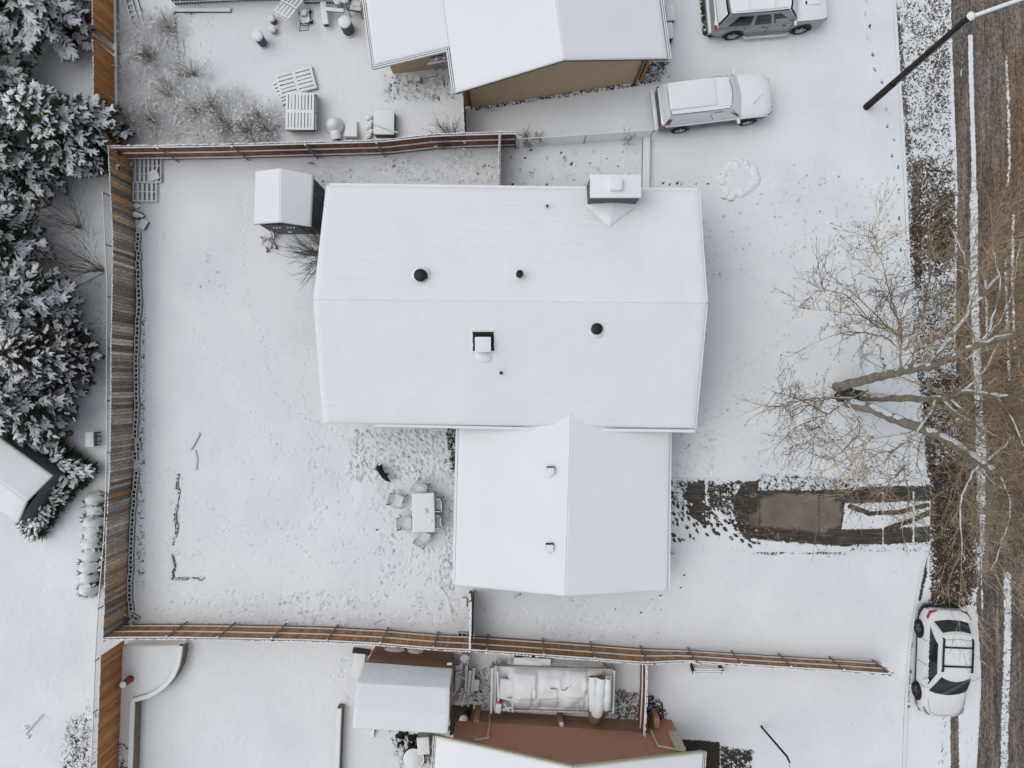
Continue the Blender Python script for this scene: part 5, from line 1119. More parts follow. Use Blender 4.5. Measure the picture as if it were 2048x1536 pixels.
# --- dog
def dog():
    root_p = P(765, 946, .4)
    fwd = (P(776, 960, .4) - P(757, 934, .4)); fwd.z = 0; fwd.normalize(); lf = Vector((-fwd.y, fwd.x, 0)); up_ = Vector((0, 0, 1))
    me = bpy.data.meshes.new('dog'); o = link('dog', me); tag(o, 'black dog standing in the snow of the back yard, head lowered', 'dog')
    o.location = (root_p.x, root_p.y, 0)
    q = lambda f, l, u: fwd * f + lf * l + up_ * u
    V = []; E = []; Rr = []
    def a(f, l, u, r, pr=None, r2=None): r = r * 1.18; V.append(q(f, l, u)); Rr.append((r, r2 or r)); i = len(V) - 1; (E.append((pr, i)) if pr is not None else None); return i
    pel = a(-.26, 0, .47, .125); lo = a(-.12, 0, .48, .10, pel); ri_ = a(.04, 0, .47, .115, lo); chs = a(.18, 0, .46, .115, ri_); nk = a(.27, .01, .47, .075, chs); hd = a(.36, .02, .45, .075, nk); mz = a(.44, .03, .40, .045, hd); ns = a(.50, .035, .37, .032, mz)
    for sg in (-1, 1):
        h = a(-.27, sg * .06, .40, .075, pel); kn = a(-.19, sg * .085, .28, .05, h); hk = a(-.33, sg * .10, .15, .026, kn); pw = a(-.31, sg * .10, .03, .022, hk); a(-.25, sg * .10, .02, .026, pw)
        s_ = a(.17, sg * .06, .36, .055, chs); el = a(.14, sg * .10, .26, .038, s_); wr = a(.17, sg * .095, .13, .024, el); p2 = a(.17, sg * .095, .03, .022, wr); a(.22, sg * .095, .02, .025, p2)
        e1 = a(.34, sg * .065, .48, .028, hd); a(.33, sg * .085, .43, .018, e1)
    t1 = a(-.37, .0, .50, .03, pel); t2 = a(-.42, .05, .46, .02, t1); a(-.44, .13, .40, .012, t2)
    me.from_pydata(V, E, []); me.materials.append(MT['fur']); md = o.modifiers.new('skin', 'SKIN'); sv = me.skin_vertices[0].data
    for i, r in enumerate(Rr): sv[i].radius = r
    sv[0].use_root = True; s2 = o.modifiers.new('sub', 'SUBSURF'); s2.levels = 2; s2.render_levels = 2; md.use_smooth_shade = True
    m = MB(); p = q(.515, .037, .375); m.lathe([(.005, -.015), (.018, -.008), (.02, .004), (.008, .014)], p, 8); m.build('nose', M('dog_nose', (.004, .004, .004), .3), o, True)
    m = MB(); m.tube([q(.235, -.10, .50), q(.225, -.06, .56), q(.225, .0, .575), q(.225, .07, .56), q(.235, .11, .50)], .011, 5); m.build('collar', M('dog_collar', (.10, .07, .05), .7), o, True)
dog()
# --- concrete blocks edging
blk = MB(); Lx, Ly, Lz = .19, .385, .19; wt = .032
for sx in (-1, 1): blk.box((sx * (Lx / 2 - wt / 2), 0, Lz / 2), (wt, Ly, Lz))
for y in (-Ly / 2 + wt / 2, 0, Ly / 2 - wt / 2): blk.box((0, y, Lz / 2 - .0012), (Lx - 2 * wt, wt, Lz - .004))
bo = blk.build('concrete_block', MT['cinder']); bf = MB(); bf.box((0, 0, .035), (Lx - 2 * wt + .002, Ly - wt, .03)); bfl = bf.build('hollow_shade_plate', M('hollow_shade', (.05, .05, .055), 1, (.03, .03, .03), 9, snow=1.1, snoise=.55, ssc=7), bo)  # dark plate added in the hollows, their shade put into its colour
rowA = [(278, 466), (279, 490), (280, 525), (280, 560), (282, 600), (280, 640), (277, 675), (276, 710), (276, 760), (276.5, 800), (277, 830), (274, 860), (273, 880)]
rowB = [(276, 941), (272, 985), (269, 1025), (267, 1070), (265, 1120), (262.5, 1165), (263, 1200), (266, 1224)]
rg = random.Random(9); first = True
def place_row(row, lab, grp):
    global first
    pts = [P(x, y, 0) for x, y in row]; L = polylen(pts); s = .2
    while s < L[-1]:
        p, d = at_len(pts, L, s); c = bo if first else copy_tree(bo); first = False
        sh = rg.choice((0, 0, 0, .03, -.03)); c.location = (p.x + rg.uniform(-.012, .012) + sh * .5, p.y, -.03 + rg.uniform(-.01, .01)); c.rotation_euler = (R(rg.uniform(-2, 2)), R(rg.uniform(-2, 2)), math.atan2(d.y, d.x) + R(90) + R(rg.uniform(-3, 3)))
        tag(c, lab, 'concrete block', grp); s += .405 + rg.uniform(0, .012)
place_row(rowA, 'grey hollow concrete block in the upper edging row along the weathered fence', 'concrete blocks of the upper edging row')
place_row(rowB, 'grey hollow concrete block in the lower edging row along the weathered fence', 'concrete blocks of the lower edging row')
for px, py, a, lb in ((280, 893, 4, 'concrete block pushed out of line just above the gap in the edging row'), (273.5, 911, 2, 'last concrete block before the gap in the edging row'), (925, 1267, 88, 'lone hollow concrete block lying by the end of the cross fence near the garage'), (272, 1232, 60, 'tilted block ending the edging row beside the corner shrub')):
    c = copy_tree(bo); p = P(px, py, 0); c.location = (p.x, p.y, -.02); c.rotation_euler = (0, 0, R(a)); tag(c, lb, 'concrete block'); c.pop('group', None) if 'group' in c else None
# ------------------------------------------------------------------ yard things, one by one
def T(name, label, cat, px, py, z=0, rz=0, group=None): p = P(px, py, z); return thing(name, label, cat, (p.x, p.y, z), R(rz), group)
def one(mb, name, mat, label, cat, px, py, z=0, rz=0, group=None, smooth=True, bevel=0):
    o = mb.build(name, MT[mat] if isinstance(mat, str) else mat, None, smooth, bevel); p = P(px, py, z); o.location = (p.x, p.y, z); o.rotation_euler = (0, 0, R(rz)); return tag(o, label, cat, group)
def pallet(label, px, py, z, w, l, n, rz, group=None, mid=2, seed=0, miss=()):
    rg = random.Random(seed); root = T('pallet', label, 'pallet', px, py, z, rz, group); m = MB()
    for i in range(n):
        if i in miss: continue
        m.box((-w / 2 + (i + .5) * w / n, 0, .13), (w / n * .66, l, .02))
    put(m, 'deck_slats', 'greyboard', root, False); m = MB()
    for i in range(n):
        if i in miss: continue
        x = -w / 2 + (i + .5) * w / n; q = 0
        while q < 2: yy = (-.25 + .5 * q) * l; m.box((x + rg.uniform(-.01, .01), yy, .155), (w / n * rg.uniform(.70, .86), l * rg.uniform(.40, .47), .04), bev=.014); q += 1
    for y in (-l / 2 + .04, 0, l / 2 - .04): m.box((0, y, .150), (w * .985, .10 if y else .14, .038), bev=.015)
    put(m, 'snow_cap', 'snow', root)
    for y in (-l / 2 + .04, 0, l / 2 - .04): m = MB(); m.box((0, y, .06), (w, .05, .11)); put(m, 'stringer', 'board_bare', root, False)
    return root
for i in range(6): pallet(('topmost', 'second', 'third', 'fourth', 'fifth', 'lowest')[i] + ' wooden pallet in the neat stack above the reddish fence', (602, 605, 603, 606, 604, 605)[i], 225 if i < 1 else 227, .62 - i * .15, 1.28 if i else 1.25, 1.58, 9, -1 + (1.5 if i % 2 else 0), 'pallets in the neat stack', seed=i)
pallet('flat snow covered pallet lying askew beside the pallet stack', 594, 166, .0, 1.05, 1.62, 6, -75, None, seed=31, miss=())
pallet('lower pallet poking out from under the askew one', 585, 176, -.07, 1.1, 1.5, 7, -62, None, seed=32)
def cyl(label, name, cat, px, py, r0, r1, h, mat, snow=True, n=24, group=None, base=True, z=0, lean=None):
    root = T(name, label, cat, px, py, z, 0, group)
    m = MB(); m.lathe([(r0, -.02), (r0 * 1.02, .03), (r1, h - .04), (r1 * 1.06, h - .03), (r1 * 1.06, h), (r1 * .9, h)], (0, 0, 0), n); put(m, 'shell', mat, root)
    if snow: m = MB(); m.lathe([(r1 * 1.04, h - .01), (r1 * 1.08, h + .03), (r1 * .92, h + .075), (r1 * .4, h + .09), (.005, h + .092)], (0, 0, 0), n, True, False); put(m, 'snow_cap', 'snow', root, 'all')
    if base: m = MB(); m.lathe([(r0 * 1.15, .0), (r0 * 1.2, .05), (r0 * 1.05, .06)], (0, 0, 0), n, False, True); put(m, 'base_ring', 'black_snow', root)
    if lean: root.rotation_euler = lean
    return root
cyl('dark conical planter with a tall white snow top, in the open snow left', 'planter', 'planter', 527, 88, .18, .22, .72, 'pot'); cyl('largest dark planter with snow top, right of the snowy plank bench', 'planter', 'planter', 698, 62, .26, .26, .78, 'pot')
cyl('small red planter with a snow heap', 'planter', 'planter', 548, 44, .14, .15, .3, 'red', base=False); cyl('small pale teal pot below the red planter', 'flower_pot', 'pot', 548, 63, .13, .16, .24, 'teal', base=False)
cyl('left pale drum of the two by the top fence', 'barrel', 'barrel', 680, 12, .14, .17, .45, 'dome', base=False); cyl('right pale drum of the two by the top fence', 'barrel', 'barrel', 695, 10, .17, .19, .5, 'dome', base=False)
cyl('dark red can with a snow cap standing against the stained fence', 'trash_can', 'can', 262, 1357, .15, .13, .62, 'brick_red', base=False, z=.45 * 0 + .42)
m = MB(); m.lathe([(.16, -.02), (.17, .05), (.15, .06)], n=24, cap1=False); o = one(m, 'bucket', 'metal', 'round snow filled bucket rim in the yard beside the garage wall', 'bucket', 893, 1129, smooth=True); m = MB(); m.lathe([(.14, .035), (.005, .05)], n=20, cap0=False, cap1=False); m.build('snow_fill', MT['snow'], o, 'all')
m = MB(); m.lathe([(.08, -.1), (.085, .25), (.06, .25), (.055, .05)], n=16, cap1=True); o = one(m, 'standpipe', 'offwhite', 'white open pipe sticking out of the snow beside the north wall of the big house', 'pipe', 1025, 372); m = MB(); m.lathe([(.057, .2), (.01, .2)], n=14, cap0=False); m.build('opening', MT['black'], o)
# barrels / tubs behind the barn shed
for lb, px, py, rx, ry, h in (('long snow mounded tub behind the barn shaped shed, nearer the cross fence left', 790, 1298, .48, .2, .45), ('round snow mounded tub right of the long one behind the barn shaped shed', 832, 1301, .36, .22, .45)):
    m = MB(); m.lathe([(1, -.05), (1.02, h * .6), (.95, h * .62)], n=24); o = one(m, 'tub', 'dome', lb, 'tub', px, py); o.scale = (rx, ry, 1); m = MB(); m.mound((0, 0, h * .6), 1.02, 1.02, .22, n=20, jag=.03, seed=3, pw=3); m.build('snow_cap', MT['snow'], o, 'all')
# dog igloo
root = T('dog_house', 'white dome dog house with a dark arched opening above the reddish fence', 'dog house', 671, 255); m = MB()
m.lathe([(.40 * math.cos(a), .40 * math.sin(a) * 1.05) for a in np.linspace(0, 1.5, 10)], n=28); put(m, 'dome', 'dome', root)
m = MB(); m.tube([(.03, -.25, .15), (.10, -.62, .15)], [.24, .23], 20); put(m, 'tunnel', 'dome', root); m = MB(); m.lathe([(.19, 0), (.01, .0)], (.101, -.622, .15), 18, False, True, Matrix.Rotation(R(90), 3, 'X')); put(m, 'opening', 'black', root)
m = MB(); m.mound((-.02, .03, .1), .40, .38, .42, n=24, jag=.03, seed=3, pw=2.6, rings=8); put(m, 'snow_cap', 'snow', root, 'all')
def boxthing(name, label, cat, px, py, w, l, h, rz=0, z=0, mat='offwhite', snow=.09, lid='snow', bev=.05, parent=None):
    root = T(name, label, cat, px, py, z, rz); m = MB(); m.box((0, 0, h / 2), (w, l, h), bev=min(bev, .03)); put(m, 'body', mat, root)
    m = MB(); m.box((0, 0, h + snow / 2 - .01), (w * 1.04, l * 1.04, snow), bev=min(bev, snow * .45)); put(m, 'snow_cap', 'snow', root); return root
boxthing('storage_box', 'square white topped box with a pole lying across it, by the reddish fence', 'box', 772, 253, .86, 1.02, .45, -1, mat='greyboard')
m = MB(); m.tube([(-.5, .2, 0), (.5, -.18, .05)], .03, 6); one(m, 'pole', 'greyboard', 'snowy pole lying across the square white topped box', 'pole', 773, 258, .56)
root = T('ramp', 'snow covered board ramp between the dome dog house and the square box', 'ramp', 705, 262); m = MB(); m.hexa([(-.28, -.4, 0), (.3, -.4, 0), (.3, .4, 0), (-.28, .4, 0)], [(-.28, -.4, .35), (.3, -.4, .35), (.22, .4, .06), (-.24, .4, .06)]); put(m, 'ramp_board', 'offwhite', root, False)
m = MB(); m.hexa([(-.27, -.39, .352), (.29, -.39, .352), (.21, .38, .062), (-.23, .38, .062)], [(-.27, -.38, .42), (.28, -.38, .42), (.2, .36, .12), (-.22, .36, .12)]); put(m, 'snow_cap', 'snow', root)
for i in range(5):
    m = MB(); m.tube([(.0, 0, .05), (.14, .05, .10)], .10, 8); m.mound((.07, .02, .15), .15, .11, .08, n=10, seed=i); one(m, 'log', 'rock', ('top', 'second', 'third', 'fourth', 'bottom')[i] + ' snowy log in the short heap beside the square white topped box', 'log', 736 + (i % 2) * 5, 240 + i * 9, rz=20, group='logs heaped beside the box')
# plank bench, chairs, mower, leaning gate at the top
root = T('plank_bench', 'snowy T shaped plank bench beside the largest planter', 'bench', 668, 36); m = MB(); m.box((-.32, 0, .35), (.24, .95, .05), rz=R(8)); put(m, 'seat', 'greyboard', root, False); m = MB(); m.box((-.32, 0, .41), (.26, .97, .07), rz=R(8), bev=.03); m.box((.15, .1, .50), (.8, .16, .06), rz=R(-6), bev=.028); put(m, 'snow_cap', 'snow', root); m = MB(); m.box((.15, .1, .44), (.8, .14, .05), rz=R(-6)); put(m, 'cross_plank', 'greyboard', root, False)
for y in (-.35, .35): m = MB(); m.box((-.32, y, .16), (.2, .06, .33)); put(m, 'leg', 'board_bare', root, False)
root = T('gate', 'dark slatted gate leaning at the top beside the mower', 'gate', 590, 22, 0, -28)
for i in range(5): m = MB(); m.bar((-.32 + i * .16, .95, .35 + .0), (-.32 + i * .16, -.85, .9), .10, .02); o = put(m, 'slat', 'board_bare', root, False)
for y, z in ((.7, .5), (-.1, .73), (-.7, .9)): m = MB(); m.bar((-.4, y, z), (.42, y, z), .06, .04); put(m, 'crosspiece', 'greyboard', root, False)
def mower(px, py):
    root = T('lawn_mower', 'snow dusted black lawn mower with its folded handle, below the leaning gate', 'mower', px, py, 0, 8); m = MB(); m.box((0, .1, .16), (.42, .6, .14), bev=.05); put(m, 'deck', 'black_snow', root)
    m = MB(); m.box((0, .18, .30), (.24, .26, .16), bev=.05); put(m, 'engine', 'metal', root)
    m = MB(); m.mound((0.02, .2, .37), .14, .14, .07, n=10, seed=1); m.mound((-.1, -.1, .22), .10, .12, .05, n=10, seed=2); put(m, 'snow_cap', 'snow', root, 'all')
    for x in (-.24, .24):
        for y in (-.1, .36): m = MB(); m.lathe([(.1, -.03), (.1, .03)], (x, y, .1), 14, rot=Matrix.Rotation(R(90), 3, 'Y')); put(m, 'wheel', 'tyre', root)
    m = MB(); m.tube([(-.2, -.15, .25), (-.17, -.45, .55), (-.2, -.8, .75), (.2, -.8, .75), (.17, -.45, .55), (.2, -.15, .25)], .02, 6); m.tube([(-.17, -.45, .55), (.17, -.45, .55)], .02, 6); put(m, 'handle', 'chair', root)
mower(613, 42)
root = T('garden_chair', 'dark reclining garden chair next to the tan house roof edge at the top', 'chair', 716, 18, 0, -8)
m = MB(); m.box((0, 0, .35), (.5, .55, .03)); put(m, 'seat', 'chair', root, False); m = MB(); m.box((.0, .1, .385), (.42, .34, .04), bev=.018); put(m, 'seat_snow', 'snow', root); m = MB(); m.hexa([(-.25, -.28, .35), (.25, -.28, .35), (.25, -.3, .33), (-.25, -.3, .33)][::-1], [(-.25, -.5, .8), (.25, -.5, .8), (.25, -.47, .82), (-.25, -.47, .82)][::-1]); put(m, 'backrest', 'chair', root, False)
for x in (-.26, .26): m = MB(); m.tube([(x, .27, 0), (x, .27, .55), (x, -.33, .57), (x, -.4, 0)], .02, 6); put(m, 'armrest', 'chair', root)
root = T('ladder', 'snowy ladder lying beside the tall grass near the upper stained fence', 'ladder', 267, 28, 0, 17)
for x in (-.14, .14): m = MB(); m.box((x, 0, .09), (.06, 1.5, .07)); put(m, 'side_rail', 'greyboard', root, False)
for i in range(6): m = MB(); m.box((0, -.62 + i * .25, .09), (.26, .05, .04)); put(m, 'rung', 'greyboard', root, False)
m = MB(); m.box((.16, -.02, .08), (.10, 1.62, .11), bev=.02); one(m, 'board', 'greyboard', 'long narrow board lying right of the snowy ladder', 'board', 276, 30, 0, 15, smooth=False)
# frames against the fence corner
def frame(name, label, cat, px, py, w, l, rz, nx, ny, z=.12, mat='greyboard'):
    root = T(name, label, cat, px, py, z, rz)
    for x in (-w / 2, w / 2): m = MB(); m.box((x, 0, 0), (.05, l, .05)); put(m, 'frame_side', mat, root, False)
    for y in (-l / 2, l / 2): m = MB(); m.box((0, y, 0), (w + .05, .05, .052)); put(m, 'frame_end', mat, root, False)
    for i in range(1, nx): m = MB(); m.box((-w / 2 + w * i / nx, 0, .0), (.10, l - .06, .03)); put(m, 'slat', mat, root, False)
    for i in range(1, ny): m = MB(); m.box((0, -l / 2 + l * i / ny, .02), (w - .06, .04, .03)); put(m, 'cross_slat', mat, root, False)
    return root
frame('trellis', 'snowy slatted frame in the yard corner under the reddish fence', 'frame', 297, 340, 1.1, 1.05, 0, 6, 3); frame('trellis', 'smaller snowy slatted frame just below the corner one', 'frame', 290, 384, 1.0, .8, 0, 5, 2)
boxthing('board', 'square piece of board lying on the corner frame', 'board', 308, 351, .42, .42, .03, 20, .16, 'greyboard', .04)
for i, (px, py, r, h, lb) in enumerate(((274, 412, .22, .16, 'flat snowy stone at the head of the edging row nearest the frames'), (275, 430, .26, .28, 'largest rounded snowy stone above the edging row'), (284, 432, .18, .2, 'small snowy stone right of the largest rounded one'))):
    m = MB(); m.mound((0, 0, -.02), r, r * .8, h, n=10, jag=.2, seed=i + 50, pw=2.6); one(m, 'stone', 'rock', lb, 'stone', px, py, smooth='all')
boxthing('crate', 'tilted snowy crate between the rounded stone and the edging row', 'crate', 290, 450, .3, .4, .16, -30, mat='greyboard', snow=.05)
m = MB(); m.mound((0, 0, -.02), .16, .32, .07, rz=R(-18), n=16, jag=.05, seed=2); o = one(m, 'toy', 'black_snow', 'half buried dark toy alone in the snow right of the tilted crate', 'toy', 325, 472, smooth='all'); m = MB(); m.mound((-.035, 0.0, .0), .14, .30, .09, rz=R(-18), n=16, jag=.05, seed=3); m.build('snow_cap', MT['snow'], o, 'all')
# fire ring of stones in the front yard
rg = random.Random(77); cc = (1477, 358)
for i in range(22):
    a = i / 22 * 6.283; big = 1 + .12 * rg.uniform(-1, 1); px, py = cc[0] + 32 * big * math.cos(a), cc[1] + 29 * big * math.sin(a); r = rg.uniform(.16, .27)
    m = MB(); m.mound((0, 0, -.03), r, r * rg.uniform(.65, .95), rg.uniform(.12, .22), n=9, jag=.22, seed=i, pw=3); o = one(m, 'stone', 'rock', 'snow capped stone in the ring of stones in front of the big house', 'stone', px, py, rz=math.degrees(-a) + rg.uniform(-30, 30), group='stones of the snowy ring', smooth='all'); o.scale = (1.1, 1.1, .75)
    m = MB(); m.mound((.015, .015, .015), r * .98, r * .85, rg.uniform(.13, .2), n=9, jag=.15, seed=i + 5, pw=2.6); m.build('snow_cap', MT['snow'], o, 'all')
for i, (px, py) in enumerate(((1450, 392), (1462, 396), (1470, 388))):
    m = MB(); m.mound((0, 0, -.02), .2, .16, .14, n=9, jag=.2, seed=i + 90, pw=3); one(m, 'stone', 'rock', 'loose snowy stone just below the ring of stones', 'stone', px, py, smooth='all', group='loose stones below the ring')
# garden bed edging, sticks, hose
def stick(label, pts, r, mat='board_bare', name='branch', cat='branch', z=.04):
    m = MB(); w = [P(x, y, z + (q if False else 0)) for x, y in pts]; c = w[0]; m.tube([p - c for p in w], r, 5); o = m.build(name, MT[mat], None, True); o.location = c; return tag(o, label, cat)
stick('upper dark crooked branch lying along the garden bed', [(357, 948), (354, 962), (355, 975), (359, 982), (356, 988)], .04); stick('long dark branch with bends in the middle of the garden bed', [(355, 1010), (351, 1024), (351, 1040), (355, 1052), (353, 1065), (349, 1076)], .045)
stick('lower dark branch at the corner of the garden bed', [(343, 1110), (347, 1122), (350, 1132), (345, 1142), (346, 1154)], .045); stick('dark board edge closing the bottom of the garden bed', [(342, 1157), (362, 1159), (376, 1157)], .05, name='board', cat='board'); stick('forked twig lying right of the closing board', [(384, 1155), (395, 1157), (401, 1162), (409, 1155)], .02)
stick('snowy branch slanting above the garden bed', [(399, 867), (390, 883), (381, 899)], .05, 'greyboard'); stick('thin curved branch below the slanting one', [(390, 900), (394, 918), (392, 940)], .025, 'greyboard')
stick('low stake sticking out of the snow beside the back wall of the house', [(716, 863), (713, 880), (711, 893)], .025, 'greyboard', 'stake', 'stake'); stick('rusty pipe lying under the gable edge of the garage wing', [(1028, 1194), (1041, 1188)], .04, 'board_bare', 'pipe', 'pipe')
stick('thin rod lying by the south fence right of the cross fence', [(1090, 1281), (1116, 1284)], .02, 'greyboard', 'rod', 'rod'); stick('dark edging rod along the upper left garden bed', [(348, 20), (350, 55), (354, 90), (358, 120)], .04, 'board_bare', 'edging', 'edging')
stick('square of thin edging wire beside the upper left bed', [(366, 76), (368, 111), (358, 112)], .012, 'board_bare', 'wire', 'wire')
m = MB(); m.box((0, 0, .05), (2.5, .16, .12)); o = one(m, 'timber', 'greyboard', 'long snowy timber edging the flat bed under the top fence', 'timber', 406, 22, smooth=False)
m = MB(); m.tube([(.0, 0, .03), (.8, .9, .12)], .02, 6); o = one(m, 'garden_hoe', 'bush', 'long handled garden tool lying in the snow at the lower left', 'garden tool', 52, 1468)
for i, (x, y) in enumerate(((.02, .30), (.12, -.1))): m = MB(); m.mound((x, y, 0), .14, .09, .1, rz=.4, n=10, jag=.2, seed=i); m.build('blade', MT['rock'], o, 'all')
boxthing('bin', 'flat snow topped bin lid beside the garage wall', 'bin', 1341, 1120, .26, .64, .3, 0, mat='offwhite', bev=.1)
boxthing('bin', 'upper snow covered bin against the east wall of the tan house', 'bin', 1333, 42, .36, .66, .62, 6, mat='black_snow', snow=.14, bev=.1); boxthing('bin', 'lower snow covered bin against the east wall of the tan house', 'bin', 1333, 76, .28, .66, .6, 6, mat='black_snow', snow=.14, bev=.08)
boxthing('meter_box', 'small pale box on the snow below the recessed wall of the tan house', 'box', 837, 162, .2, .24, .3, 10, mat='tan', snow=.05); boxthing('meter_pad', 'thin metal step under the meters of the tan house', 'step', 865, 152, .4, .1, .1, 7, mat='metal', snow=.04)
boxthing('box', 'small flat snowy box near the garage end of the south yard', 'box', 929, 1204, .22, .4, .12, 2, mat='greyboard', snow=.05)
for i, y in enumerate((1188, 1204, 1222, 1238, 1252)): boxthing('plank', ('topmost', 'second', 'third', 'fourth', 'lowest')[i] + ' narrow snowy plank leaning on the cross fence by the garage', 'plank', 941, y, .10, .30, .4 + .1 * (i % 2), 3, mat='board_bare', snow=.05)
# little leaning bench behind the long fence
root = T('sawhorse', 'small slatted trestle standing behind the long south fence near its end', 'trestle', 1410, 1331)
for x in (-.62, .62): m = MB(); m.hexa([(x - .04, -.1, 0), (x + .04, -.1, 0), (x + .04, .12, 0), (x - .04, .12, 0)], [(x - .04, -.2, .6), (x + .04, -.2, .6), (x + .04, .0, .6), (x - .04, .0, .6)]); put(m, 'leg_panel', 'black_snow', root, False)
for i in range(3): m = MB(); m.box((0, .05 - i * .09, .52), (1.2, .06, .04)); put(m, 'slat', 'offwhite', root, False)
# red toy by the garden shed
root = T('tricycle', 'red tricycle half buried in snow in front of the garden shed', 'toy', 541, 482, 0, 20); m = MB(); m.tube([(-.25, .1, .18), (0, .05, .3), (.2, .08, .28), (.28, .2, .2)], .035, 8); m.tube([(.0, .05, .3), (.05, -.2, .2), (-.1, -.32, .15)], .035, 8); put(m, 'frame', 'red', root)
m = MB(); m.tube([(-.14, .2, .45), (-.2, .02, .5), (-.1, -.14, .45)], .025, 8); m.tube([(.25, .32, .3), (.33, .18, .34), (.28, 0, .3)], .05, 8); put(m, 'handlebar', 'red', root)
for x, y, r in ((-.3, .12, .16), (.14, -.34, .12), (-.26, -.34, .12)): m = MB(); m.lathe([(r, -.03), (r, .03)], (x, y, r), 18, rot=Matrix.Rotation(R(90), 3, 'Y')); put(m, 'wheel', 'red', root)
m = MB(); m.mound((-.05, -.1, .1), .22, .2, .2, n=14, seed=3); m.mound((.17, .15, .16), .14, .14, .18, n=12, seed=4); m.mound((-.3, .05, .1), .12, .14, .2, n=12, seed=8); put(m, 'snow_cap', 'snow', root, 'all')
# neighbour lawn: bench and ornament
root = T('bench', 'grey four legged bench with a snowy top on the neighbour lawn', 'bench', 194, 877, 0, 2); m = MB(); m.box((0, 0, .5), (.34, .62, .06)); put(m, 'seat', 'metal', root, False); m = MB(); m.box((-.0, 0, .55), (.35, .64, .06), bev=.02); put(m, 'snow_cap', 'snow', root); m = MB(); m.box((.15, 0, .36), (.03, .6, .26)); put(m, 'apron', M('grey_panel', (.16, .17, .19), .6), root, False)
for y in (-.27, -.12, .1, .27): m = MB(); m.box((.15, y, .24), (.045, .045, .5)); put(m, 'leg', 'black', root, False)
root = T('lawn_ornament', 'small green and red capped figure standing on the neighbour lawn', 'ornament', 141, 866); m = MB(); m.lathe([(.13, 0), (.14, .06), (.10, .2), (.09, .3)], n=16); put(m, 'base', M('ornament_green', (.09, .13, .08), .7), root)
m = MB(); m.lathe([(.09, .3), (.10, .42), (.08, .5)], n=16); put(m, 'middle', 'red', root); m = MB(); m.lathe([(.085, .5), (.11, .58), (.11, .74), (.09, .8), (.01, .82)], n=16, cap1=False); put(m, 'snow_cap', 'snow', root)
# utility pole and lamp post
root = T('utility_pole', 'tall dark wooden utility pole rising beside the snowy sidewalk', 'pole', 1733, 214); b = P(1733, 214, -.1); t_ = P(1942, 32, 7.5)
m = MB(); m.tube([Vector((0, 0, -.1)), (t_ - b) * .5, t_ - b], [.15, .13, .115], 16); put(m, 'post', 'pole', root)
m = MB(); m.mound(t_ - b + Vector((0, 0, -.02)), .15, .15, .10, n=14, seed=3); put(m, 'snow_cap', 'snow', root, 'all')
a2 = P(2065, -8, 7.7); m = MB(); m.tube([t_ - b + Vector((.05, 0, -.15)), a2 - b], .05, 10); ar = put(m, 'arm', 'metal', root); m = MB(); m.tube([t_ - b + Vector((.1, .02, -.07)), a2 - b + Vector((0, 0, .07))], .065, 10); put(m, 'arm_snow', 'snow', root, True, ar)
for s_ in (.045, -.03):
    m = MB(); u = Vector((s_, s_ * .6 - .13, 0)); m.tube([(t_ - b) * .35 + u, (t_ - b) * .97 + u * .95], .014, 5); put(m, 'conduit', 'metal', root)
root = T('lamp_post', 'thin black lamp post at the bottom edge of the neighbouring front yard', 'lamp post', 1522, 1453); b = P(1522, 1453, 0); m = MB(); m.tube([(0, 0, -.1), P(1574, 1513, 2.9) - b, P(1579, 1524, 3.0) - b, P(1583, 1545, 3.05) - b], [.045, .045, .04, .035], 10); put(m, 'post', 'black', root); m = MB(); m.tube([P(1580, 1526, 3.05) - b, P(1583, 1545, 3.1) - b], .03, 8); put(m, 'snow_strip', 'snow', root); m = MB(); p = P(1585, 1556, 3.0) - b; m.lathe([(.05, .1), (.2, 0), (.2, -.05)], p, 16); put(m, 'lamp_head', 'black', root)
# ------------------------------------------------------------------ covered trailer and the clutter round it
root = T('trailer', 'loaded flat trailer buried in snow, with tan tarps at its right end', 'trailer', 1104, 1363, 0, -1.5)
m = MB(); m.box((0, -.05, .55), (5.1, 1.95, .14)); put(m, 'bed', 'offwhite', root, False)
for y in (-.95, .9): m = MB(); m.box((0, y, .70), (5.1, .05, .2)); put(m, 'side_rail', 'cream', root, False)
m = MB(); m.tube([(-2.6, .95, .4), (-2.62, .95, 1.05), (-2.62, -.95, 1.05), (-2.6, -.95, .4)], .05, 8); m.tube([(-2.45, .98, .4), (-2.47, .98, .9), (-2.47, -.9, .9)], .04, 8); put(m, 'end_frame', 'offwhite', root)
m = MB(); m.tube([(2.55, .95, .4), (2.57, .95, 1.0), (2.57, -.85, 1.0)], .05, 8); put(m, 'end_frame', 'offwhite', root)
for x in (-1.6, -.9): 
    for y in (-.72, .66): m = MB(); m.lathe([(.32, -.1), (.34, -.06), (.34, .06), (.32, .1)], (x, y, .32), 20, rot=Matrix.Rotation(R(90), 3, 'X')); put(m, 'wheel', 'tyre', root)
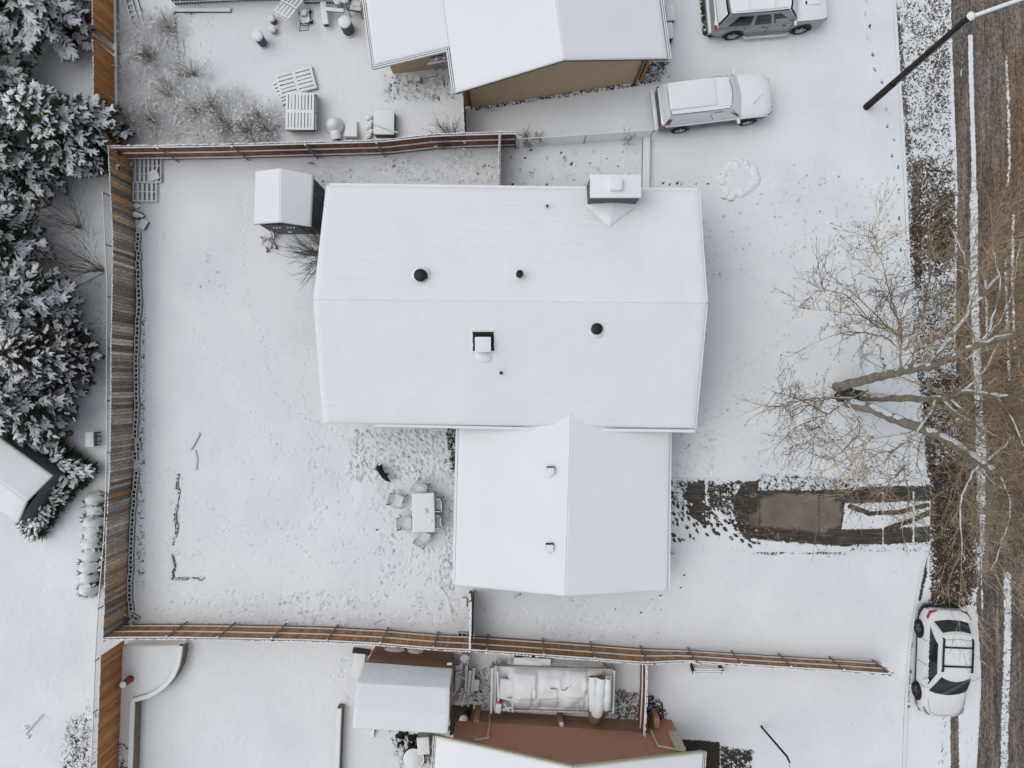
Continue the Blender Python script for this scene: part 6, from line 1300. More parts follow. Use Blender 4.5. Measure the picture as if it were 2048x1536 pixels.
# draped load : heightfield
nx, ny = 70, 30; vs = []; U = np.linspace(0, 1, nx); Vv = np.linspace(0, 1, ny); UU, VV = np.meshgrid(U, Vv); xx = -2.0 + UU * 4.2; yy = -.93 + VV * 1.9
hh = .66 + .62 * (np.sin(np.clip(VV, 0, 1) * 3.1416) ** .45) * (np.clip(UU * 9, 0, 1) ** .5) * (np.clip((1 - UU) * 8, 0, 1) ** .5)
hh -= .22 * np.clip(1 - VV / .38, 0, 1) ** 1.5; hh += .05 * np.sin(UU * 14 + VV * 4) * np.clip(1 - abs(VV - .3) / .25, 0, 1) + (fbm(xx + 30, yy + 9, 1.6, 3, 3) - .5) * .16; hh += .16 * ((UU > .06) & (UU < .30) & (VV > .35) & (VV < .9)) + .12 * ((UU > .62) & (UU < .8) & (VV > .45)) - .10 * ((UU > .34) & (UU < .58) & (VV < .35)); hh += .24 * np.clip(fbm(xx + 3, yy + 5, 1.1, 2, 8) - .45, 0, 1) * 2 - .10 * (np.abs((xx + .3) % 1.1 - .55) < .06) * (VV < .6); hh += np.where((UU > .35) & (UU < .55) & (VV > .55) & (VV < .8), .07, 0)
idx = np.arange(nx * ny).reshape(ny, nx); F = np.stack([idx[:-1, :-1], idx[:-1, 1:], idx[1:, 1:], idx[1:, :-1]], -1).reshape(-1, 4)
link('snowy_cover', arr_mesh('snowy_cover', np.stack([xx, yy, hh], -1).reshape(-1, 3), F, MT['snow'], True), root)
m = MB(); m.tube([(-1.9, -.2, 1.16), (-1.2, -.33, 1.17), (-.2, -.42, 1.12), (.7, -.44, 1.13), (1.2, -.4, 1.15)], .012, 5); m.tube([(-.15, .28, 1.36), (.45, .22, 1.36), (.7, .42, 1.36)], .02, 5); m.tube([(1.0, -.9, .95), (1.12, -.6, 1.06), (1.1, -.42, 1.13)], .015, 5); put(m, 'fold_line', 'board_bare', root)
for i, (x, w, ln, a) in enumerate(((1.62, .24, 2.0, 4), (1.98, .27, 2.25, -5), (2.28, .18, 1.9, -2))):
    m = MB(); pts = []; rs = []
    for k_ in range(14):
        u = k_ / 13; y = .78 - u * ln; pts.append((x + math.tan(R(a)) * (.78 - y) * 1.0, y, (1.28 if u < .62 else 1.28 - (u - .62) * 1.6) + .03 * math.sin(k_ * 2 + i))); rs.append(w * (.75 + .25 * math.sin(u * 3.1)) * (1 if u < .95 else .7))
    m.tube(pts[:11], rs[:11], 14); put(m, 'tan_tarp', 'tarp', root); m = MB(); m.tube(pts[9:], [q * 1.03 for q in rs[9:]], 14); put(m, 'tarp_end', 'tarp_bare', root)
m = MB(); m.hexa([(-2.35, -.35, .95), (-1.75, -.45, .95), (-1.7, .45, .95), (-2.25, .5, .95)], [(-2.35, -.35, 1.0), (-1.75, -.45, 1.0), (-1.7, .45, 1.0), (-2.25, .5, 1.0)]); put(m, 'board_stack', 'greyboard', root, False)
m = MB(); m.hexa([(-2.34, -.34, 1.002), (-1.76, -.44, 1.002), (-1.72, .44, 1.002), (-2.24, .49, 1.002)], [(-2.33, -.33, 1.06), (-1.77, -.43, 1.06), (-1.73, .43, 1.06), (-2.24, .48, 1.06)]); put(m, 'board_snow', 'snow', root, False)
m = MB(); m.box((-2.30, -.62, .98), (.26, .36, .3), rz=R(-6), bev=.03); gc = put(m, 'red_container', 'red_lamp', root); m = MB(); m.box((-2.32, -.72, 1.14), (.24, .40, .08), rz=R(-6), bev=.03); put(m, 'container_snow', 'snow', root, True, gc)
for a, b in (((-2.4, .8, 1.0), (-2.3, -.9, 1.1)), ((-2.4, -.9, .98), (-1.75, -.7, 1.05)), ((-1.75, -.2, 1.1), (-1.7, -.95, .95)), ((-2.0, -.3, 1.12), (-1.72, -.38, 1.1)), ((-2.1, -.5, 1.1), (-1.85, -.9, 1.0))): m = MB(); m.bar(a, b, .07, .04); put(m, 'loose_slat', 'greyboard', root, False)
root = T('storage_box', 'long snow topped box between the trailer and the long fence', 'box', 1064, 1319, 0, -2)
m = MB(); m.box((0, 0, .22), (1.55, .5, .44)); put(m, 'body', 'board_bare', root, False); m = MB(); m.box((0, -.02, .48), (1.6, .56, .12), bev=.05); m.mound((0, .04, .5), .7, .25, .12, n=18, seed=4); put(m, 'snow_cap', 'snow', root)
rg = random.Random(41); k_ = 0
for (x0_, y0_, x1_, y1_, w) in ((923, 1325, 918, 1372, .14), (934, 1330, 930, 1400, .10), (941, 1340, 936, 1390, .12), (925, 1375, 917, 1405, .10), (948, 1335, 944, 1382, .12), (930, 1385, 924, 1412, .08), (915, 1330, 914, 1380, .16), (905, 1392, 916, 1375, .08), (911, 1345, 938, 1338, .07), (914, 1388, 940, 1376, .06), (920, 1350, 948, 1372, .05), (938, 1322, 926, 1345, .07), (925, 1392, 938, 1412, .05), (944, 1390, 935, 1412, .06)):
    a = P(x0_, y0_, .5 + rg.uniform(0, .3)); b = P(x1_, y1_, .25 + rg.uniform(0, .2)); m = MB(); m.bar(Vector(), b - a, w, .06); o = m.build('plank', MT['board_bare'], None); o.location = a
    m = MB(); m.bar(Vector((0, 0, .045)) + (b - a) * rg.uniform(0, .15), (b - a) * rg.uniform(.8, 1) + Vector((0, 0, .045)), w * rg.uniform(.5, .8), .03); m.build('snow_strip', MT['snow'], o)
    tag(o, 'snowy plank in the loose pile between the barn shaped shed and the trailer', 'plank', 'planks piled beside the barn shaped shed')
cyl('white bucket with a snow lid at the top of the plank pile', 'bucket', 'bucket', 932, 1308, .17, .20, .55, 'dome', base=False); cyl('grey bucket in the shadow by the corner of the terracotta house', 'bucket', 'bucket', 929, 1428, .16, .18, .5, 'metal', base=False)
boxthing('cooler', 'grey snow dusted cooler box right of the plank pile', 'cooler', 951, 1362, .34, .46, .4, -6, mat='metal', snow=.05)
boxthing('appliance', 'white box shaped appliance at the corner of the terracotta house roof', 'appliance', 852, 1470, .50, .7, .9, 4, mat='metal', snow=.08)
root = T('grill', 'round covered grill under snow at the bottom edge beside the terracotta house', 'grill', 832, 1500); m = MB(); m.lathe([(.12, 0), (.45, .5), (.5, .7), (.46, .78)], n=22); put(m, 'cover', 'black_snow', root); m = MB(); m.mound((0, 0, .74), .46, .46, .16, n=22, jag=.04, seed=2); put(m, 'snow_cap', 'snow', root, 'all')
m = MB(); vs = []
for k_ in range(18): m.mound((rg.uniform(-.5, .5), rg.uniform(-.35, .35), 0), rg.uniform(.1, .2), rg.uniform(.06, .14), rg.uniform(.15, .45), rz=rg.uniform(0, 3), n=7, jag=.4, seed=k_)
one(m, 'tarp_heap', 'black_snow', 'crumpled black tarp heap beside the white appliance', 'tarp', 818, 1480, smooth=False)
boxthing('deck_step', 'flat snowy platform left of the barn shaped shed', 'platform', 719, 1327, .5, 1.0, .18, -6, mat='greyboard', snow=.07, bev=.02)
m = MB(); m.box((0, 0, .1), (.75, .2, .2), rz=R(-8)); one(m, 'mat', 'black', 'black rubber mat edge above the snowy platform left of the barn shaped shed', 'mat', 724, 1301, smooth=False)
m = MB(); m.hexa([(-.2, -.1, 0), (.1, -.1, 0), (.12, .3, 0), (-.2, .3, 0)], [(-.22, -.12, .1), (.02, -.3, .12), (.12, .3, .4), (-.2, .3, .4)]); one(m, 'snow_shovel', 'dome', 'white shovel blade leaning at the front of the barn shaped shed', 'shovel', 747, 1460, smooth=False)
m = MB(); pts = [(.16 * math.cos(a), .16 * math.sin(a), .05 + .0 * a) for a in np.linspace(.4, 6.0, 20)]; m.tube(pts, .025, 6); one(m, 'hoop', 'dome', 'snowy hoop lying under the bare bush beside the reddish fence', 'hoop', 936, 309)
# ------------------------------------------------------------------ plants
def pad_tmpl(seed):
    rg = random.Random(seed); vs = []; n = 7
    prof = [(0, .10, 0), (.2, .40, .7), (.5, .46, 1), (.8, .30, .8), (1.0, .08, .1)]
    for x, w, h in prof:
        w *= rg.uniform(.75, 1.25); h *= rg.uniform(.8, 1.2)
        for k in range(5):
            a = math.pi * k / 4; vs.append((x + rg.uniform(-.05, .05), w * math.cos(a) * rg.uniform(.85, 1.15), h * math.sin(a) + rg.uniform(-.06, .06)))
    fs = []
    for i in range(4):
        for k in range(4): a = i * 5 + k; fs += [(a, a + 5, a + 6), (a, a + 6, a + 1)]
    return np.array(vs), np.array(fs)
def tuft_tmpl(seed, n=12, wid=.055, spread=.9):
    rg = random.Random(seed); vs = []; fs = []
    for i in range(n):
        a = rg.uniform(-spread, spread); b = rg.uniform(-.5, .35); L = rg.uniform(.55, 1.0); x0 = rg.uniform(0, .45)
        d = np.array([math.cos(a) * math.cos(b), math.sin(a) * math.cos(b), math.sin(b)]); s_ = np.array([-math.sin(a), math.cos(a), rg.uniform(-.4, .4)]) * wid
        o = np.array([x0, 0, 0]); k = len(vs); vs += [o + s_ * .7, o - s_ * .7, o + d * L * .6 + s_ * 1.1, o + d * L]; fs += [(k, k + 1, k + 2), (k + 1, k + 3, k + 2)]
    return np.array(vs), np.array(fs)
PADS = [pad_tmpl(i) for i in range(6)]; TUFTS = [tuft_tmpl(i) for i in range(6)]; FINE2 = [tuft_tmpl(40 + i, 16, .035, .9) for i in range(6)]; FINE = [tuft_tmpl(20 + i, 9, .03, 1.2) for i in range(4)]
def blade_tmpl(seed, n=9, wid=.014):
    rg = random.Random(seed); vs = []; fs = []
    for i in range(n):
        a = rg.uniform(0, 6.28); L = rg.uniform(.6, 1.2); k = len(vs); up = rg.uniform(.5, 1.0); o = np.array([rg.uniform(-.12, .12), rg.uniform(-.12, .12), 0]); s_ = np.array([-math.sin(a), math.cos(a), 0]) * wid
        for j in range(4):
            t = j / 3; q = o + np.array([math.cos(a) * L * t ** 1.3, math.sin(a) * L * t ** 1.3, up * (t - .55 * t * t)]); w = s_ * (1 - t * .7); vs += [q + w, q - w]
        for j in range(3): b = k + 2 * j; fs += [(b, b + 1, b + 3), (b, b + 3, b + 2)]
    return np.array(vs), np.array(fs)
BLADES = [blade_tmpl(i) for i in range(6)]
def inst(name, tm, pos, rz, scl, mat, tilt=None, parent=None, smooth=False, seed=0, n_off=None):
    if len(pos) == 0: return None
    pos = np.asarray(pos, float); n = len(pos); rz = np.asarray(rz, float); scl = np.asarray(scl, float).reshape(n, -1); scl = scl if scl.shape[1] == 3 else np.repeat(scl, 3, 1)
    tilt = np.zeros(n) if tilt is None else np.asarray(tilt, float); ch = np.random.RandomState(seed).randint(0, len(tm), n); VV = []; FF = []; base = 0
    for k, (tv, tf) in enumerate(tm):
        ii = np.where(ch == k)[0]
        if len(ii) == 0: continue
        T_ = tv[None] * scl[ii][:, None, :]; ct, st = np.cos(tilt[ii])[:, None], np.sin(tilt[ii])[:, None]
        X = T_[..., 0] * ct + T_[..., 2] * st; Z = -T_[..., 0] * st + T_[..., 2] * ct; Y = T_[..., 1]; c, s_ = np.cos(rz[ii])[:, None], np.sin(rz[ii])[:, None]; p = pos[ii]
        VV.append(np.stack([X * c - Y * s_ + p[:, None, 0], X * s_ + Y * c + p[:, None, 1], Z + p[:, None, 2]], -1).reshape(-1, 3))
        FF.append((tf[None] + (np.arange(len(ii)) * len(tv))[:, None, None]).reshape(-1, 3) + base); base += len(ii) * len(tv)
    return link(name, arr_mesh(name, np.concatenate(VV), np.concatenate(FF), mat, smooth), parent)
def conifer(label, px, py, r, h, seed, snow=.75, brown=0, dens=1.0, pad=.30, group='snow laden conifers at the left'):
    rg = random.Random(seed); b = P(px, py, 0); root = thing('conifer_tree', label, 'tree', b, 0, group)
    m = MB(); m.tube([(0, 0, -.1), (.03, 0, h * .4), (0, .03, h * .97)], [.17, .11, .02], 8); put(m, 'trunk', 'bark_dark', root)
    lim = MB(); tp = []; tr = []; ts = []; tt = []; pp = []; pr = []; ps = []; pt_ = []; z = .35
    while z < h:
        f = z / h; Rz = r * (1 - f) ** .75 * (.55 + .45 * min(1, z / (.25 * h))) + .12; nb = max(4, int(dens * (5 + Rz * 3.2)))
        for k in range(nb):
            a = 6.283 * k / nb + rg.uniform(-.4, .4) + z * 2.4; L = Rz * rg.uniform(.72, 1.14); rise = rg.uniform(-.05, .25) + .25 * f
            path = []
            for j in range(6):
                t = j / 5; rr = L * t; path.append(Vector((rr * math.cos(a), rr * math.sin(a), z + rise * L * t - .22 * L * t * t + .10 * L * t ** 3)))
            lim.tube(path, [.03 * (1 - j / 6) + .006 for j in range(6)], 4, False)
            s_ = .3 if L > 1 else .12; step = .115 / dens
            while s_ < L:
                t = s_ / L; i_ = min(4, int(t * 5)); q = path[i_].lerp(path[i_ + 1], t * 5 - i_)
                for sg in (-1, 1, 0) if t > .8 else (-1, 1):
                    if rg.random() < .12: continue
                    da = a + sg * rg.uniform(.45, 1.0); ln = rg.uniform(.22, .38) * (1.15 - .45 * t); drop = rg.uniform(-.15, .45)
                    tp.append(q + Vector((0, 0, -.07))); tr.append(da); ts.append((ln, ln, ln)); tt.append(drop)
                    if rg.random() < .6: tp.append(q + Vector((math.cos(da), math.sin(da), -.3)) * ln * .4); tr.append(da + rg.uniform(-.8, .8)); ts.append((ln * .8,) * 3); tt.append(drop + .2)
                    pk = snow * (1.1 if t > .3 else .7) * (1.2 if mnoise.noise(Vector((b.x + q.x, b.y + q.y, q.z)) * 1.3) > -.16 else .22)
                    if rg.random() < pk:
                        cs_, sn_ = math.cos(da), math.sin(da); l0 = ln * rg.uniform(.8, 1.15) * (pad / .30); pp.append(q + Vector((0, 0, .02))); pr.append(da); ps.append((l0, l0 * rg.uniform(.28, .42), rg.uniform(.05, .09))); pt_.append(drop * .5)
                        for _k in range(rg.choice((6, 7, 8, 9))):
                            o = rg.uniform(.05, .95) * l0; sd2 = rg.choice((-1, 1)); l2 = rg.uniform(.05, .10) * (pad / .30) * (1.15 - .4 * o / l0)
                            pp.append(q + Vector((cs_ * o, sn_ * o, -math.sin(drop * .5) * o + rg.uniform(.01, .06)))); pr.append(da + sd2 * rg.uniform(.35, .95)); ps.append((l2, l2 * rg.uniform(.3, .5), rg.uniform(.03, .055))); pt_.append(drop * .5 + rg.uniform(-.1, .3))
                s_ += step * rg.uniform(.8, 1.25)
        z += .31 / dens * (1 - .35 * f)
    put(lim, 'limbs', 'bark_dark', root); n = len(tp)
    cr = inst('crown', FINE2, tp, tr, ts, MT['needle_brown'] if brown else MT['needle'], tt, root, False, seed)
    inst('snow', PADS, pp, pr, ps, MT['snow_branch'], pt_, cr, True, seed + 1); return root
tn = NT('branch_snow'); tn.put(tn.b.inputs['Base Color'], (.90, .925, .95)); tn.put(tn.b.inputs['Roughness'], .7); tn.bump(tn.noise(tn.co(), 14, 4, .65), .6, .03); MT['snow_branch'] = tn.m
conifer('big snow laden conifer in the upper left corner beside the stained fence', 122, 42, 2.6, 6.5, 1, .98, pad=.36)
conifer('snow laden conifer at the far left edge, second from the top', 8, 185, 2.5, 6.5, 2, .9, pad=.36)
conifer('dark green conifer whose boughs cross the corner where the stained and weathered fences meet', 192, 292, 2.15, 5.2, 3, .62, dens=1.15)
conifer('dark conifer dusted with snow left of the fence corner', 85, 345, 2.2, 6.0, 4, .72)
conifer('snowy conifer above the gap of bare bluish snow beside the weathered fence', 45, 500, 2.1, 6, 5, .8)
conifer('broad snow laden conifer at the middle of the left edge', 112, 620, 1.95, 6.2, 6, .9, pad=.34)
conifer('brown and green conifer shedding snow next to the chain link fence', 150, 715, 1.75, 4.6, 7, .42, brown=1, dens=1.1)
conifer('snow laden conifer just above the grey outbuilding', 105, 800, 2.1, 5.6, 8, .75, pad=.3)
# --- bare shrubs and the street tree
def grow(mb, bud, p, d, L, r, depth, rg, up=.12, spread=.7, nch=4, wob=.16, sides=4, rmin=.0035):
    n = 4 if depth else 3; pts = [p]; dd = d.normalized(); q = p
    for i in range(n):
        dd = (dd + Vector((rg.gauss(0, wob), rg.gauss(0, wob), rg.gauss(0, wob) + up * .5))).normalized(); q = q + dd * L / n; pts.append(q)
    mb.tube(pts, [r * (1 - .55 * i / n) for i in range(n + 1)], sides if depth else 3, False)
    if depth == 0:
        if bud is not None and rg.random() < .85: bud.append((pts[-1], math.atan2(dd.y, dd.x), dd.z))
        return
    for c in range(nch):
        t = rg.uniform(.22, 1.0) if c else 1.0; i_ = min(n - 1, int(t * n)); s_ = pts[i_].lerp(pts[i_ + 1], min(1, t * n - i_)); sd_ = (pts[i_ + 1] - pts[i_]).normalized()
        ax = sd_.orthogonal().normalized(); ax = Matrix.Rotation(rg.uniform(0, 6.28), 3, sd_) @ ax; ang = rg.uniform(.35, 1.0) * spread * (.3 if c == 0 else 1)
        nd = (Matrix.Rotation(ang, 3, ax) @ sd_) + Vector((0, 0, up))
        grow(mb, bud, s_, nd, L * rg.uniform(.5, .78), max(rmin, r * .55), depth - 1, rg, up, spread, nch, wob, sides, rmin)
def shrub(label, px, py, r, h, n, seed, mat='bush', lean=(0, 0), depth=2, nch=4, name='bare_shrub', rad=.014, group=None, cat='shrub', snowy=0):
    rg = random.Random(seed); root = T(name, label, cat, px, py, 0, 0, group); m = MB()
    for i in range(n):
        a = rg.uniform(0, 6.28); e = rg.uniform(.1, 1.0); d = Vector((math.cos(a) * r * e + lean[0], math.sin(a) * r * e + lean[1], h * (1.1 - .5 * e))); L = d.length * .62
        grow(m, None, Vector((rg.uniform(-.1, .1), rg.uniform(-.1, .1), -.02)), d, L, rad, depth, rg, .1, .6, nch, .12)
    st = put(m, 'stems', mat, root)
    if snowy:
        pp = []; pr = []; ps = []
        for i in range(snowy): a = rg.uniform(0, 6.28); e = r * math.sqrt(rg.random()) * .85; pp.append((e * math.cos(a), e * math.sin(a), h * rg.uniform(.2, .75))); pr.append(a + rg.uniform(-.7, .7)); l = rg.uniform(.07, .2); ps.append((l, l * .28, .035))
        inst('snow', PADS, pp, pr, ps, MT['snow_branch'], None, st, True, seed)
    return root
shrub('wide bare shrub growing through the reddish fence beside the thin gate fence', 902, 288, .95, 1.75, 26, 1, snowy=30)
shrub('dense bare bush at the west wall of the big house below the garden shed', 655, 512, 1.5, 1.9, 44, 2, lean=(-.35, 0), rad=.016, depth=2)
shrub('thin reddish bare bush reaching over the shaded snow between the conifers and fence', 205, 540, 1.7, 2.2, 20, 3, 'bush_red', lean=(-1.2, .1)); shrub('second reddish bare bush in the shaded gap higher up near the conifers', 160, 455, 1.3, 2.0, 14, 4, 'bush_red', lean=(-.3, .3))
shrub('small bare bush at the end of the reddish fence', 1052, 285, .5, .9, 14, 5, snowy=14); shrub('tiny snowy bush right of the bush at the fence end', 1078, 278, .28, .5, 9, 6, snowy=14)
shrub('thin bare shrub growing through the low chain link fence near the pickup', 1254, 284, .5, 1.0, 7, 7, rad=.009); shrub('small spray of twigs alone in the snow north of the chimney', 1130, 322, .26, .25, 7, 8, rad=.006, depth=1)
shrub('small twiggy plant left of the lone spray, north of the big house', 1063, 348, .35, .35, 8, 9, rad=.006, depth=1); shrub('withered shrub tuft where the weathered fence meets the south fence', 258, 1238, .34, .6, 26, 10, 'straw', depth=1, rad=.008, snowy=16)
shrub('dry flattened shrub inside the curved retaining wall', 303, 1305, .42, .2, 14, 11, depth=1, rad=.008, snowy=18); shrub('thin dry twigs behind the garden shed under the reddish fence', 625, 325, .4, .25, 8, 12, depth=1, rad=.006)
shrub('reddish dry bush just inside the yard corner below the stone ledge', 262, 252, .7, .8, 24, 13, 'bush_red', depth=2, rad=.008); shrub('leafy tangle growing on the stone ledge beside the gap in the stained fence', 232, 142, .35, .7, 18, 14, 'straw', depth=1, snowy=24)
for i, (x, y, r_) in enumerate(((385, 150, .8), (340, 190, .75), (395, 230, .8), (455, 255, .7), (520, 235, .8), (535, 262, .5), (300, 120, .6), (340, 60, .6), (430, 215, .6), (500, 262, .6), (310, 245, .8))):
    shrub(('brown snowy thicket', 'tangled snowy shrub', 'large snow bent shrub', 'snow bent shrub', 'rounded snowy shrub', 'small snowy shrub', 'low snowy shrub', 'loose snowy shrub', 'ragged snowy shrub', 'flattened snowy shrub', 'reddish snowy shrub')[i] + ' in the wild corner above the reddish fence, ' + ('right of the middle', 'in its middle', 'below its middle', 'near the fence', 'left of the pallet stack', 'touching the pallet stack', 'at its upper left', 'beside the edging rod', 'at its right side', 'hard against the fence', 'at its lower left')[i], x, y, r_ * 1.25, .85, 40, 60 + i, 'straw' if i % 3 else 'bush_red', depth=2, nch=3, rad=.007, snowy=60, lean=(.15, -.1))
rn = np.random.RandomState(9); cen = []
for _ in range(64):
    while True:
        x, y = rn.uniform(240, 560), rn.uniform(20, 292)
        if (x < 345 and y > 40 and rn.rand() < .8) or (y > 150 + max(0, x - 355) * .45): break
    cen.append((x, y))
gp = []; 
for x, y in cen:
    for _ in range(16): q = P(x + rn.normal(0, 11), y + rn.normal(0, 9), 0); gp.append(tuple(q))
n = len(gp); tag(inst('dry_grass', BLADES, gp, rn.uniform(0, 6.3, n), rn.uniform(.3, .75, n), MT['straw'], None, None, False, 3), 'matted dry grass bent under snow in the wild corner above the reddish fence', 'grass', kind='stuff')
gp = []
for (x0_, y0_, x1_, y1_, c) in ((770, 155, 915, 200, 170), (1285, 130, 1340, 165, 60), (1400, 420, 1500, 560, 30), (1560, 350, 1790, 520, 60), (640, 315, 990, 368, 90), (1000, 300, 1285, 372, 40), (950, 1350, 985, 1420, 60), (1225, 1380, 1285, 1450, 120), (130, 1450, 190, 1536, 100), (240, 1480, 268, 1536, 40), (945, 212, 1000, 222, 20), (560, 1185, 930, 1248, 90), (1210, 120, 1210, 120, 0), (1100, 1180, 1330, 1280, 14), (300, 1244, 900, 1252, 50)):
    for _ in range(c): gp.append(tuple(P(rn.uniform(x0_, x1_), rn.uniform(y0_, y1_), 0)))
n = len(gp); tag(inst('grass_tufts', BLADES, gp, rn.uniform(0, 6.3, n), rn.uniform(.08, .2, n), MT['bush'], None, None, False, 4), 'short dead grass tufts poking through the snow round the yards', 'grass', kind='stuff')
# hedges
def hedge(label, px, py, w, l, h, rz, seed, n, name='hedge', group=None, fing=.24, sn=.9):
    rg = random.Random(seed); root = T(name, label, 'hedge', px, py, 0, rz, group); a1 = []; a2 = []; a3 = []; b1 = []; b2 = []; b3 = []
    for i in range(n):
        x, y = rg.uniform(-w / 2, w / 2), rg.uniform(-l / 2, l / 2); e = max(abs(2 * x / w), abs(2 * y / l)); z = h * (1 - .45 * e ** 3) * rg.uniform(.5, 1); an = math.atan2(y / l, x / w) + rg.uniform(-.9, .9); ln = rg.uniform(.14, .30)
        a1.append((x, y, z)); a2.append(an); a3.append(ln * 1.2); a1.append((x * .9, y * .95, z * .5)); a2.append(an + 1); a3.append(ln * 1.5)
        if rg.random() < sn and z > h * .45: b1.append((x, y, z + .03)); b2.append(an); b3.append((fing * rg.uniform(.7, 1.3), fing * rg.uniform(.3, .6), rg.uniform(.05, .10)))
    f = inst('foliage', TUFTS, a1, a2, a3, MT['needle'], None, root, False, seed); inst('snow', PADS, b1, b2, b3, MT['snow_branch'], None, f, True, seed + 1)
    m = MB()
    for i in range(int(w * l * 8) + 4): x, y = rg.uniform(-w / 2, w / 2) * .8, rg.uniform(-l / 2, l / 2) * .9; m.tube([(x, y, 0), (x * 1.05, y * 1.02, h * .8)], [.02, .008], 5)
    put(m, 'stems', 'bark_dark', root); return root
hedge('snowy hedge along the upper wall of the grey outbuilding', 128, 912, .95, 3.1, 1.25, 52, 1, 330, fing=.30); hedge('snowy hedge along the lower wall of the grey outbuilding', 118, 995, .95, 3.4, 1.1, -38, 2, 360, fing=.26)
for i in range(9):
    y = 996 + i * 22.5; x = 202 - i * 1.9; rg = random.Random(i); h_ = rg.uniform(.55, .75)
    hd = hedge('snow buried clump, ' + ('first', 'second', 'third', 'fourth', 'fifth', 'sixth', 'seventh', 'eighth', 'last')[i] + ' from the top in the row along the chain link fence', x, y, .75, .42, h_ * .8, 0, 10 + i, 8, 'snowy_clump', 'snow buried clumps along the chain link fence', .2, .3)
    hd['category'] = 'shrub'; m = MB(); m.mound((-.10, 0, h_ * .2), .46, .34, h_ * .8, n=16, jag=.22, seed=i, pw=2.6); m.mound((-.26, .1, h_ * .2), .30, .2, h_ * .55, n=12, jag=.15, seed=i + 30, pw=2.4); put(m, 'snow_heap', 'snow', hd, 'all')
# ------------------------------------------------------------------ the big bare street tree
def spline(pts, n=6):
    out = []; pts = [pts[0] * 2 - pts[1]] + pts + [pts[-1] * 2 - pts[-2]]
    for i in range(1, len(pts) - 2):
        p0, p1, p2, p3 = pts[i - 1:i + 3]
        for j in range(n): t = j / n; out.append(.5 * ((2 * p1) + (p2 - p0) * t + (2 * p0 - 5 * p1 + 4 * p2 - p3) * t * t + (3 * p1 - p0 - 3 * p2 + p3) * t ** 3))
    out.append(pts[-2]); return out
TB = P(1697, 790, 0); tree = thing('bare_tree', 'large bare multi-stemmed street tree with snow lined limbs at the right edge', 'tree', TB)
rg = random.Random(2024); twm = MB(); buds = []; snm = MB()
def limb(px, r0, r1, name='limb', snow=1.0, kids=0, klen=(1.2, 2.4), kd=3, seed=0, up=.15, spread=.8, kup=.25, bias=None, t0=.25):
    pts = spline([P(*q) - TB for q in px], 6); n = len(pts); wob = random.Random(seed + 7)
    pts = [p + Vector((wob.gauss(0, 1), wob.gauss(0, 1), 0)) * .02 for p in pts]; rad = [r0 + (r1 - r0) * (i / (n - 1)) for i in range(n)]
    m = MB(); m.tube(pts, rad, 12 if r0 > .08 else 7); lo_ = put(m, name, 'bark' if r0 > .04 else 'twig', tree)
    if snow:
        i = 0; S_ = MB(); any_ = False
        while i < n - 2:
            ln = wob.randint(2, 6)
            if wob.random() < snow:
                seg = pts[i:i + ln + 1]; rr = rad[i:i + ln + 1]; sd_ = [Vector((-.25 * q, .35 * q, .72 * q + .008)) for q in rr]
                if len(seg) > 1: S_.tube([a + b for a, b in zip(seg, sd_)], [max(.012, q * (.62 if q > .08 else .9)) * (.5 if j in (0, len(seg) - 1) else 1) for j, q in enumerate(rr)], 7); any_ = True
            i += ln
        if any_: put(S_, 'limb_snow', 'snow', tree, True, lo_)
    for k in range(kids):
        t = wob.uniform(t0, 1); i_ = min(n - 2, int(t * (n - 1))); p = pts[i_]; d = (pts[i_ + 1] - pts[i_]).normalized(); ax = Matrix.Rotation(wob.uniform(0, 6.28), 3, d) @ d.orthogonal().normalized()
        nd = Matrix.Rotation(wob.uniform(.5, 1.25), 3, ax) @ d + Vector((0, 0, kup))
        if bias is not None: nd = nd + Vector(bias)
        grow(twm, buds, p, nd, wob.uniform(*klen), max(.015, min(.03, rad[i_] * .4)), kd, wob, up, spread, 3, .13, 4, .0075)
    return pts
# stems
limb([(1672, 776, 0), (1700, 768, 1.2), (1761, 754, 3.4), (1800, 743, 4.6), (1848, 734, 6.0), (1900, 717, 7.2), (1961, 688, 8.4), (2060, 662, 10.2)], .21, .09, 'trunk', .55, 10, (1.3, 2.4), 3, 1, t0=.35)
limb([(1722, 796, 0), (1760, 796, 1.4), (1825, 797, 3.6), (1885, 798, 5.6), (1925, 784, 7.0), (1990, 790, 8.2), (2070, 798, 9.6)], .165, .06, 'trunk', .6, 9, (1.2, 2.3), 3, 2, t0=.4)
limb([(1697, 804, 0), (1755, 822, 1.8), (1800, 842, 3.0), (1850, 860, 4.4), (1905, 884, 5.8), (1960, 925, 7.2), (2000, 945, 8.1), (2075, 975, 9.6)], .23, .12, 'trunk', .65, 11, (1.3, 2.4), 3, 3, t0=.4)
m = MB(); m.mound((0, 0, -.1), .75, .5, .3, n=16, jag=.25, seed=2); put(m, 'root_flare', 'bark_dark', tree)
# limbs
limb([(1853, 733, 6.0), (1886, 692, 6.8), (1926, 640, 7.8), (1960, 595, 8.6), (2011, 534, 9.8)], .075, .04, 'limb', .95, 9, (1.3, 2.4), 3, 4)
limb([(1773, 750, 3.8), (1766, 722, 4.4), (1761, 694, 5.0)], .06, .045, 'limb', .9, 0)
hubA = [(1761, 694, 5.0), (1750, 690, 5.3), (1716, 728, 5.4), (1706, 745, 5.2)]; limb(hubA, .035, .02, 'limb', .8, 3, (.8, 1.5), 2, 6)
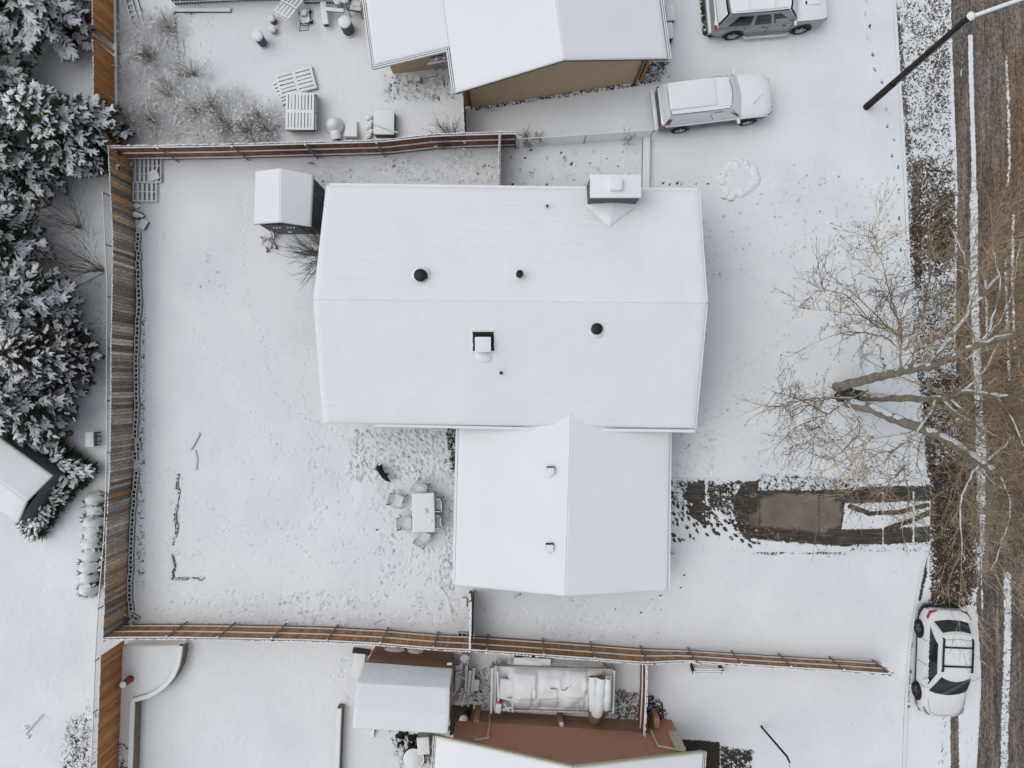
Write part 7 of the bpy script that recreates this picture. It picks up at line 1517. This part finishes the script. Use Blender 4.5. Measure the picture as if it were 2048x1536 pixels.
# fan of long shoots going up and left
for i, q in enumerate(([(1801, 740, 4.8), (1800, 700, 5.4), (1796, 672, 6.0), (1770, 648, 6.5), (1728, 606, 7.2), (1680, 565, 7.7), (1630, 535, 8.0)], [(1796, 672, 6.0), (1772, 655, 6.4), (1720, 632, 7.0), (1660, 622, 7.4), (1600, 616, 7.7)],
        [(1800, 676, 6.0), (1796, 640, 6.6), (1780, 585, 7.2), (1764, 520, 7.8), (1740, 455, 8.2)], [(1799, 700, 5.4), (1770, 676, 5.9), (1720, 664, 6.4), (1680, 668, 6.8), (1600, 700, 7.2)],
        [(1790, 665, 6.1), (1750, 650, 6.6), (1690, 590, 7.3), (1625, 580, 7.8)], [(1796, 640, 6.6), (1760, 570, 7.2), (1712, 495, 7.8)],
        [(1810, 700, 5.6), (1840, 640, 6.4), (1858, 560, 7.2), (1855, 480, 8.0), (1862, 410, 8.4)], [(1818, 742, 5.2), (1835, 690, 5.9), (1880, 640, 6.6), (1882, 560, 7.6)],
        [(1800, 735, 4.8), (1803, 680, 5.3), (1802, 634, 6.0), (1816, 584, 6.8)])):
    limb(q, .034, .008, 'limb', .25, 18, (.4, 1.0), 2, 20 + i, t0=.15, spread=.75)
# fan to the lower left
for i, q in enumerate(([(1722, 795, .8), (1735, 780, 3.2), (1700, 800, 4.6), (1655, 828, 5.6), (1600, 850, 6.4), (1565, 880, 6.8)], [(1708, 795, 4.0), (1650, 796, 5.2), (1590, 804, 6.0), (1505, 832, 6.8)], [(1700, 800, 4.6), (1640, 800, 5.6), (1580, 840, 6.5)],
        [(1665, 824, 5.4), (1620, 880, 6.2), (1580, 892, 6.8)], [(1690, 803, 4.6), (1720, 850, 5.6), (1690, 900, 6.4), (1650, 920, 6.9)], [(1655, 828, 5.6), (1600, 800, 6.3), (1540, 780, 6.8)])):
    limb(q, .032, .008, 'limb', .3, 17, (.45, 1.0), 2, 40 + i, t0=.2)
# snowy limb dropping south from the lower stem
limb([(1871, 800, 5.2), (1856, 832, 5.7), (1832, 865, 6.2), (1812, 906, 6.7), (1811, 958, 7.0)], .055, .035, 'limb', .95, 3, (.9, 1.6), 3, 51)
for i, q in enumerate(([(1832, 865, 6.2), (1790, 900, 6.8), (1750, 940, 7.2), (1690, 985, 7.7)], [(1812, 930, 6.8), (1780, 960, 7.3), (1700, 985, 7.8), (1640, 1005, 8.1)], [(1811, 958, 7.0), (1820, 990, 7.4), (1812, 1020, 7.8), (1800, 1060, 8.2)],
        [(1840, 856, 6.1), (1800, 870, 6.6), (1740, 880, 7.0), (1690, 915, 7.5)], [(1811, 958, 7.0), (1770, 975, 7.4), (1745, 1005, 7.8)], [(1822, 880, 6.3), (1770, 905, 6.8), (1730, 900, 7.2), (1660, 940, 7.8)])):
    limb(q, .028, .008, 'limb', .3, 13, (.5, 1.2), 2, 60 + i, t0=.2)
# limbs over the street
for i, q in enumerate(([(1925, 892, 6.2), (1950, 925, 6.8), (1962, 950, 7.3), (1961, 993, 7.9), (1950, 1040, 8.4)], [(1905, 885, 5.8), (1940, 915, 6.5), (1985, 965, 7.3), (2012, 985, 7.8), (2032, 1028, 8.4)], [(1960, 925, 7.2), (1935, 965, 7.6), (1920, 1010, 8.2), (1925, 1090, 8.8), (1928, 1130, 9.2)],
        [(2000, 945, 8.1), (2020, 1010, 8.6), (2005, 1080, 9.2), (1980, 1140, 9.6)], [(1900, 717, 7.2), (1935, 720, 7.8), (1990, 655, 8.6), (2022, 590, 9.2), (2040, 480, 9.8)], [(1885, 798, 5.6), (1920, 830, 6.4), (1955, 850, 7.0), (2000, 876, 7.8), (2050, 882, 8.4)],
        [(1925, 784, 7.0), (1960, 750, 7.6), (1990, 700, 8.4), (2020, 640, 9.0)], [(1961, 688, 8.4), (1985, 640, 9.0), (2000, 570, 9.6), (1985, 500, 10.0)], [(1930, 640, 7.8), (1940, 590, 8.3), (1930, 520, 8.8), (1900, 450, 9.2)], [(1960, 930, 7.2), (2000, 900, 7.8), (2030, 870, 8.3), (2060, 850, 8.8)],
        [(1990, 790, 8.2), (2020, 830, 8.8), (2050, 900, 9.4)], [(1900, 800, 6.0), (1950, 830, 6.6), (1970, 780, 7.2), (2010, 740, 7.8)])):
    limb(q, .045, .012, 'limb', .85, 12, (.8, 1.6), 3, 80 + i, t0=.1)
put(twm, 'twigs', 'twig', tree)
if buds:
    bt = (np.array([(0, 0, 0), (.4, .14, .08), (.4, -.14, .08), (.4, 0, -.1), (1, 0, 0)]), np.array([(0, 2, 1), (0, 3, 2), (0, 1, 3), (4, 1, 2), (4, 2, 3), (4, 3, 1)])); n = len(buds)
    inst('buds', [bt], [tuple(b[0]) for b in buds], [b[1] for b in buds], np.random.RandomState(1).uniform(.06, .12, n), MT['bud'], [-b[2] for b in buds], tree, False, 1)
